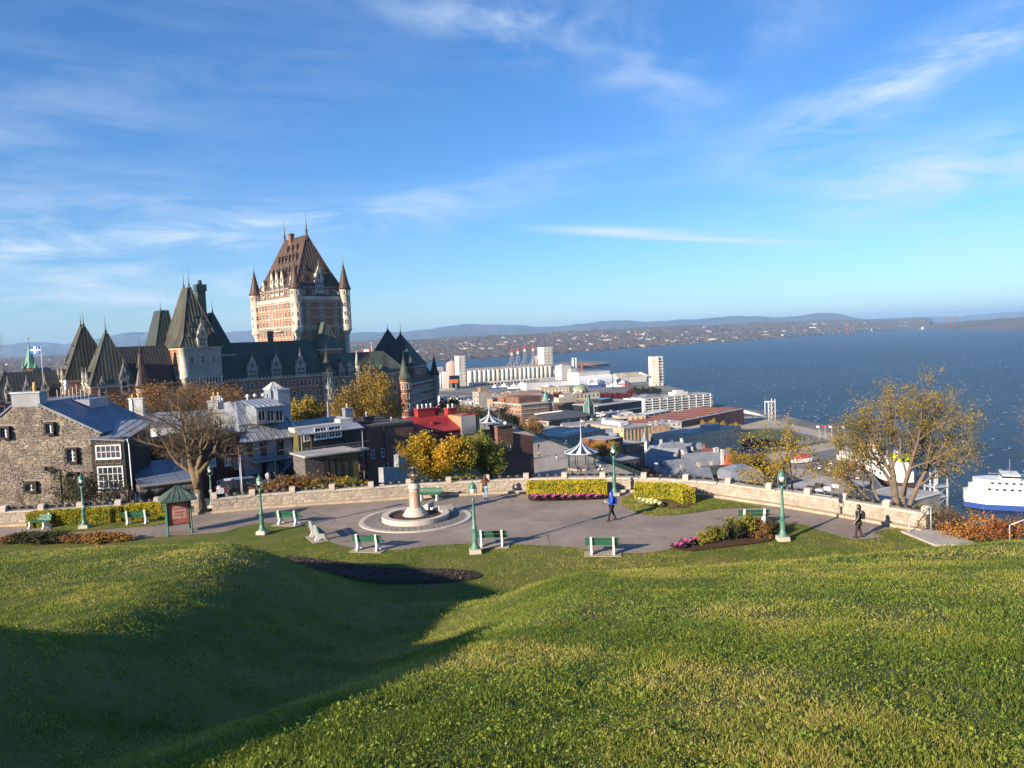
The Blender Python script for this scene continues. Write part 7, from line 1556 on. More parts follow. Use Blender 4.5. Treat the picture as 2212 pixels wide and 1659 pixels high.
P = pz(1207, 1027, TER + .3); g = np.random.default_rng(4); Q_ = g.normal(size=(160, 3)) * [1.2, 1.0, .03] + [P.x, P.y, TER + .38]; V, Qd = leaf_cloud(Q_, .2, np.tile([0, 0, 1.], (160, 1)), .5, g); link('leaf_litter', fast_mesh('leaf_litter', V, Qd, L_org), kind='stuff', label='scattered orange leaves swept on the boardwalk')

# ---------------------------------------------------------------- lower town
M_beige = mat('beige_stone', (.42, .36, .27), (.50, .44, .34), scale=.3, rough=.9, c3=(.38, .32, .24), s3=.08)
M_ylwb = mat('yellow_brick', (.46, .32, .14), (.52, .37, .18), scale=.4, rough=.9)
M_brnb = mat('brown_brick', (.26, .155, .085), (.31, .19, .11), scale=.3, rough=.9)
M_greys = mat('grey_stone', (.34, .31, .265), (.42, .385, .33), scale=.4, rough=.9, c3=(.30, .275, .24), s3=.15)
M_glassb = mat('black_glass', (.014, .018, .024), (.03, .035, .04), scale=.2, rough=.2, spec=.6)
M_teal = mat('teal_glass', (.20, .36, .34), (.26, .44, .40), scale=.1, rough=.2, rnd=.35)
M_wconc = mat('white_concrete', (.62, .61, .58), (.70, .69, .66), scale=.15, rough=.85, c3=(.55, .54, .51), s3=.05)
M_cconc = mat('cream_concrete', (.62, .585, .50), (.70, .665, .58), scale=.08, rough=.9, c3=(.55, .52, .44), s3=.03)
M_rdrf = mat('rust_roof', (.24, .085, .055), (.30, .12, .08), scale=.1, rough=.8)
M_lrf = mat('blue_metal_roof', (.19, .205, .24), (.25, .27, .31), scale=.3, rough=.45, metal=.2)
def tb(name, label, px0, D0, px1, D1, depth, y_top, m, roof=None, rows=0, cols=0, side=0, wmesh=None, zb=LOW, fh=None, top=.35, cat='building', ztop=None, parapet=True, z0off=1.2):
    H = House(name, label, cat, px0, D0, px1, D1); z1 = H.pt((px0 + px1) / 2, y_top)[1] if ztop is None else ztop
    wl = H.box('wall', 0, H.W, 0, depth, zb - 2, z1, m); H.z1 = z1; H.wall = wl; H.depth = depth
    if parapet: H.box('parapet', -.25, H.W + .25, -.25, depth + .25, z1, z1 + top, roof or m); H.box('roof', .4, H.W - .4, .4, depth - .4, z1 + top - .15, z1 + top + .05, M_flat)
    if rows:
        fh = fh or (z1 - zb - 1.5) / rows; me = wmesh or window_mesh(fh * .36, fh * .52, 'town' + m.name, [M_mortar, M_pane, M_wht], proud=.12, fr=.12)
        for r in range(rows):
            z = z1 - fh * (r + 1) + fh * .25
            for c in range(cols): link('window', me, wl, (H.W * (c + .5) / cols, 0, z), 0)
            for c in range(side): link('window', me, wl, (0, depth * (c + .5) / side, z), ANG['l'])
    return H
def roofbox(H, x0, x1, y0, y1, h, m, name='roof_plant'): return H.box(name, x0, x1, y0, y1, H.z1 + .35, H.z1 + .35 + h, m)
def gabled(name, label, px, y_r, D, w, d, he, hr, rz, mw, mr, chim=1, dorm=0, zb=LOW, cat='house', hipped=0.0, win=True):
    P = at(px, y_r, D); t = thing(name, label, cat, (P.x, P.y, 0), R(rz)); zr = P.z; ze = zr - hr; zb = min(zb, ze - he)
    mb = MB(); mb.yprism([(-d / 2, zb - 2), (d / 2, zb - 2), (d / 2, ze), (0, zr - .1), (-d / 2, ze)] if not hipped else [(-d / 2, zb - 2), (d / 2, zb - 2), (d / 2, ze), (-d / 2, ze)], -w / 2, w / 2); wl = mb.build('wall', mw, t)
    mb = MB(); hw = w / 2 + .25 ; hd = d / 2 + .4; k = hw - hipped
    mb.add([(-hw, -hd, ze - .25), (hw, -hd, ze - .25), (hw, hd, ze - .25), (-hw, hd, ze - .25), (-k, 0, zr), (k, 0, zr)], [(0, 1, 5, 4), (2, 3, 4, 5), (1, 2, 5), (3, 0, 4)] if hipped else [(0, 1, 5, 4), (2, 3, 4, 5)]); rf = mb.build('roof', mr, t)
    sl = MB(); n = int(w / 1.1)
    for i in range(n + 1):
        x = -hw + 2 * hw * i / max(n, 1); xx = max(-k, min(k, x)); sl.tube((x, -hd, ze - .22), (xx, 0, zr + .02), .05, .05, 3, 0, False)
    sl.build('roof_seams', mr, rf, kind='stuff')
    for c in range(chim):
        x = (-w / 2 + .9) if c == 0 else (w / 2 - .9); mb = MB(); mb.box(x - .6, x + .6, -.6, .6, ze, zr + 1.6); mb.box(x - .7, x + .7, -.7, .7, zr + 1.6, zr + 1.85); mb.build('chimney', mw, t)
    for c in range(dorm):
        x = -w / 2 + w * (c + .5) / dorm; link('dormer', small_dormer(1.2, 1.2, 1.8, mr, mw, .4), rf, (x, -d * .36, ze + hr * .18), 0)
    if win:
        me = window_mesh(.9, 1.5, 'gab', [M_mortar, M_pane, M_wht], proud=.1)
        for r in range(max(1, int(min(he, ze - zb) / 3.2))):
            for c in range(max(1, int(w / 2.6))): link('window', me, wl, (-w / 2 + w * (c + .5) / max(1, int(w / 2.6)), -d / 2, ze - 2.6 - 3.1 * r), 0)
    return t
# brown brick hotel block
H = tb('brick_office_block', 'eight-storey brown brick block with white cornices above the boardwalk', 1121, 610, 1181, 624, 42, 872, M_brnb, mat('pale_green_cornice', (.30, .38, .30), rough=.8), 8, 4, 8, zb=LOW + 2, fh=4.0)
for k in (0, 1): H.box('cornice', -.5 , H.W + .5, -.5, 42.4, H.z1 - 4.2 - k * 3.6, H.z1 - 3.8 - k * 3.6, M_wwall, H.wall)
H.box('cornice', -.9, H.W + .9, -.9, 42.8, H.z1 - .5, H.z1 - .02, M_wwall, H.wall); roofbox(H, 3, H.W - 2, 8, 30, 5, M_brick2); roofbox(H, 1, 6, 28, 38, 3.5, M_rdrf)
# blank concrete tower, white and brick neighbours behind it
H = tb('concrete_block', 'blank grey concrete block with a strip of windows, below the grain silos', 1030, 700, 1058, 705, 16, 848, M_greys, None, 0); H.box('stair_head', 3, 9, 3, 10, H.z1, H.z1 + 4.5, M_brnb)
me = window_mesh(3, 2, 'strip', [M_wconc, M_pane, M_wht], proud=.2, cols=3)
H = tb('apartment_block', 'narrow block with white window strips beside the concrete block', 1018, 702, 1031, 700, 16, 852, M_greys, None, 6, 2, 0, window_mesh(1.6, 2, 'ap', [M_wconc, M_pane, M_wht], proud=.15), fh=4.2)
H = tb('brick_apartments', 'brick apartment block with balconies right of the concrete block', 1060, 700, 1082, 716, 18, 862, M_tanb, None, 5, 4, 0, fh=4)
for r in range(5): H.box('balcony', .5, H.W - .5, -1.2, 0, H.z1 - 4 * (r + 1) + .4, H.z1 - 4 * (r + 1) + .8, M_wconc, H.wall)
H = tb('low_white_house', 'low white houses with brick bases between castle hotel and concrete block', 984, 760, 1016, 775, 14, 858, M_wconc, None, 2, 5, 0, fh=4); H = tb('low_white_house', 'small white building under the left silo shed', 945, 790, 966, 800, 14, 856, M_wconc, None, 2, 3, 0, fh=4); tb('brick_shed', 'dark brick shed behind the terrace kiosk', 1066, 640, 1100, 650, 14, 882, M_brick2, None, 2, 4, 0, fh=4)
tb('brick_warehouse', 'long low red brick warehouse behind the brown block', 1096, 800, 1180, 815, 25, 856, M_brick, None, 3, 9, 0, fh=3.6)
# museum: dark sloping roofs and a green glass spire
H = House('museum', 'museum with dark sloping roofs, skylights and a green glass spire', 'museum', 1180, 590, 1264, 618)
z0 = H.pt(1200, 906)[1]; zt = H.pt(1240, 882, 26)[1]
mb = MB(); mb.add([(0, 0, z0), (H.W, 0, z0 - 1), (H.W, 26, zt), (6, 26, zt - 1)], [(0, 1, 2, 3)]); mb.add([(0, 0, z0), (6, 26, zt - 1), (0, 30, z0)], [(0, 1, 2)]); mb.add([(H.W, 0, z0 - 1), (H.W + 30, 10, z0 - 3), (H.W, 26, zt)], [(0, 1, 2)]); mb.add([(0, 30, z0), (6, 26, zt - 1), (H.W, 26, zt), (H.W, 30, z0)], [(0, 1, 2, 3)]); mrf = mb.build('roof', mat('museum_roof', (.085, .08, .08), (.115, .105, .10), scale=.2, rough=.6), H.t)
H.box('wall', 1, H.W - 1, 1, 29, LOW - 2, z0 - 1, M_greys); H.box('glazing', .5, H.W - .5, .3, .9, LOW, z0 - 1.5, M_glassb)
for i in range(12):
    f = .08 + .84 * i / 12; mb = MB(); mb.box(0, .9, 0, 3, 0, .7); o = mb.build('skylight', M_wconc, mrf, loc=(3 + f * (H.W - 6), 20, z0 + (zt - z0) * .78)); o.rotation_euler = (math.atan2(zt - z0, 26), 0, 0)
x, zs = H.pt(1271, 853, 15); mb = MB(); mb.box(x - 3, x + 3, 12, 18, LOW, zs - 9); mb.frus((x - 3, x + 3, 12, 18), zs - 9, (x - .2, x + .2, 14.8, 15.2), zs); sp_ = mb.build('glass_spire', mat('spire_glass', (.05, .12, .10), (.10, .2, .17), scale=.3, rough=.25), H.t)
for s in (-1, 1):
    for yy in (12, 18): mb = MB(); mb.tube((x + s * 3, yy, LOW), (x + s * 3, yy, zs - 9), .25, .25, 4); mb.tube((x + s * 3, yy, zs - 9), (x, 15, zs), .25, .15, 4); mb.build('spire_edge', M_wconc, sp_)
H = tb('brick_gallery', 'orange brick building with dark window bands behind the museum', 1191, 735, 1263, 752, 24, 870, M_brick, None, 0); 
for i in range(7): link('window', window_mesh(5, 3.6, 'gal', [M_brick, M_pane, M_wht], proud=.2, cols=3), H.wall, (4 + i * (H.W - 8) / 6, 0, H.z1 - 5.2), 0)
roofbox(H, 10, 30, 6, 16, 4, M_beige)
# stone church tower near the brown block
P = at(1178, 843, 720); t = thing('green_cupola_tower', 'stone tower with a slim green cupola behind the brown block', 'church', (P.x - 0, P.y, 0), .3); mb = MB(); mb.box(-3, 3, -3, 3, LOW, P.z - 9); mb.build('tower', M_beige, t); mb = MB(); mb.lathe([(3.2, P.z - 9), (2.6, P.z - 7), (1.8, P.z - 4.5), (.6, P.z - 2), (.1, P.z)], 10); mb.build('cupola', MATS['bright_verdigris'], t)
P = at(1186, 860, 650); t = thing('stone_bell_tower', 'slim grey stone bell tower at the right edge of the brown block', 'church', (P.x, P.y, 0), .3); mb = MB(); mb.box(-2.4, 2.4, -2.4, 2.4, LOW, P.z - 7); mb.build('tower', M_greys, t); mb = MB(); mb.lathe([(2.8, P.z - 7), (2.6, P.z - 4), (1.2, P.z - 1.5), (.05, P.z)], 10); mb.build('dome', M_greys, t)
# customs house with green dome
H = tb('customs_house', 'cream classical customs house with a low green dome', 1214, 870, 1292, 890, 24, 851, M_cream, M_beige, 2, 9, 0, fh=6)
x, zd = H.pt(1252, 838, 13); mb = MB(); mb.tube((x, 13, H.z1), (x, 13, H.z1 + 5), 8.2, 8.2, 20); dr = mb.build('drum', M_cream, H.t); mb = MB(); mb.lathe([(8.8, H.z1 + 5), (8.4, H.z1 + 5.4), (6.6, H.z1 + 7.6), (3.6, H.z1 + 9), (0, H.z1 + 9.5)], 20, (x, 13, 0)); mb.lathe([(1, H.z1 + 9.2), (.6, H.z1 + 10.6), (.02, H.z1 + 11.6)], 8, (x, 13, 0)); mb.build('dome', mat('pale_copper_dome', (.20, .28, .17), (.25, .33, .2), scale=.3, rough=.7), H.t)
mb = MB(); mb.xprism([(H.W * .25, H.z1), (H.W * .5, H.z1), (H.W * .375, H.z1 + 4.5)], -.8, 2); mb.build('pediment', M_cream, H.t)
for i in range(8): mb = MB(); a = i * math.pi / 4; mb.box(x + 8.1 * math.cos(a) - .7, x + 8.1 * math.cos(a) + .7, 13 + 8.1 * math.sin(a) - .7, 13 + 8.1 * math.sin(a) + .7, H.z1 + 1, H.z1 + 4); mb.build('drum_window', M_pane, dr)
# black glass office
H = tb('black_office', 'black glass office block with white roof edges', 1288, 715, 1383, 755, 34, 872, M_glassb, M_wconc, 0); H.box('ledge', -.6, H.W + .6, -.6, 38.6, H.z1 - 7.2, H.z1 - 6.6, M_wconc, H.wall); roofbox(H, 18, 34, 12, 28, 4, M_glassb)
for r in range(4):
    for c in range(16): mb_ = window_mesh(2.0, 1.8, 'blk', [M_glassb, M_pane, M_glassb], proud=.1); link('window', mb_, H.wall, (H.W * (c + .5) / 16, 0, H.z1 - 3.0 - 3.5 * r), 0)
# white condo with balconies
H = tb('white_condominium', 'long white apartment building with rows of balconies at the river edge', 1385, 815, 1534, 850, 22, 856, M_wconc, None, 0)
nf = 6; fh = (H.z1 - LOW - 1) / nf
for r in range(nf):
    z = H.z1 - fh * (r + 1)
    H.box('balcony_slab', -.3, H.W + .3, -2.0, .0, z - .25, z + .9 * .55, M_wconc, H.wall)
    for c in range(18):
        x = 2 + (H.W - 4) * (c + .5) / 18
        k = ('cw', (c * 7 + r * 5) % 11 < 3)
        if k not in WC: m_ = MB(); w_ = (H.W - 4) / 18 - .6; m_.box(-w_ / 2, w_ / 2, -.08, .02, 0, fh * .62); m_.box(-.08, .08, -.12, -.08, 0, fh * .62, 1); WC[k] = m_.mesh('window', [M_teal if k[1] else M_pane, M_wconc])
        link('window', WC[k], H.wall, (x, -.01, z + fh * .2), 0)
    for c in range(0, 19, 2): H.box('balcony_fin', 2 + (H.W - 4) * c / 18 - .15, 2 + (H.W - 4) * c / 18 + .15, -1.95, -.02, z + .5, z + fh * .72, M_wconc, H.wall)
mb = MB(); mb.xprism([(4, H.z1 + .3), (26, H.z1 + .3), (26, H.z1 + 2.6), (10, H.z1 + 3.6)], 4, 18); mb.build('roof_pavilion', M_lrf, H.t); roofbox(H, 44, 62, 5, 16, 3.2, M_wconc); roofbox(H, 48, 58, 7, 14, 5, M_wconc)
tb('white_cube', 'plain white cube building left of the white condominium', 1362, 860, 1387, 866, 18, 862, M_wconc, None, 0)
# terminal with rust-red roof panels
H = tb('cruise_terminal', 'long low terminal with rust-red roof panels and brick screen wall', 1424, 600, 1604, 700, 44, 902, M_rdrf, M_wconc, 0, cat='terminal')
for i in range(9): mb = MB(); mb.box(0, H.W / 9 - 2.5, 0, 38, 0, .25); mb.build('roof_panel', M_rdrf, H.t, loc=(1.2 + i * H.W / 9, 3, H.z1 + .5))
for i in range(14): H.box('screen_opening', 3 + i * 5, 6.6 + i * 5, -.1, .1, H.z1 - 6 - (i % 2) * .3, H.z1 - 3.6, M_pane, H.wall)
H.box('upper_hall', -8, H.W * .62, 44, 58, LOW, H.z1 + 2.2, M_wconc)
for i in range(9): H.box('hall_opening', 2 + i * H.W * .62 / 9, (i + 1) * H.W * .62 / 9 - 1, 43.8, 44, H.z1 + .5, H.z1 + 1.9, M_glassb)
# yellow brick block
H = tb('yellow_brick_block', 'sunlit yellow brick block with white windows and a roof terrace', 1342, 548, 1398, 560, 46, 923, M_ylwb, M_mortar, 4, 7, 9, window_mesh(1.3, 1.9, 'yb', [M_wht, M_pane, M_wht], proud=.14), fh=3.9)
for i in range(8): H.box('pilaster', H.W * i / 7 - .3, H.W * i / 7 + .3, -.3, 0, LOW, H.z1 - .6, M_ylwb, H.wall)
H.box('cornice', -.6, H.W + .6, -.6, 46.5, H.z1 - .8, H.z1 - .2, M_beige, H.wall); roofbox(H, 6, 14, 12, 34, 2.6, M_wconc); roofbox(H, 2, 4.5, 6, 9, 3, M_wconc)
H = tb('green_roofed_block', 'cream stone block with green copper cornice beside the museum', 1256, 598, 1338, 618, 30, 911, M_cream, MATS['green_copper_roof'], 3, 10, 0, fh=4)
for i in range(8): roofbox(H, 2 + i * 3.6, 4 + i * 3.6, 4 + (i % 3) * 6, 7 + (i % 3) * 6, 1.5 + (i % 2), MATS['green_copper_roof'] if i % 2 else M_wconc)
# grey stone long museum building
H = tb('grey_stone_block', 'long grey stone block with many small windows, in shade', 1478, 500, 1597, 545, 30, 934, M_beige, M_greys, 3, 13, 6, window_mesh(1.1, 1.9, 'gs', [M_cream, M_pane, M_wht], proud=.1, arch=True), fh=4.2)
H.box('glass_pavilion', H.W * .55, H.W * .72, 5, 14, H.z1, H.z1 + 3.6, M_lrf)
H = tb('mansard_end', 'white-dormered mansard wing at the left end of the grey stone block', 1428, 520, 1480, 508, 24, 937, M_beige, M_greys, 3, 6, 4, fh=4.2)
for i in range(7): link('dormer', small_dormer(1.4, 1.4, 1.5, M_wconc, M_wconc, .4), H.wall, (H.W * (i + .5) / 7, -.5, H.z1 - 2.4), 0)
# shaded brick blocks below the terrace
H = tb('shaded_brick_block', 'plain brick block with paired windows right of the striped kiosk', 1302, 330, 1340, 338, 14, 951, M_brick2, None, 0)
for c in (.35, .62):
    for r in range(2): link('window', window_mesh(1.0, 1.7, 'sb', [M_mortar, M_pane, M_wht], proud=.1), H.wall, (H.W * (c + .12), 0, H.z1 - 3.2 - 4.2 * r), 0)
tb('shaded_brick_block', 'flat brick block behind the plain one, with blue roof', 1345, 350, 1386, 356, 13, 960, M_brick2, M_lrf, 2, 4, 0, fh=3.6); tb('shaded_brick_block', 'low brick house with tall windows behind the lamp by the hedges', 1318, 285, 1374, 290, 12, 996, M_brick2, M_lrf, 3, 6, 0, fh=3.4)
tb('flat_blue_roof', 'flat blue-grey roof between the boardwalk and yellow block', 1182, 440, 1236, 452, 20, 930, M_greys, M_lrf, 2, 8, 0, fh=3.6); H = tb('flat_white_roof', 'grey block with pale flat roof and white vents', 1206, 400, 1302, 425, 22, 938, M_greys, M_lrf, 3, 10, 0, fh=3.6)
for i in range(4): roofbox(H, 8 + i * 4, 11 + i * 4, 6, 9, .8, M_wconc)
FILL = [(1262, 930, 450, 16, M_wwall, 'white'), (1330, 893, 660, 26, M_wconc, 'long white'), (1362, 900, 640, 22, M_cream, 'cream-walled'), (1422, 921, 560, 14, M_tanb, 'orange brick'), (1440, 914, 590, 20, M_wwall, 'whitewashed'), (1000, 868, 700, 26, M_wconc, 'bright white'), (1045, 884, 620, 22, M_beige, 'stone-coloured'), (1012, 880, 640, 20, M_tanb, 'tan brick'), (1092, 851, 860, 30, M_tanb, 'wide tan'), (1130, 846, 900, 40, M_brick, 'long red brick'), (1196, 838, 930, 34, M_cream, 'yellowish'), (1108, 862, 760, 24, M_wwall, 'grey-white'), (1066, 858, 800, 24, M_cream, 'buff'), (1282, 941, 430, 14, M_greys, 'grey stone')]
for i, (px, yt, D, w, m, adj) in enumerate(FILL):
    k = w / 2 / D * FPX; H = tb('town_block', adj + ' flat-roofed town block ' + ('behind the striped kiosk', 'between terminal and black office', 'left of the terminal roof', 'beside the yellow block', 'behind the yellow block', 'above the terrace kiosk', 'right of the terrace kiosk', 'between kiosk and concrete block', 'behind the brown block', 'in front of the silo shed', 'left of the domed customs house', 'above the brown block', 'left of the concrete block', 'right of the orange trees')[i], px - k, D, px + k, D + w * .25, 13 + (i % 4) * 3, yt, m, None, 4, max(3, int(w / 4)), 3, fh=3.5)
    for j in range(3): roofbox(H, 1.5 + j * w * .3, 3.2 + j * w * .3, 3 + (i + j) % 4, 6 + (i + j) % 4, .9 + .7 * ((i + j) % 3), (M_wconc, M_greys, M_met)[(i + j) % 3])
# gabled old town
GOT = 'old-town houses below the park wall'
P = at(1416, 978, 380); t = thing('town_church', 'small stone church with a grey roof and slender white belfry', 'church', (P.x, P.y, 0), R(-35)); zt = zat(1420, 968, 380)
mb = MB(); mb.yprism([(-9, LOW), (9, LOW), (9, zt - 9), (0, zt), (-9, zt - 9)], -12, 12); mb.build('wall', M_greys, t); mb = MB(); mb.add([(-12.5, -9.8, zt - 9.5), (12.5, -9.8, zt - 9.5), (12.5, 0, zt + .4), (-12.5, 0, zt + .4), (12.5, 9.8, zt - 9.5), (-12.5, 9.8, zt - 9.5)], [(0, 1, 2, 3), (3, 2, 4, 5)]); mb.build('roof', M_lrf, t)
zs = zat(1398, 921, 380); mb = MB(); mb.box(-7, -4, -1.5, 1.5, zt - 4, zt + 3.4); mb.build('belfry', M_wconc, t); mb = MB(); mb.lathe([(2.1, zt + 3.4), (1.0, zt + 5.4), (.05, zs)], 8, (-5.5, 0, 0)); mb.build('spire', M_lrf, t)
OT = [(1462, 992, 355, 14, 13, 8, 8, 20, M_greys, M_lrf, 0, 0, 'wide grey-gabled house with pale blue roof right of the church'), (1408, 962, 430, 13, 11, 9, 6, -30, M_greys, M_lrf, 1, 0, 'stone house with blue roof behind the church'), (1450, 955, 430, 14, 11, 9, 5, 10, M_wwall, M_lrf, 2, 0, 'cream house with two chimneys behind the church'),
      (1492, 957, 440, 12, 10, 9, 6, 5, M_wwall, M_lrf, 1, 0, 'pale gabled house before the grey stone block'), (1515, 972, 430, 12, 10, 9, 6, -15, M_greys, M_slate, 1, 0, 'dark-roofed house before the grey stone block'), (1512, 977, 375, 20, 12, 8, 7, 12, M_wwall, M_lrf, 2, 4, 'white house with four dormers in its pale roof'),
      (1538, 968, 390, 10, 9, 8, 6, -40, M_brick2, mat('maroon_roof', (.10, .03, .03), (.13, .04, .04), scale=.4, rough=.6), 1, 0, 'house with maroon roof beside the dormered white house'), (1557, 974, 378, 9, 9, 9, 6, 25, M_wwall, M_lrf, 1, 0, 'small white-chimneyed house left of the red tent roof'), (1400, 1012, 330, 13, 10, 8, 6, 25, M_greys, M_slate, 1, 0, 'shaded dark-roofed house just right of the lamp between hedges'),
      (1443, 1010, 305, 11, 9, 8, 6, -20, M_wwall, M_lrf, 1, 0, 'white gable end with blue roof above the wall'), (1500, 1011, 300, 13, 10, 8, 8, 20, M_greys, M_lrf, 1, 0, 'house with big plain pale-blue roof above the L-shaped hedge'), (1530, 1006, 312, 10, 9, 8, 6, 10, M_greys, M_slate, 1, 0, 'narrow dark-roofed house right of the plain blue roof'),
      (1562, 1004, 315, 12, 10, 8, 6, 0, M_greys, mat('dark_green_tin', (.03, .05, .035), (.04, .065, .045), scale=.3, rough=.5), 1, 0, 'house with dark green tin roof above the wall'), (1345, 1020, 320, 12, 9, 8, 5, 30, M_brick2, M_lrf, 1, 0, 'brick house in shade under the cliff right of the kiosk'), (1470, 992, 400, 9, 9, 9, 5, 40, M_greys, M_dgr, 1, 2, 'house with dark balconied front and small dormers'), (1300, 1000, 300, 11, 9, 7, 4, 20, M_brick2, M_lrf, 1, 0, 'low brick house hidden behind the kiosk corner'),
      (1362, 966, 440, 12, 10, 9, 6, -25, M_brick2, M_slate, 1, 0, 'steep dark-roofed house left of the church spire'), (1262, 925, 470, 12, 12, 10, 11, 30, M_greys, M_slate, 0, 0, 'house with a tall dark pointed roof behind the striped kiosk'), (1300, 926, 520, 14, 12, 9, 6, 20, M_wwall, M_met, 1, 0, 'sunlit silver-roofed house left of the yellow block'), (1318, 934, 500, 11, 10, 9, 5, -30, M_wwall, M_met, 0, 0, 'small sunlit pale roof beside the yellow block'),
      (1428, 950, 460, 14, 11, 9, 6, 15, M_brick2, M_lrf, 1, 0, 'brick house with blue roof below the yellow block'), (1236, 912, 560, 16, 12, 9, 3, 10, M_beige, M_lrf, 0, 0, 'low blue roof in front of the museum')]
for px, y, D, w, d, he, hr, rz, mw, mr, ch, dm, l in OT: gabled('town_house', l, px, y, D, w, d, he, hr, rz, mw, mr, ch, dm).__setitem__('group', GOT)
t = gabled('red_tent_roofed_house', 'house with a bright orange-red hipped tin roof and cream chimney', 1573, 978, 362, 8, 9, 8, 9, 12, M_wwall, mat('orange_tin_roof', (.42, .085, .035), (.48, .12, .05), scale=.3, rough=.55), 1, 0, hipped=3.8)
P = at(1597, 1003, 300); t = thing('round_roof_house', 'stone house with a domed blue-grey metal roof above the wall', 'house', (P.x, P.y, 0), .2); mb = MB(); mb.box(-7, 7, -6, 6, LOW, P.z - 5); mb.build('wall', M_greys, t); mb = MB(); mb.frus((-7.3, 7.3, -6.3, 6.3), P.z - 5, (-6, 6, -5, 5), P.z - 1.8); mb.frus((-6, 6, -5, 5), P.z - 1.8, (-2, 2, -1.2, 1.2), P.z); mb.build('roof', M_lrf, t)
# ---------------------------------------------------------------- port and far shore
def zx(x): return 877.7 + .248 * x
def zy(y): return 713.1 + .248 * y
H = House('grain_elevator', 'long row of cream concrete grain silos with two tall head towers', 'silos', 1008, 1436, 1190, 1520)
zt = H.pt(1100, 796)[1]; n = 19; r = H.W / n / 2
for i in range(n):
    mb = MB(); mb.tube(((2 * i + 1) * r, 0, LOW - 1), ((2 * i + 1) * r, 0, zt), r * .96, r * .96, 14); mb.build('silo', M_cconc, H.t)
H.box('silo_block', 0, H.W, r * .4, 3 * r, LOW - 1, zt - .5, M_cconc)
g_ = H.box('gallery', 0, H.W, 0, 2 * r, zt + .5, zt + 4, M_greys)
for i in range(40): H.box('gallery_post', H.W * i / 39 - .3, H.W * i / 39 + .3, -.4, 0, zt, zt + 4, M_cconc, g_)
ls = H.box('loading_shed', -4, H.W - 6, -22, -10, LOW - 1, LOW + 6, M_cconc)
for i in range(20): H.box('bay_door', 2 + i * 7, 6 + i * 7, -22.2, -21.9, LOW, LOW + 3.6, M_glassb, ls)
def head_tower(H, pa, pb, y, d, rows, cols):
    o = H.pbox('head_tower', pa, (pb[0], 850), y, y + d, M_cconc); x0, z1 = H.pt(*pa, y); x1, _ = H.pt(*pb, y)
    me = window_mesh(1.6, 2.2, 'silo', [M_cconc, M_pane, M_greys], proud=.1, sash=False)
    for r_ in range(rows):
        for c in range(cols): link('window', me, o, (x0 + (x1 - x0) * (c + .5) / cols, y, z1 - 6 - r_ * 6), 0)
        link('window', me, o, (x0, y + d * .3, z1 - 6 - r_ * 6), ANG['l']); link('window', me, o, (x0, y + d * .7, z1 - 6 - r_ * 6), ANG['l'])
    return o
head_tower(H, (990, 769), (1008, 800), 2, 18, 8, 2); head_tower(H, (1174, 750), (1197, 800), 0, 24, 9, 3)
H = House('small_grain_silos', 'short group of white silos beside the dark hotel roof', 'silos', 932, 1350, 956, 1356); zt = H.pt(945, 806)[1]
for i in range(5): mb = MB(); mb.tube((H.W * (i + .5) / 5, 0, LOW - 1), (H.W * (i + .5) / 5, 0, zt), H.W / 10.5, H.W / 10.5, 12); mb.build('silo', M_wconc, H.t)
H.box('silo_cap', 0, H.W, 0, 8, zt, zt + 3, M_cconc); H.pbox('end_tower', (956, 803), (970, 842), -2, 12, M_cconc); H.pbox('machine_house', (946, 793), (958, 806), 0, 8, M_greys); H.pbox('low_shed', (934, 842), (984, 852), -30, -14, M_beige)
M_pinkd = mat('pink_dome', (.42, .27, .235), (.48, .31, .27), scale=.03, rough=.9)
for px, y0, D, l in ((976, 779, 1720, 'pink storage dome behind the left head tower'), (1163, 767, 1760, 'larger pink storage dome behind the right head tower')):
    P = at(px, y0, D); t = thing('storage_dome', l, 'dome', (P.x, P.y, 0)); h = P.z - LOW; mb = MB(); rr = 14 if px < 1000 else 17; mb.lathe([(rr, LOW), (rr, P.z - rr * .75), (rr * .9, P.z - rr * .42), (rr * .6, P.z - rr * .15), (0, P.z)], 20); mb.build('shell', M_pinkd, t); mb = MB(); mb.lathe([(2, P.z - .5), (2, P.z + 1.5), (0, P.z + 2)], 8); mb.build('vent', M_greys, t)
M_rw = mat('crane_red', (.45, .06, .05), rough=.7)
for i, (px, yt) in enumerate(((1105, 754), (1118, 751), (1133, 746), (1151, 745))):
    P = at(px, yt, 1700); t = thing('loading_crane', 'red-topped grey loading crane, %s of four behind the silos' % ('first', 'second', 'third', 'fourth')[i], 'crane', (P.x, P.y, 0), .3, 'loading cranes'); H_ = P.z
    mb = MB()
    for x in (-2, 2):
        for y in (-2, 2): mb.tube((x * 2.2, y * 2.2, LOW), (x, y, H_ - 14), .8, .5, 4)
    for k in range(6): z = LOW + 8 + k * (H_ - LOW - 24) / 6; s = 4.2 - k * .35; mb.tube((-s, -s, z), (s, -s, z + 7), .4, .4, 4); mb.tube((s, s, z), (-s, s, z + 7), .4, .4, 4)
    mb.build('frame', M_steel, t); mb = MB(); mb.box(-1.8, 1.8, -1.8, 1.8, H_ - 14, H_ - 8); mb.build('cab', M_wconc, t); mb = MB(); mb.box(-1.7, 1.7, -1.7, 1.7, H_ - 8, H_); mb.build('head', M_rw, t); mb = MB(); mb.tube((0, 0, LOW + 40), (-22, -8, LOW + 12), 1.4, 1.0, 5); mb.build('boom', M_steel, t)
H = House('cement_plant', 'pale cement plant with two slim white stacks right of the silos', 'plant', 1210, 1440, 1247, 1460); H.pbox('main_block', (1212, 790), (1234, 822), 0, 20, M_cconc); H.pbox('lower_block', (1232, 797), (1247, 820), -4, 16, M_wconc); H.pbox('top_house', (1215, 787), (1226, 791), 2, 12, M_greys)
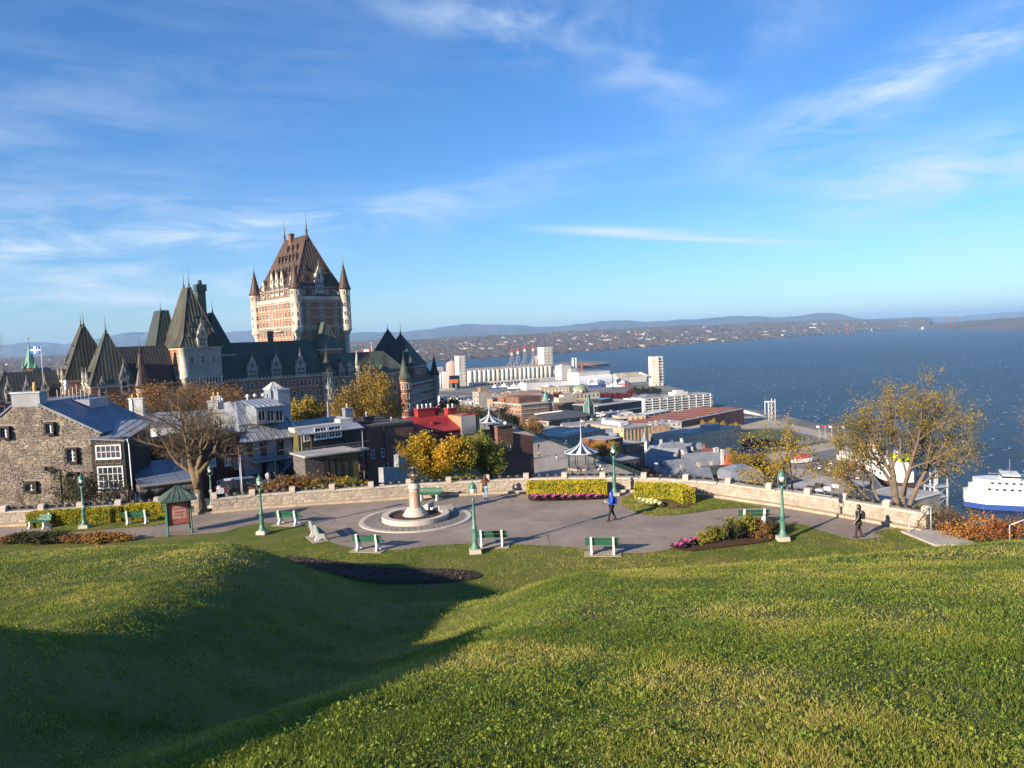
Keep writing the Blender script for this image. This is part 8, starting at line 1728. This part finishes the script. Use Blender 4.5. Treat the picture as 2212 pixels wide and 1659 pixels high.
for px in (1237.5, 1243.5): x, z = H.pt(px, 773, 6); mb = MB(); mb.tube((x, 6, LOW), (x, 6, z), 2.6, 2.2, 10); mb.build('stack', M_wconc, H.t)
tb('dockside_shed', 'long pale shed with doors in front of the silos', 1134, 1245, 1228, 1275, 24, 825, M_wconc, M_greys, 0, cat='shed'); tb('grey_quay_block', 'big plain grey block at the basin edge behind the domed building', 1209, 1050, 1268, 1075, 26, 835, M_greys, None, 0)
tb('dark_shed', 'dark shed with orange conveyor between the two silo groups', 970, 1380, 990, 1384, 14, 812, M_slate, None, 0); H = House('orange_conveyor', 'orange covered conveyor beside the small silos', 'conveyor', 971, 1352, 990, 1356); H.pbox('gallery', (971, 820), (990, 827), 0, 6, mat('conveyor_orange', (.55, .14, .03), rough=.7)); H.pbox('support', (974, 827), (977, 848), 1, 4, M_steel); H.pbox('support', (984, 827), (987, 848), 1, 4, M_steel)
H = House('fabric_tent_hall', 'white barrel-roofed fabric hall on the quay', 'hall', 1250, 1255, 1328, 1300); zt = H.pt(1290, 812)[1]; hh = zt - LOW; prof = [(-1, LOW)] + [(15 - 16 * math.cos(t), LOW + hh * math.sin(t) ** .8) for t in np.linspace(.25, math.pi - .25, 9)] + [(31, LOW)]
mb = MB(); mb.yprism([(p[0], p[1]) for p in prof][::-1], 0, H.W); shl = mb.build('shell', mat('tent_white', (.72, .72, .71), rough=.7), H.t)
for i in range(13):
    mb = MB(); x = H.W * i / 12
    for a, b in zip(prof[:-1], prof[1:]): mb.tube((x, a[0], a[1]), (x, b[0], b[1]), .35, .35, 4, 0, False)
    mb.build('rib', MATS['tent_white'], shl)
for x in (18, 34): mb = MB(); mb.box(x, x + 8, -2.5, 2, LOW, LOW + 9); mb.xprism([(x - .5, LOW + 9), (x + 8.5, LOW + 9), (x + 4, LOW + 13)], -2.5, 2); mb.build('porch', MATS['tent_white'], H.t)
H.box('door', 2, 6, -1.4, -1, LOW, LOW + 6, M_glassb)
H = tb('warehouse', 'long grey-roofed warehouse behind the fabric hall', 1248, 1400, 1316, 1430, 40, 803, M_wconc, M_greys, 0, cat='warehouse'); H = tb('warehouse', 'pale warehouse with a tan roof left of the tall elevator tower', 1335, 1330, 1395, 1352, 34, 814, M_wconc, M_beige, 0, cat='warehouse')
mb = MB(); mb.yprism([(0, H.z1), (34, H.z1), (17, H.z1 + 7)], 0, H.W); mb.build('pitched_roof', M_beige, H.t)
H = House('marine_tower', 'tall pale elevator tower standing alone at the river edge', 'tower', 1407, 1228, 1432, 1232); zt = H.pt(1420, 770)[1]; tb_ = H.box('shaft', 0, H.W * .62, 0, 14, LOW, zt, M_cconc); H.box('frame_wall', H.W * .62, H.W, 2, 12, LOW, zt, M_wconc)
for r_ in range(9): H.box('floor_opening', H.W * .64, H.W * .9, 1.8, 2.1, LOW + 8 + r_ * 4.2, LOW + 10.6 + r_ * 4.2, M_glassb)
for r_ in range(8): H.box('slab', -.6, H.W + .8, -.8, 13, LOW + 6.6 + r_ * 4.8, LOW + 7.1 + r_ * 4.8, M_wconc, tb_)
mb = MB(); a0 = H.pt(1384, 806, 0); mb.tube((a0[0], 4, a0[1]), (2, 4, LOW + 14), 2.2, 2.2, 4); mb.build('conveyor_gallery', M_cconc, H.t)
P = at(1270, 780, 1800); t = thing('ore_loader', 'rust-red ship loader on the far pier', 'loader', (P.x, P.y, 0)); mb = MB(); mb.tube((-16, 0, LOW + 20), (30, 0, LOW + 6), 1.6, 1.2, 5); mb.build('boom', M_rdrf, t); mb = MB(); mb.box(-18, -13, -3, 3, LOW, LOW + 20); mb.build('tower', M_rdrf, t)
for i, (px, y, w, m) in enumerate(((1050, 783, 40, M_rdrf), (1200, 783, 50, M_beige), (1232, 782, 46, M_greys), (1085, 786, 30, M_rdrf))):
    P = at(px, y, 1740); t = thing('bulk_pile', ('rust-red', 'sandy', 'grey', 'small rusty')[i] + ' heap of bulk cargo behind the silos', 'cargo heap', (P.x, P.y, LOW)); mb = MB(); mb.lathe([(w * .5, 0), (w * .42, 3), (w * .2, 9), (.1, 12)], 12, sx=1.4); mb.build('heap', m, t)
# boats in the basin
def boat(label, px, y, L, hull, cabin, rz, mast=12):
    p = pz(px, y, RIV); t = thing('moored_boat', label, 'boat', (p.x, p.y, RIV if False else LOW - 1), rz, 'boats in the port basin'); b = L * .13
    mb = MB(); pl = [(-L / 2, -b), (L * .3, -b), (L / 2, 0), (L * .3, b), (-L / 2, b)]; mb.prism(pl, 0, L * .11 + .6); mb.build('hull', hull, t); mb = MB(); mb.box(-L * .25, L * .1, -b * .7, b * .7, L * .11 + .6, L * .11 + 3.4); mb.box(-L * .1, L * .06, -b * .6, b * .6, L * .11 + 3.4, L * .11 + 6); mb.build('cabin', cabin, t); mb = MB(); mb.tube((-L * .1, 0, L * .11 + 3), (-L * .1, 0, L * .11 + mast), .25, .12, 5); mb.build('mast', M_wconc, t)
M_bb = mat('boat_blue', (.02, .06, .25), rough=.5)
for i, (px, y, L, h, c, r_) in enumerate(((1287, 842, 34, M_bb, M_wht, .1), (1330, 842, 30, M_wht, M_wht, -.2), (1346, 838, 26, M_rw, M_wht, .3), (1090, 842, 20, M_wht, M_wht, .2), (1112, 845, 24, M_wht, M_wht, -.4), (1128, 840, 24, M_wht, M_wht, .1), (1146, 846, 26, M_wht, M_wht, .5), (1166, 842, 30, M_wht, M_wht, -.1), (1186, 847, 24, M_wht, M_wht, .3), (1070, 846, 20, M_bb, M_wht, .2), (1200, 843, 22, M_wht, M_wht, .0))):
    boat(('blue tug', 'white launch', 'red-hulled vessel', 'small white boat', 'white cruiser', 'white boat', 'white yacht', 'large white boat', 'white trawler', 'small blue boat', 'white dinghy tender')[i] + ' moored in the port basin, %s' % ('before the fabric hall', 'right of the blue tug', 'beside the orange mast', 'leftmost under the silos', 'second under the silos', 'third under the silos', 'fourth under the silos', 'before the long shed', 'right of the long shed', 'left of the white boats', 'at the grey block')[i], px, y, L, h, c, r_, 12 + (i % 4) * 4)
for px, y0, y1, m, l in ((1323, 806, 836, M_timb, 'dark mast beside the fabric hall'), (1356, 803, 838, M_rdrf, 'orange-brown mast left of the conifers')): P = at(px, y0, 1180); Q_ = at(px, y1, 1180); t = thing('mast', l, 'mast', (P.x, P.y, Q_.z)); mb = MB(); mb.tube((0, 0, -3), (0, 0, P.z - Q_.z), .8, .5, 6); mb.build('pole', m, t)
# quay park, promenade, parking
M_qlawn = mat('quay_lawn', (.06, .085, .03), (.10, .11, .04), scale=.05, rough=1); M_prom = mat('promenade', (.34, .30, .24), (.40, .36, .29), scale=.06, rough=.95)
sheet('quay_lawn', [(1585, 935), (1640, 928), (1690, 930), (1740, 945), (1700, 958), (1640, 966), (1600, 960)], LOW + .06, M_qlawn, LOW); sheet('promenade', [(1570, 905), (1640, 900), (1700, 915), (1790, 935), (1835, 948), (1825, 958), (1740, 938), (1680, 925), (1600, 925)], LOW + .10, M_prom, LOW)
sheet('promenade', [(1640, 985), (1740, 966), (1838, 953), (1840, 962), (1760, 978), (1660, 1000)], LOW + .12, M_prom, LOW); sheet('quay_lawn', [(1650, 975), (1740, 958), (1800, 952), (1740, 964), (1660, 984)], LOW + .08, M_qlawn, LOW); sheet('parking_lot', [(1735, 1010), (1800, 985), (1835, 990), (1880, 1030), (1900, 1055), (1840, 1052), (1780, 1030)], LOW + .07, mat('parking_asphalt', (.10, .095, .09), (.13, .12, .115), scale=.1, rough=.95), LOW)
sheet('quay_road', [(1690, 1015), (1740, 1015), (1860, 1062), (1850, 1075), (1760, 1050)], LOW + .09, M_prom, LOW)
cars = (M_cw_, M_ck, M_cg_, M_cr, M_cb)
CG = 'cars in the quay parking lot'; proto = {}
cn = ('white', 'black', 'grey', 'red', 'blue'); k = 0
for row, (xa, ya, xb, yb, nn) in enumerate(((1771, 1012, 1853, 1034, 13), (1788, 1000, 1872, 1022, 11))):
    for i in range(nn):
        c = (0, 1, 2, 0, 1, 0, 4, 1, 3, 0, 2, 1, 0)[(i + row * 4) % 13]; f = i / (nn - 1); p = pz(xa + (xb - xa) * f, ya + (yb - ya) * f, LOW + .1)
        l = '%s car parked %s in the %s row of the quay lot' % (cn[c], ('first', 'second', 'third', 'fourth', 'fifth', 'sixth', 'seventh', 'eighth', 'ninth', 'tenth', 'eleventh', 'twelfth', 'last')[i if i < nn - 1 else 12], ('near', 'far')[row])
        if c not in proto: proto[c] = make_car(cars[c], 'parked_car', l, p, R(60), CG, 1.15)
        else: copy_tree(proto[c], None, p, R(60) + random.uniform(-.08, .08), l)
for i, (px, y, c) in enumerate(((1842, 1008, M_rw), (1865, 1012, M_rw))): p = pz(px, y, LOW); t = thing('red_container', ('red freight container at the ferry berth', 'second red container beside the ferry')[i], 'container', p, R(60)); mb = MB(); mb.box(-3.5, 3.5, -1.3, 1.3, 0, 2.8); mb.build('box', c, t); mb = MB(); [mb.box(-3.4 + j * .7, -3.2 + j * .7, -1.36, -1.3, .2, 2.6) for j in range(10)]; mb.build('corrugation', c, t, kind='stuff')
p = pz(1735, 1000, LOW); t = thing('orange_workboat', 'red and white pilot boat hauled out on the quay', 'boat', p, R(20)); mb = MB(); mb.prism([(-8, -2.4), (5, -2.4), (8.5, 0), (5, 2.4), (-8, 2.4)], .8, 3.2); mb.build('hull', M_wht, t); mb = MB(); mb.box(-5, 3, -1.9, 1.9, 3.2, 5.6); mb.build('cabin', M_rw, t)
# gangway tower and flags
P = pz(1664, 907, LOW); t = thing('gangway_tower', 'white steel gangway tower and covered bridge at the cruise quay', 'gangway', P, .2); h = 20
for x in (-3.5, 3.5):
    for y in (-3, 3): mb = MB(); mb.tube((x, y, 0), (x, y, h if x > 0 else h - 2), .45, .4, 5); mb.build('leg', M_wconc, t)
for k in range(4): mb = MB(); mb.tube((-3.5, -3, k * 4.5), (3.5, -3, k * 4.5 + 4.5), .22, .22, 4); mb.tube((3.5, -3, k * 4.5), (-3.5, -3, k * 4.5 + 4.5), .22, .22, 4); mb.build('cross_brace', M_wconc, t)
mb = MB(); mb.box(-3.8, 3.8, -3.3, 3.3, h - 3, h - 2.2); mb.build('platform', M_wconc, t); mb = MB(); mb.tube((-4, 0, 3), (-26, 4, 9), 1.8, 1.8, 6); mb.tube((-26, 4, 9), (-48, 8, 8), 1.9, 1.9, 6); mb.build('covered_bridge', M_wconc, t)
for x in (-16, -28, -40): mb = MB(); mb.tube((x, 4, 0), (x, 4, 8), .4, .4, 5); mb.build('bridge_leg', M_wconc, t)
for i, px in enumerate((1770, 1783, 1797, 1811, 1824)): P = at(px, 955, 585); t = thing('flagpole', 'flagpole on the quay point, %s from the left' % ('first', 'second', 'third', 'fourth', 'fifth')[i], 'flagpole', (P.x, P.y, LOW), 0, 'flagpoles on the quay point'); Hh = zat(px, 919, 585) - LOW; mb = MB(); mb.tube((0, 0, 0), (0, 0, Hh), .16, .1, 5); mb.build('pole', M_wconc, t); mb = MB(); mb.box(-2.2, 0, -.03, .03, Hh - 1.7, Hh - .2); mb.build('flag', M_fred if i % 2 else M_fwht, t)
# ferries
M_fblk = mat('ferry_hull_dark', (.06, .03, .025), rough=.6); M_fyel = mat('funnel_yellow', (.6, .34, .02), rough=.5)
def ferry(label, loc, rz, L, B, hullm):
    t = thing('ferry', label, 'ferry', loc, rz)
    def dk(k): return [(-L / 2 * k, -B / 2), (L * .36 * k, -B / 2), (L / 2 * k, -B * .2), (L / 2 * k, B * .2), (L * .36 * k, B / 2), (-L / 2 * k, B / 2)]
    mb = MB(); mb.prism(dk(1), -.5, 2.6); mb.build('hull', hullm, t); mb = MB(); mb.prism(dk(.99), 2.6, 8.2); car = mb.build('car_deck', M_wht, t)
    for z, k, nm in ((8.2, .92, 'passenger_deck'), (11.2, .86, 'upper_deck')):
        mb = MB(); mb.prism([(p[0] * k, p[1] * k) for p in dk(1)], z, z + 3.0); d = mb.build(nm, M_wht, t)
        me = window_mesh(1.5, 1.1, 'fy', [M_wht, M_pane, M_wht], proud=.06, sash=False, fr=.06)
        for i in range(16):
            x = -L / 2 * k * .92 + (L * .36 * k + L / 2 * k * .92) * i / 15
            for s in (-1, 1): link('window', me, d, (x, s * B / 2 * k, z + 1.2), 0 if s < 0 else R(180))
        for j in range(5): link('window', me, d, (-L / 2 * k, -B * .35 * k + j * B * .17 * k, z + 1.2), ANG['l'])
        mb = MB()
        for s in (-1, 1): 
            mb.tube((-L * .44, s * B * .45, z + 4), (L * .3, s * B * .45, z + 4), .05, .05, 4)
            for i in range(24): x = -L * .44 + L * .74 * i / 23; mb.tube((x, s * B * .45, z + 3), (x, s * B * .45, z + 4), .04, .04, 3)
        mb.build('deck_rail', M_wht, d, kind='stuff')
    for i in range(9): mb = MB(); mb.box(-L * .4 + i * L * .085, -L * .4 + i * L * .085 + 2.2, -B / 2 - .06, -B / 2 + .05, 5.2, 6.6); mb.build('port_opening', M_glassb, car)
    mb = MB(); mb.box(L * .12, L * .24, -B * .36, B * .36, 14.2, 17); br = mb.build('bridge', M_wht, t); mb = MB(); mb.box(L * .118, L * .242, -B * .365, B * .365, 15.4, 16.4); mb.build('bridge_windows', M_pane, br)
    mb = MB(); mb.frus((-L * .14, -L * .04, -1.6, 1.6), 14.2, (-L * .13, -L * .05, -1.2, 1.2), 18.6); fn = mb.build('funnel', M_wht, t); mb = MB(); mb.frus((-L * .138, -L * .042, -1.5, 1.5), 16.4, (-L * .133, -L * .047, -1.35, 1.35), 17.6); mb.build('funnel_band', M_fyel, fn)
    mb = MB(); mb.tube((L * .18, 0, 17), (L * .18, 0, 24), .2, .1, 5); mb.tube((L * .18, -1.5, 21), (L * .18, 1.5, 21), .1, .1, 4); mb.build('mast', M_steel, t)
    for i in range(6): mb = MB(); mb.box(-L * .36 + i * 4, -L * .36 + i * 4 + 1.6, -1, 1, 14.2, 15); mb.build('deck_locker', M_bb if i % 2 else M_rdrf, t)
    return t
f1 = ferry('white ferry berthed beside the quay parking lot, half hidden by the tree', (219, 462, RIV), R(-88), 70, 17, M_fblk)
mb = MB(); mb.box(24, 32, -3, 5, 14.2, 17.4); mb.build('lime_container', mat('lime_green', (.42, .60, .03), rough=.6), f1)
f2 = ferry('white ferry on the river at the right edge behind orange shrubs', (252, 368, RIV), R(155), 62, 17, M_bb)
P = pz(2022, 1098, RIV); t = thing('ferry_ramp_gantry', 'grey steel lift gantry of the ferry ramp standing in the water', 'gantry', P, .3)
for x, y, h in ((-4, -3, 16), (-4, 3, 12), (4, -3, 15), (4, 3, 17), (0, 0, 19), (-1.5, 2, 18)): mb = MB(); mb.tube((x, y, -3), (x, y, h), .5, .45, 6); mb.build('pile', M_galv, t)
for z in (6, 11): mb = MB(); mb.box(-4.5, 4.5, -3.5, 3.5, z, z + .6); mb.build('platform', M_galv, t)
for z in (1, 6): mb = MB(); mb.tube((-4, -3, z), (4, -3, z + 5), .2, .2, 4); mb.tube((4, -3, z), (-4, -3, z + 5), .2, .2, 4); mb.build('cross_brace', M_galv, t)
# roofs at the foot of the cliff
H = tb('flat_roofed_garage', 'grey flat-roofed building with rooftop units below the right wall', 1790, 205, 1884, 220, 16, 1060, M_greys, M_gwall, 0)
for i in range(5): roofbox(H, 1 + i * 2.2, 2.2 + i * 2.2, 3 + (i % 2) * 4, 5 + (i % 2) * 4, 1.0, M_timb if i % 2 else M_wconc)
tb('long_flat_roof', 'long pale flat roof at the waterside below the wall end', 1885, 230, 2030, 250, 16, 1086, M_greys, M_wconc, 0)
# far town, woods, pylons
g = np.random.default_rng(8); V = []; Q = []; MI = []; o = 0
def add_boxes(n, rlo, rhi, emax, wmin, wmax, hmin, hmax):
    global o
    r = g.uniform(rlo, rhi, n); e = 60 + emax * g.random(n) ** 1.2; D = np.interp(r, sx_, sy_) + e; z = far_z(r, D); cl = vn(r * 60, e * .004); k = cl > .42
    for rr, DD, zz_ in zip(r[k], D[k], z[k]):
        w, d, h = g.uniform(wmin, wmax), g.uniform(wmin, wmax) * .6, g.uniform(hmin, hmax); x, y = rr * DD, DD; a = g.uniform(0, 3); c, s = math.cos(a), math.sin(a); B = []
        for zz2 in (zz_ - 4, zz_ + h):
            for (p, q) in ((-w, -d), (w, -d), (w, d), (-w, d)): B.append((x + p * c - q * s, y + p * s + q * c, zz2))
        V.extend(B); m_ = int(g.choice([0, 0, 1, 1, 2])); 
        for f in ((0, 1, 5, 4), (1, 2, 6, 5), (2, 3, 7, 6), (3, 0, 4, 7), (4, 5, 6, 7)): Q.append([i + o for i in f]); MI.append(m_ if f != (4, 5, 6, 7) else 1)
        o += 8
def vn(x, y): T = np.random.default_rng(77).random((50, 50)); return T[(np.floor(y).astype(int)) % 50, (np.floor(x).astype(int)) % 50]
add_boxes(3600, -.75, .52, 4600, 4, 10, 4, 8); add_boxes(150, -.6, .45, 3000, 18, 45, 7, 13)
link('distant_town', fast_mesh('distant_town', V, Q, [mat('far_white', (.46, .43, .39), rough=.9), mat('far_grey', (.26, .25, .24), rough=.9), mat('far_tan', (.36, .27, .2), rough=.9)], MI), kind='stuff', label='scattered pale houses of the town on the far shore')
n = 14000; r = g.uniform(-.8, .54, n); e = 20 + 4800 * g.random(n) ** 1.1; D = np.interp(r, sx_, sy_) + e; z = far_z(r, D); R0 = g.uniform(9, 22, n)
V = np.zeros((n, 6, 3)); off = np.array([(1, 0, 0), (0, 1, 0), (-1, 0, 0), (0, -1, 0), (0, 0, 1), (0, 0, -.3)])
V[:] = np.stack([r * D, D, z], -1)[:, None] + off[None] * np.stack([R0 * 1.5, R0, R0 * g.uniform(.7, 1.0, n)], -1)[:, None]
T_ = np.array([(0, 1, 4), (1, 2, 4), (2, 3, 4), (3, 0, 4)]); Qt = (np.arange(n)[:, None, None] * 6 + T_[None]).reshape(-1, 3)
link('distant_woods', fast_mesh('distant_woods', V.reshape(-1, 3), Qt, [mat('far_wood_brown', (.115, .082, .06), (.16, .11, .075), scale=.01, rough=1), mat('far_wood_grey', (.085, .075, .06), rough=1)], np.repeat(g.integers(0, 2, n), 4)), kind='stuff', label='brown autumn woods among the houses of the far shore')
for i, (px, yb, yt, D) in enumerate(((1836, 720, 698, 6500), (2053, 703, 684, 6500))):
    P = at(px, yb, D); Z = zat(px, yt, D); t = thing('power_pylon', ('red-grey power pylon on the far shore before the mountains', 'taller power pylon on the island shore at the right')[i], 'pylon', (P.x, P.y, P.z - 20)); h = Z - P.z + 20
    for dx in (-32, 0, 32):
        mb = MB(); mb.tube((dx - 7, 0, 0), (dx, 0, h), 2.4, 1.4, 4); mb.tube((dx + 7, 0, 0), (dx, 0, h), 2.4, 1.4, 4); mb.tube((dx - 12, 0, h * .85), (dx + 12, 0, h * .85), 1.6, 1.6, 4); mb.build('mast', M_rdrf, t)
A = pz(1690, 730.5, RIV); B = pz(1960, 711.5, RIV); t = thing('long_bridge', 'long low bridge crossing to the island on the horizon', 'bridge', (0, 0, 0))
mb = MB(); d = (B - A); nrm = Vector((-d.y, d.x, 0)).normalized() * 9; mb.add([tuple(A + nrm + Vector((0, 0, 20))), tuple(A - nrm + Vector((0, 0, 20))), tuple(B - nrm + Vector((0, 0, 20))), tuple(B + nrm + Vector((0, 0, 20))), tuple(A + nrm + Vector((0, 0, 26))), tuple(A - nrm + Vector((0, 0, 26))), tuple(B - nrm + Vector((0, 0, 26))), tuple(B + nrm + Vector((0, 0, 26)))], [(0, 1, 2, 3), (7, 6, 5, 4), (0, 4, 5, 1), (1, 5, 6, 2), (2, 6, 7, 3), (3, 7, 4, 0)]); mb.build('deck', M_wconc, t)
for i in range(28): p = A.lerp(B, (i + .5) / 28); mb = MB(); mb.tube((p.x, p.y, RIV), (p.x, p.y, RIV + 21), 7, 6, 6); mb.build('pier', M_wconc, t)
for px, y, l in ((1880, 716, 'small white ship near the far bridge'), (1990, 712, 'tiny ship off the island')): p = pz(px, y, RIV); t = thing('distant_ship', l, 'ship', p, 1.4); mb = MB(); mb.prism([(-45, -8), (35, -8), (48, 0), (35, 8), (-45, 8)], 0, 8); mb.build('hull', M_greys, t); mb = MB(); mb.box(-40, -20, -7, 7, 8, 26); mb.build('deckhouse', M_wht, t)
# flag on the terrace behind the hotel
P = at(804, 780, 420); t = thing('flagpole', 'flagpole with a red and white flag behind the hotel roofs', 'flagpole', (P.x, P.y, -20)); Hh = zat(804, 738, 420) + 20; mb = MB(); mb.tube((0, 0, 0), (0, 0, Hh), .2, .12, 6); mb.build('pole', M_wconc, t)
o_ = wavy_flag(5.6, 2.8, [(0, 1, 0, 1, 0), (.25, .75, 0, 1, 1), (.44, .56, .25, .75, 2), (.38, .62, .42, .6, 2)]).build('flag', [M_fred, M_fwht, M_fred], t, loc=(-.2, 0, Hh - 7)); o_.rotation_euler = (0, 0, R(175))
P = at(774, 778, 430); t = thing('church_spire', 'small white church spire beside the red and white flag', 'church', (P.x, P.y, 0)); mb = MB(); mb.box(-2, 2, -2, 2, -40, P.z - 6); mb.build('tower', M_wconc, t); mb = MB(); mb.lathe([(2, P.z - 6), (.05, P.z + 3)], 6, smooth=False); mb.build('spire', M_wconc, t)
# ---------------------------------------------------------------- grass (uncountable blades)
def grass_blade_mat():
    m = bpy.data.materials.new('grass_blade'); m.use_nodes = True; nt = m.node_tree; b = nt.nodes['Principled BSDF']
    at_ = N(nt, 'ShaderNodeAttribute', attribute_name='tone'); geo = N(nt, 'ShaderNodeNewGeometry')
    cr = N(nt, 'ShaderNodeValToRGB'); Lk(nt, at_.outputs['Fac'], cr.inputs[0])
    el = cr.color_ramp.elements; el[0].color = (.085, .155, .02, 1); el[1].color = (.56, .46, .17, 1); el[1].position = 1
    for pos, c in ((.35, (.205, .265, .038)), (.62, (.33, .355, .052)), (.82, (.46, .42, .085))):
        e = el.new(pos); e.color = (*c, 1)
    Lk(nt, cr.outputs[0], b.inputs['Base Color']); b.inputs['Roughness'].default_value = .6; b.inputs['Specular IOR Level'].default_value = .25
    tr = N(nt, 'ShaderNodeBsdfTranslucent'); Lk(nt, cr.outputs[0], tr.inputs[0]); ms = N(nt, 'ShaderNodeMixShader'); ms.inputs[0].default_value = .45
    Lk(nt, b.outputs[0], ms.inputs[1]); Lk(nt, tr.outputs[0], ms.inputs[2]); Lk(nt, ms.outputs[0], nt.nodes['Material Output'].inputs[0])
    return m
M_blade = grass_blade_mat()
gg = np.random.default_rng(5)
def vnoise(x, y, s, seed):
    g = np.random.default_rng(seed); T = g.random((64, 64)); x = np.asarray(x) * s + 100; y = np.asarray(y) * s + 100
    xi = np.floor(x).astype(int); yi = np.floor(y).astype(int); fx = x - xi; fy = y - yi; fx = fx * fx * (3 - 2 * fx); fy = fy * fy * (3 - 2 * fy)
    a = T[yi % 64, xi % 64]; b_ = T[yi % 64, (xi + 1) % 64]; c = T[(yi + 1) % 64, xi % 64]; d = T[(yi + 1) % 64, (xi + 1) % 64]
    return (a * (1 - fx) + b_ * fx) * (1 - fy) + (c * (1 - fx) + d * fx) * fy
def tuft_points(r0, r1, dens, half=R(37)):
    A = half * (r1 * r1 - r0 * r0); n = int(A * dens); r = np.sqrt(gg.random(n) * (r1 * r1 - r0 * r0) + r0 * r0); a = (gg.random(n) * 2 - 1) * half
    return r * np.sin(a), r * np.cos(a)
def keep(x, y):
    k = ~(in_poly(x, y, PAVE)) & ~in_poly(x, y, bed3) & ~in_poly(x, y, bed4) & (y < np.interp(x, wall_np[:, 0], wall_np[:, 1]) - .1) & ~((x > 22.0) & (y > 39.5))
    return k
PTS = []
for r0, r1, dens, nb, sc, hgt in ((2.6, 6.5, 420, 22, 1.0, .027), (6.5, 12, 170, 17, 1.35, .03), (12, 24, 64, 12, 2.0, .034), (24, 47, 26, 9, 3.0, .04)):
    x, y = tuft_points(r0, r1, dens); k = keep(x, y); PTS.append((x[k], y[k], nb, sc, hgt))
for poly in (isl1, isl2):
    mn, mxx = poly.min(0), poly.max(0); n = int((mxx - mn).prod() * 45); x = gg.uniform(mn[0], mxx[0], n); y = gg.uniform(mn[1], mxx[1], n); k = in_poly(x, y, poly); PTS.append((x[k], y[k], 9, 2.4, .05))
VV = []; TT = []
for x, y, nb, sc, hgt in PTS:
    n = len(x); z = height(x, y) - .035
    z = np.where(in_poly(x, y, isl1) | in_poly(x, y, isl2), .03, z)
    patch = vnoise(x, y, .55, 1) * .5 + vnoise(x, y, 1.7, 2) * .32 + vnoise(x, y, .16, 3) * .38
    dry = np.clip((patch - .62) * 1.5, -.3, .38)
    cl_ = vnoise(x, y, 2.6, 9)
    h0 = hgt * (.4 + 1.3 * cl_ ** 2) * (.8 + .5 * gg.random(n))
    bx = np.repeat(x, nb) + gg.normal(size=n * nb) * .045 * sc; by = np.repeat(y, nb) + gg.normal(size=n * nb) * .045 * sc
    bz = np.repeat(z, nb); h = np.repeat(h0, nb) * (.5 + gg.random(n * nb)) * (1 + .12 * (sc - 1))
    a = gg.random(n * nb) * 6.283; lean = .2 + .7 * gg.random(n * nb); w = .0042 * sc * (.7 + .6 * gg.random(n * nb)); b2 = gg.random(n * nb) * 6.283
    p0 = np.stack([bx + w * np.cos(b2), by + w * np.sin(b2), bz], -1); p1 = np.stack([bx - w * np.cos(b2), by - w * np.sin(b2), bz], -1)
    p2_ = np.stack([bx + np.cos(a) * lean * h, by + np.sin(a) * lean * h, bz + h], -1)
    VV.append(np.stack([p0, p1, p2_], 1).reshape(-1, 3)); TT.append(np.repeat(np.clip(.46 + .27 * gg.normal(size=n * nb) * .8 + np.repeat(dry, nb), 0, 1), 3))
V = np.concatenate(VV); T = np.concatenate(TT)
me = fast_mesh('grass', V, np.arange(len(V)).reshape(-1, 3), M_blade)
at_ = me.attributes.new('tone', 'FLOAT', 'POINT'); at_.data.foreach_set('value', T.astype(np.float32))
link('grass', me, kind='stuff', label='short autumn lawn grass with dry yellow patches', )
# broad-leaved weeds and clover in the near lawn
x, y = tuft_points(3.0, 17, 26); k = keep(x, y) & (vnoise(x, y, .8, 21) > .42); x, y = x[k], y[k]; n = len(x); nl = 6
bx = np.repeat(x, nl) + gg.normal(size=n * nl) * .045; by = np.repeat(y, nl) + gg.normal(size=n * nl) * .045
P = np.stack([bx, by, height(bx, by) - .01 + .035 * gg.random(n * nl)], -1)
Vw, Qw = leaf_cloud(P, .014, np.tile([0, -.25, 1.], (len(P), 1)), .55, gg, .7)
link('ground_weeds', fast_mesh('ground_weeds', Vw, Qw, leaf_mat('weed_leaf', (.10, .20, .02), (.15, .25, .03), (.24, .28, .045), 3, 12)), kind='stuff', label='broad-leaved weeds and clover scattered in the lawn')
x, y = tuft_points(3.0, 30, 4.0); k = keep(x, y); x, y = x[k], y[k]
P = np.stack([x, y, height(x, y) + .012], -1); Vw, Qw = leaf_cloud(P, .016, np.tile([0, 0, 1.], (len(P), 1)), .5, gg, .7)
link('fallen_leaves', fast_mesh('fallen_leaves', Vw, Qw, leaf_mat('fallen_leaf', (.34, .22, .10), (.45, .36, .20), None, 1, 30)), kind='stuff', label='small dry leaves fallen on the lawn')
# ---------------------------------------------------------------- haze
hm = bpy.data.materials.new('haze_air'); hm.use_nodes = True; nt = hm.node_tree; nt.nodes.clear()
pv = N(nt, 'ShaderNodeVolumePrincipled'); pv.inputs['Color'].default_value = (.40, .66, 1, 1); pv.inputs['Density'].default_value = 5.0e-5; pv.inputs['Anisotropy'].default_value = 0
mo = N(nt, 'ShaderNodeOutputMaterial'); Lk(nt, pv.outputs[0], mo.inputs['Volume'])
mb = MB(); mb.box(-48000, 48000, -2600, 48000, -92, 420)
link('haze', mb.mesh('haze', hm), kind='stuff', label='thin blue haze over the river and far shore')
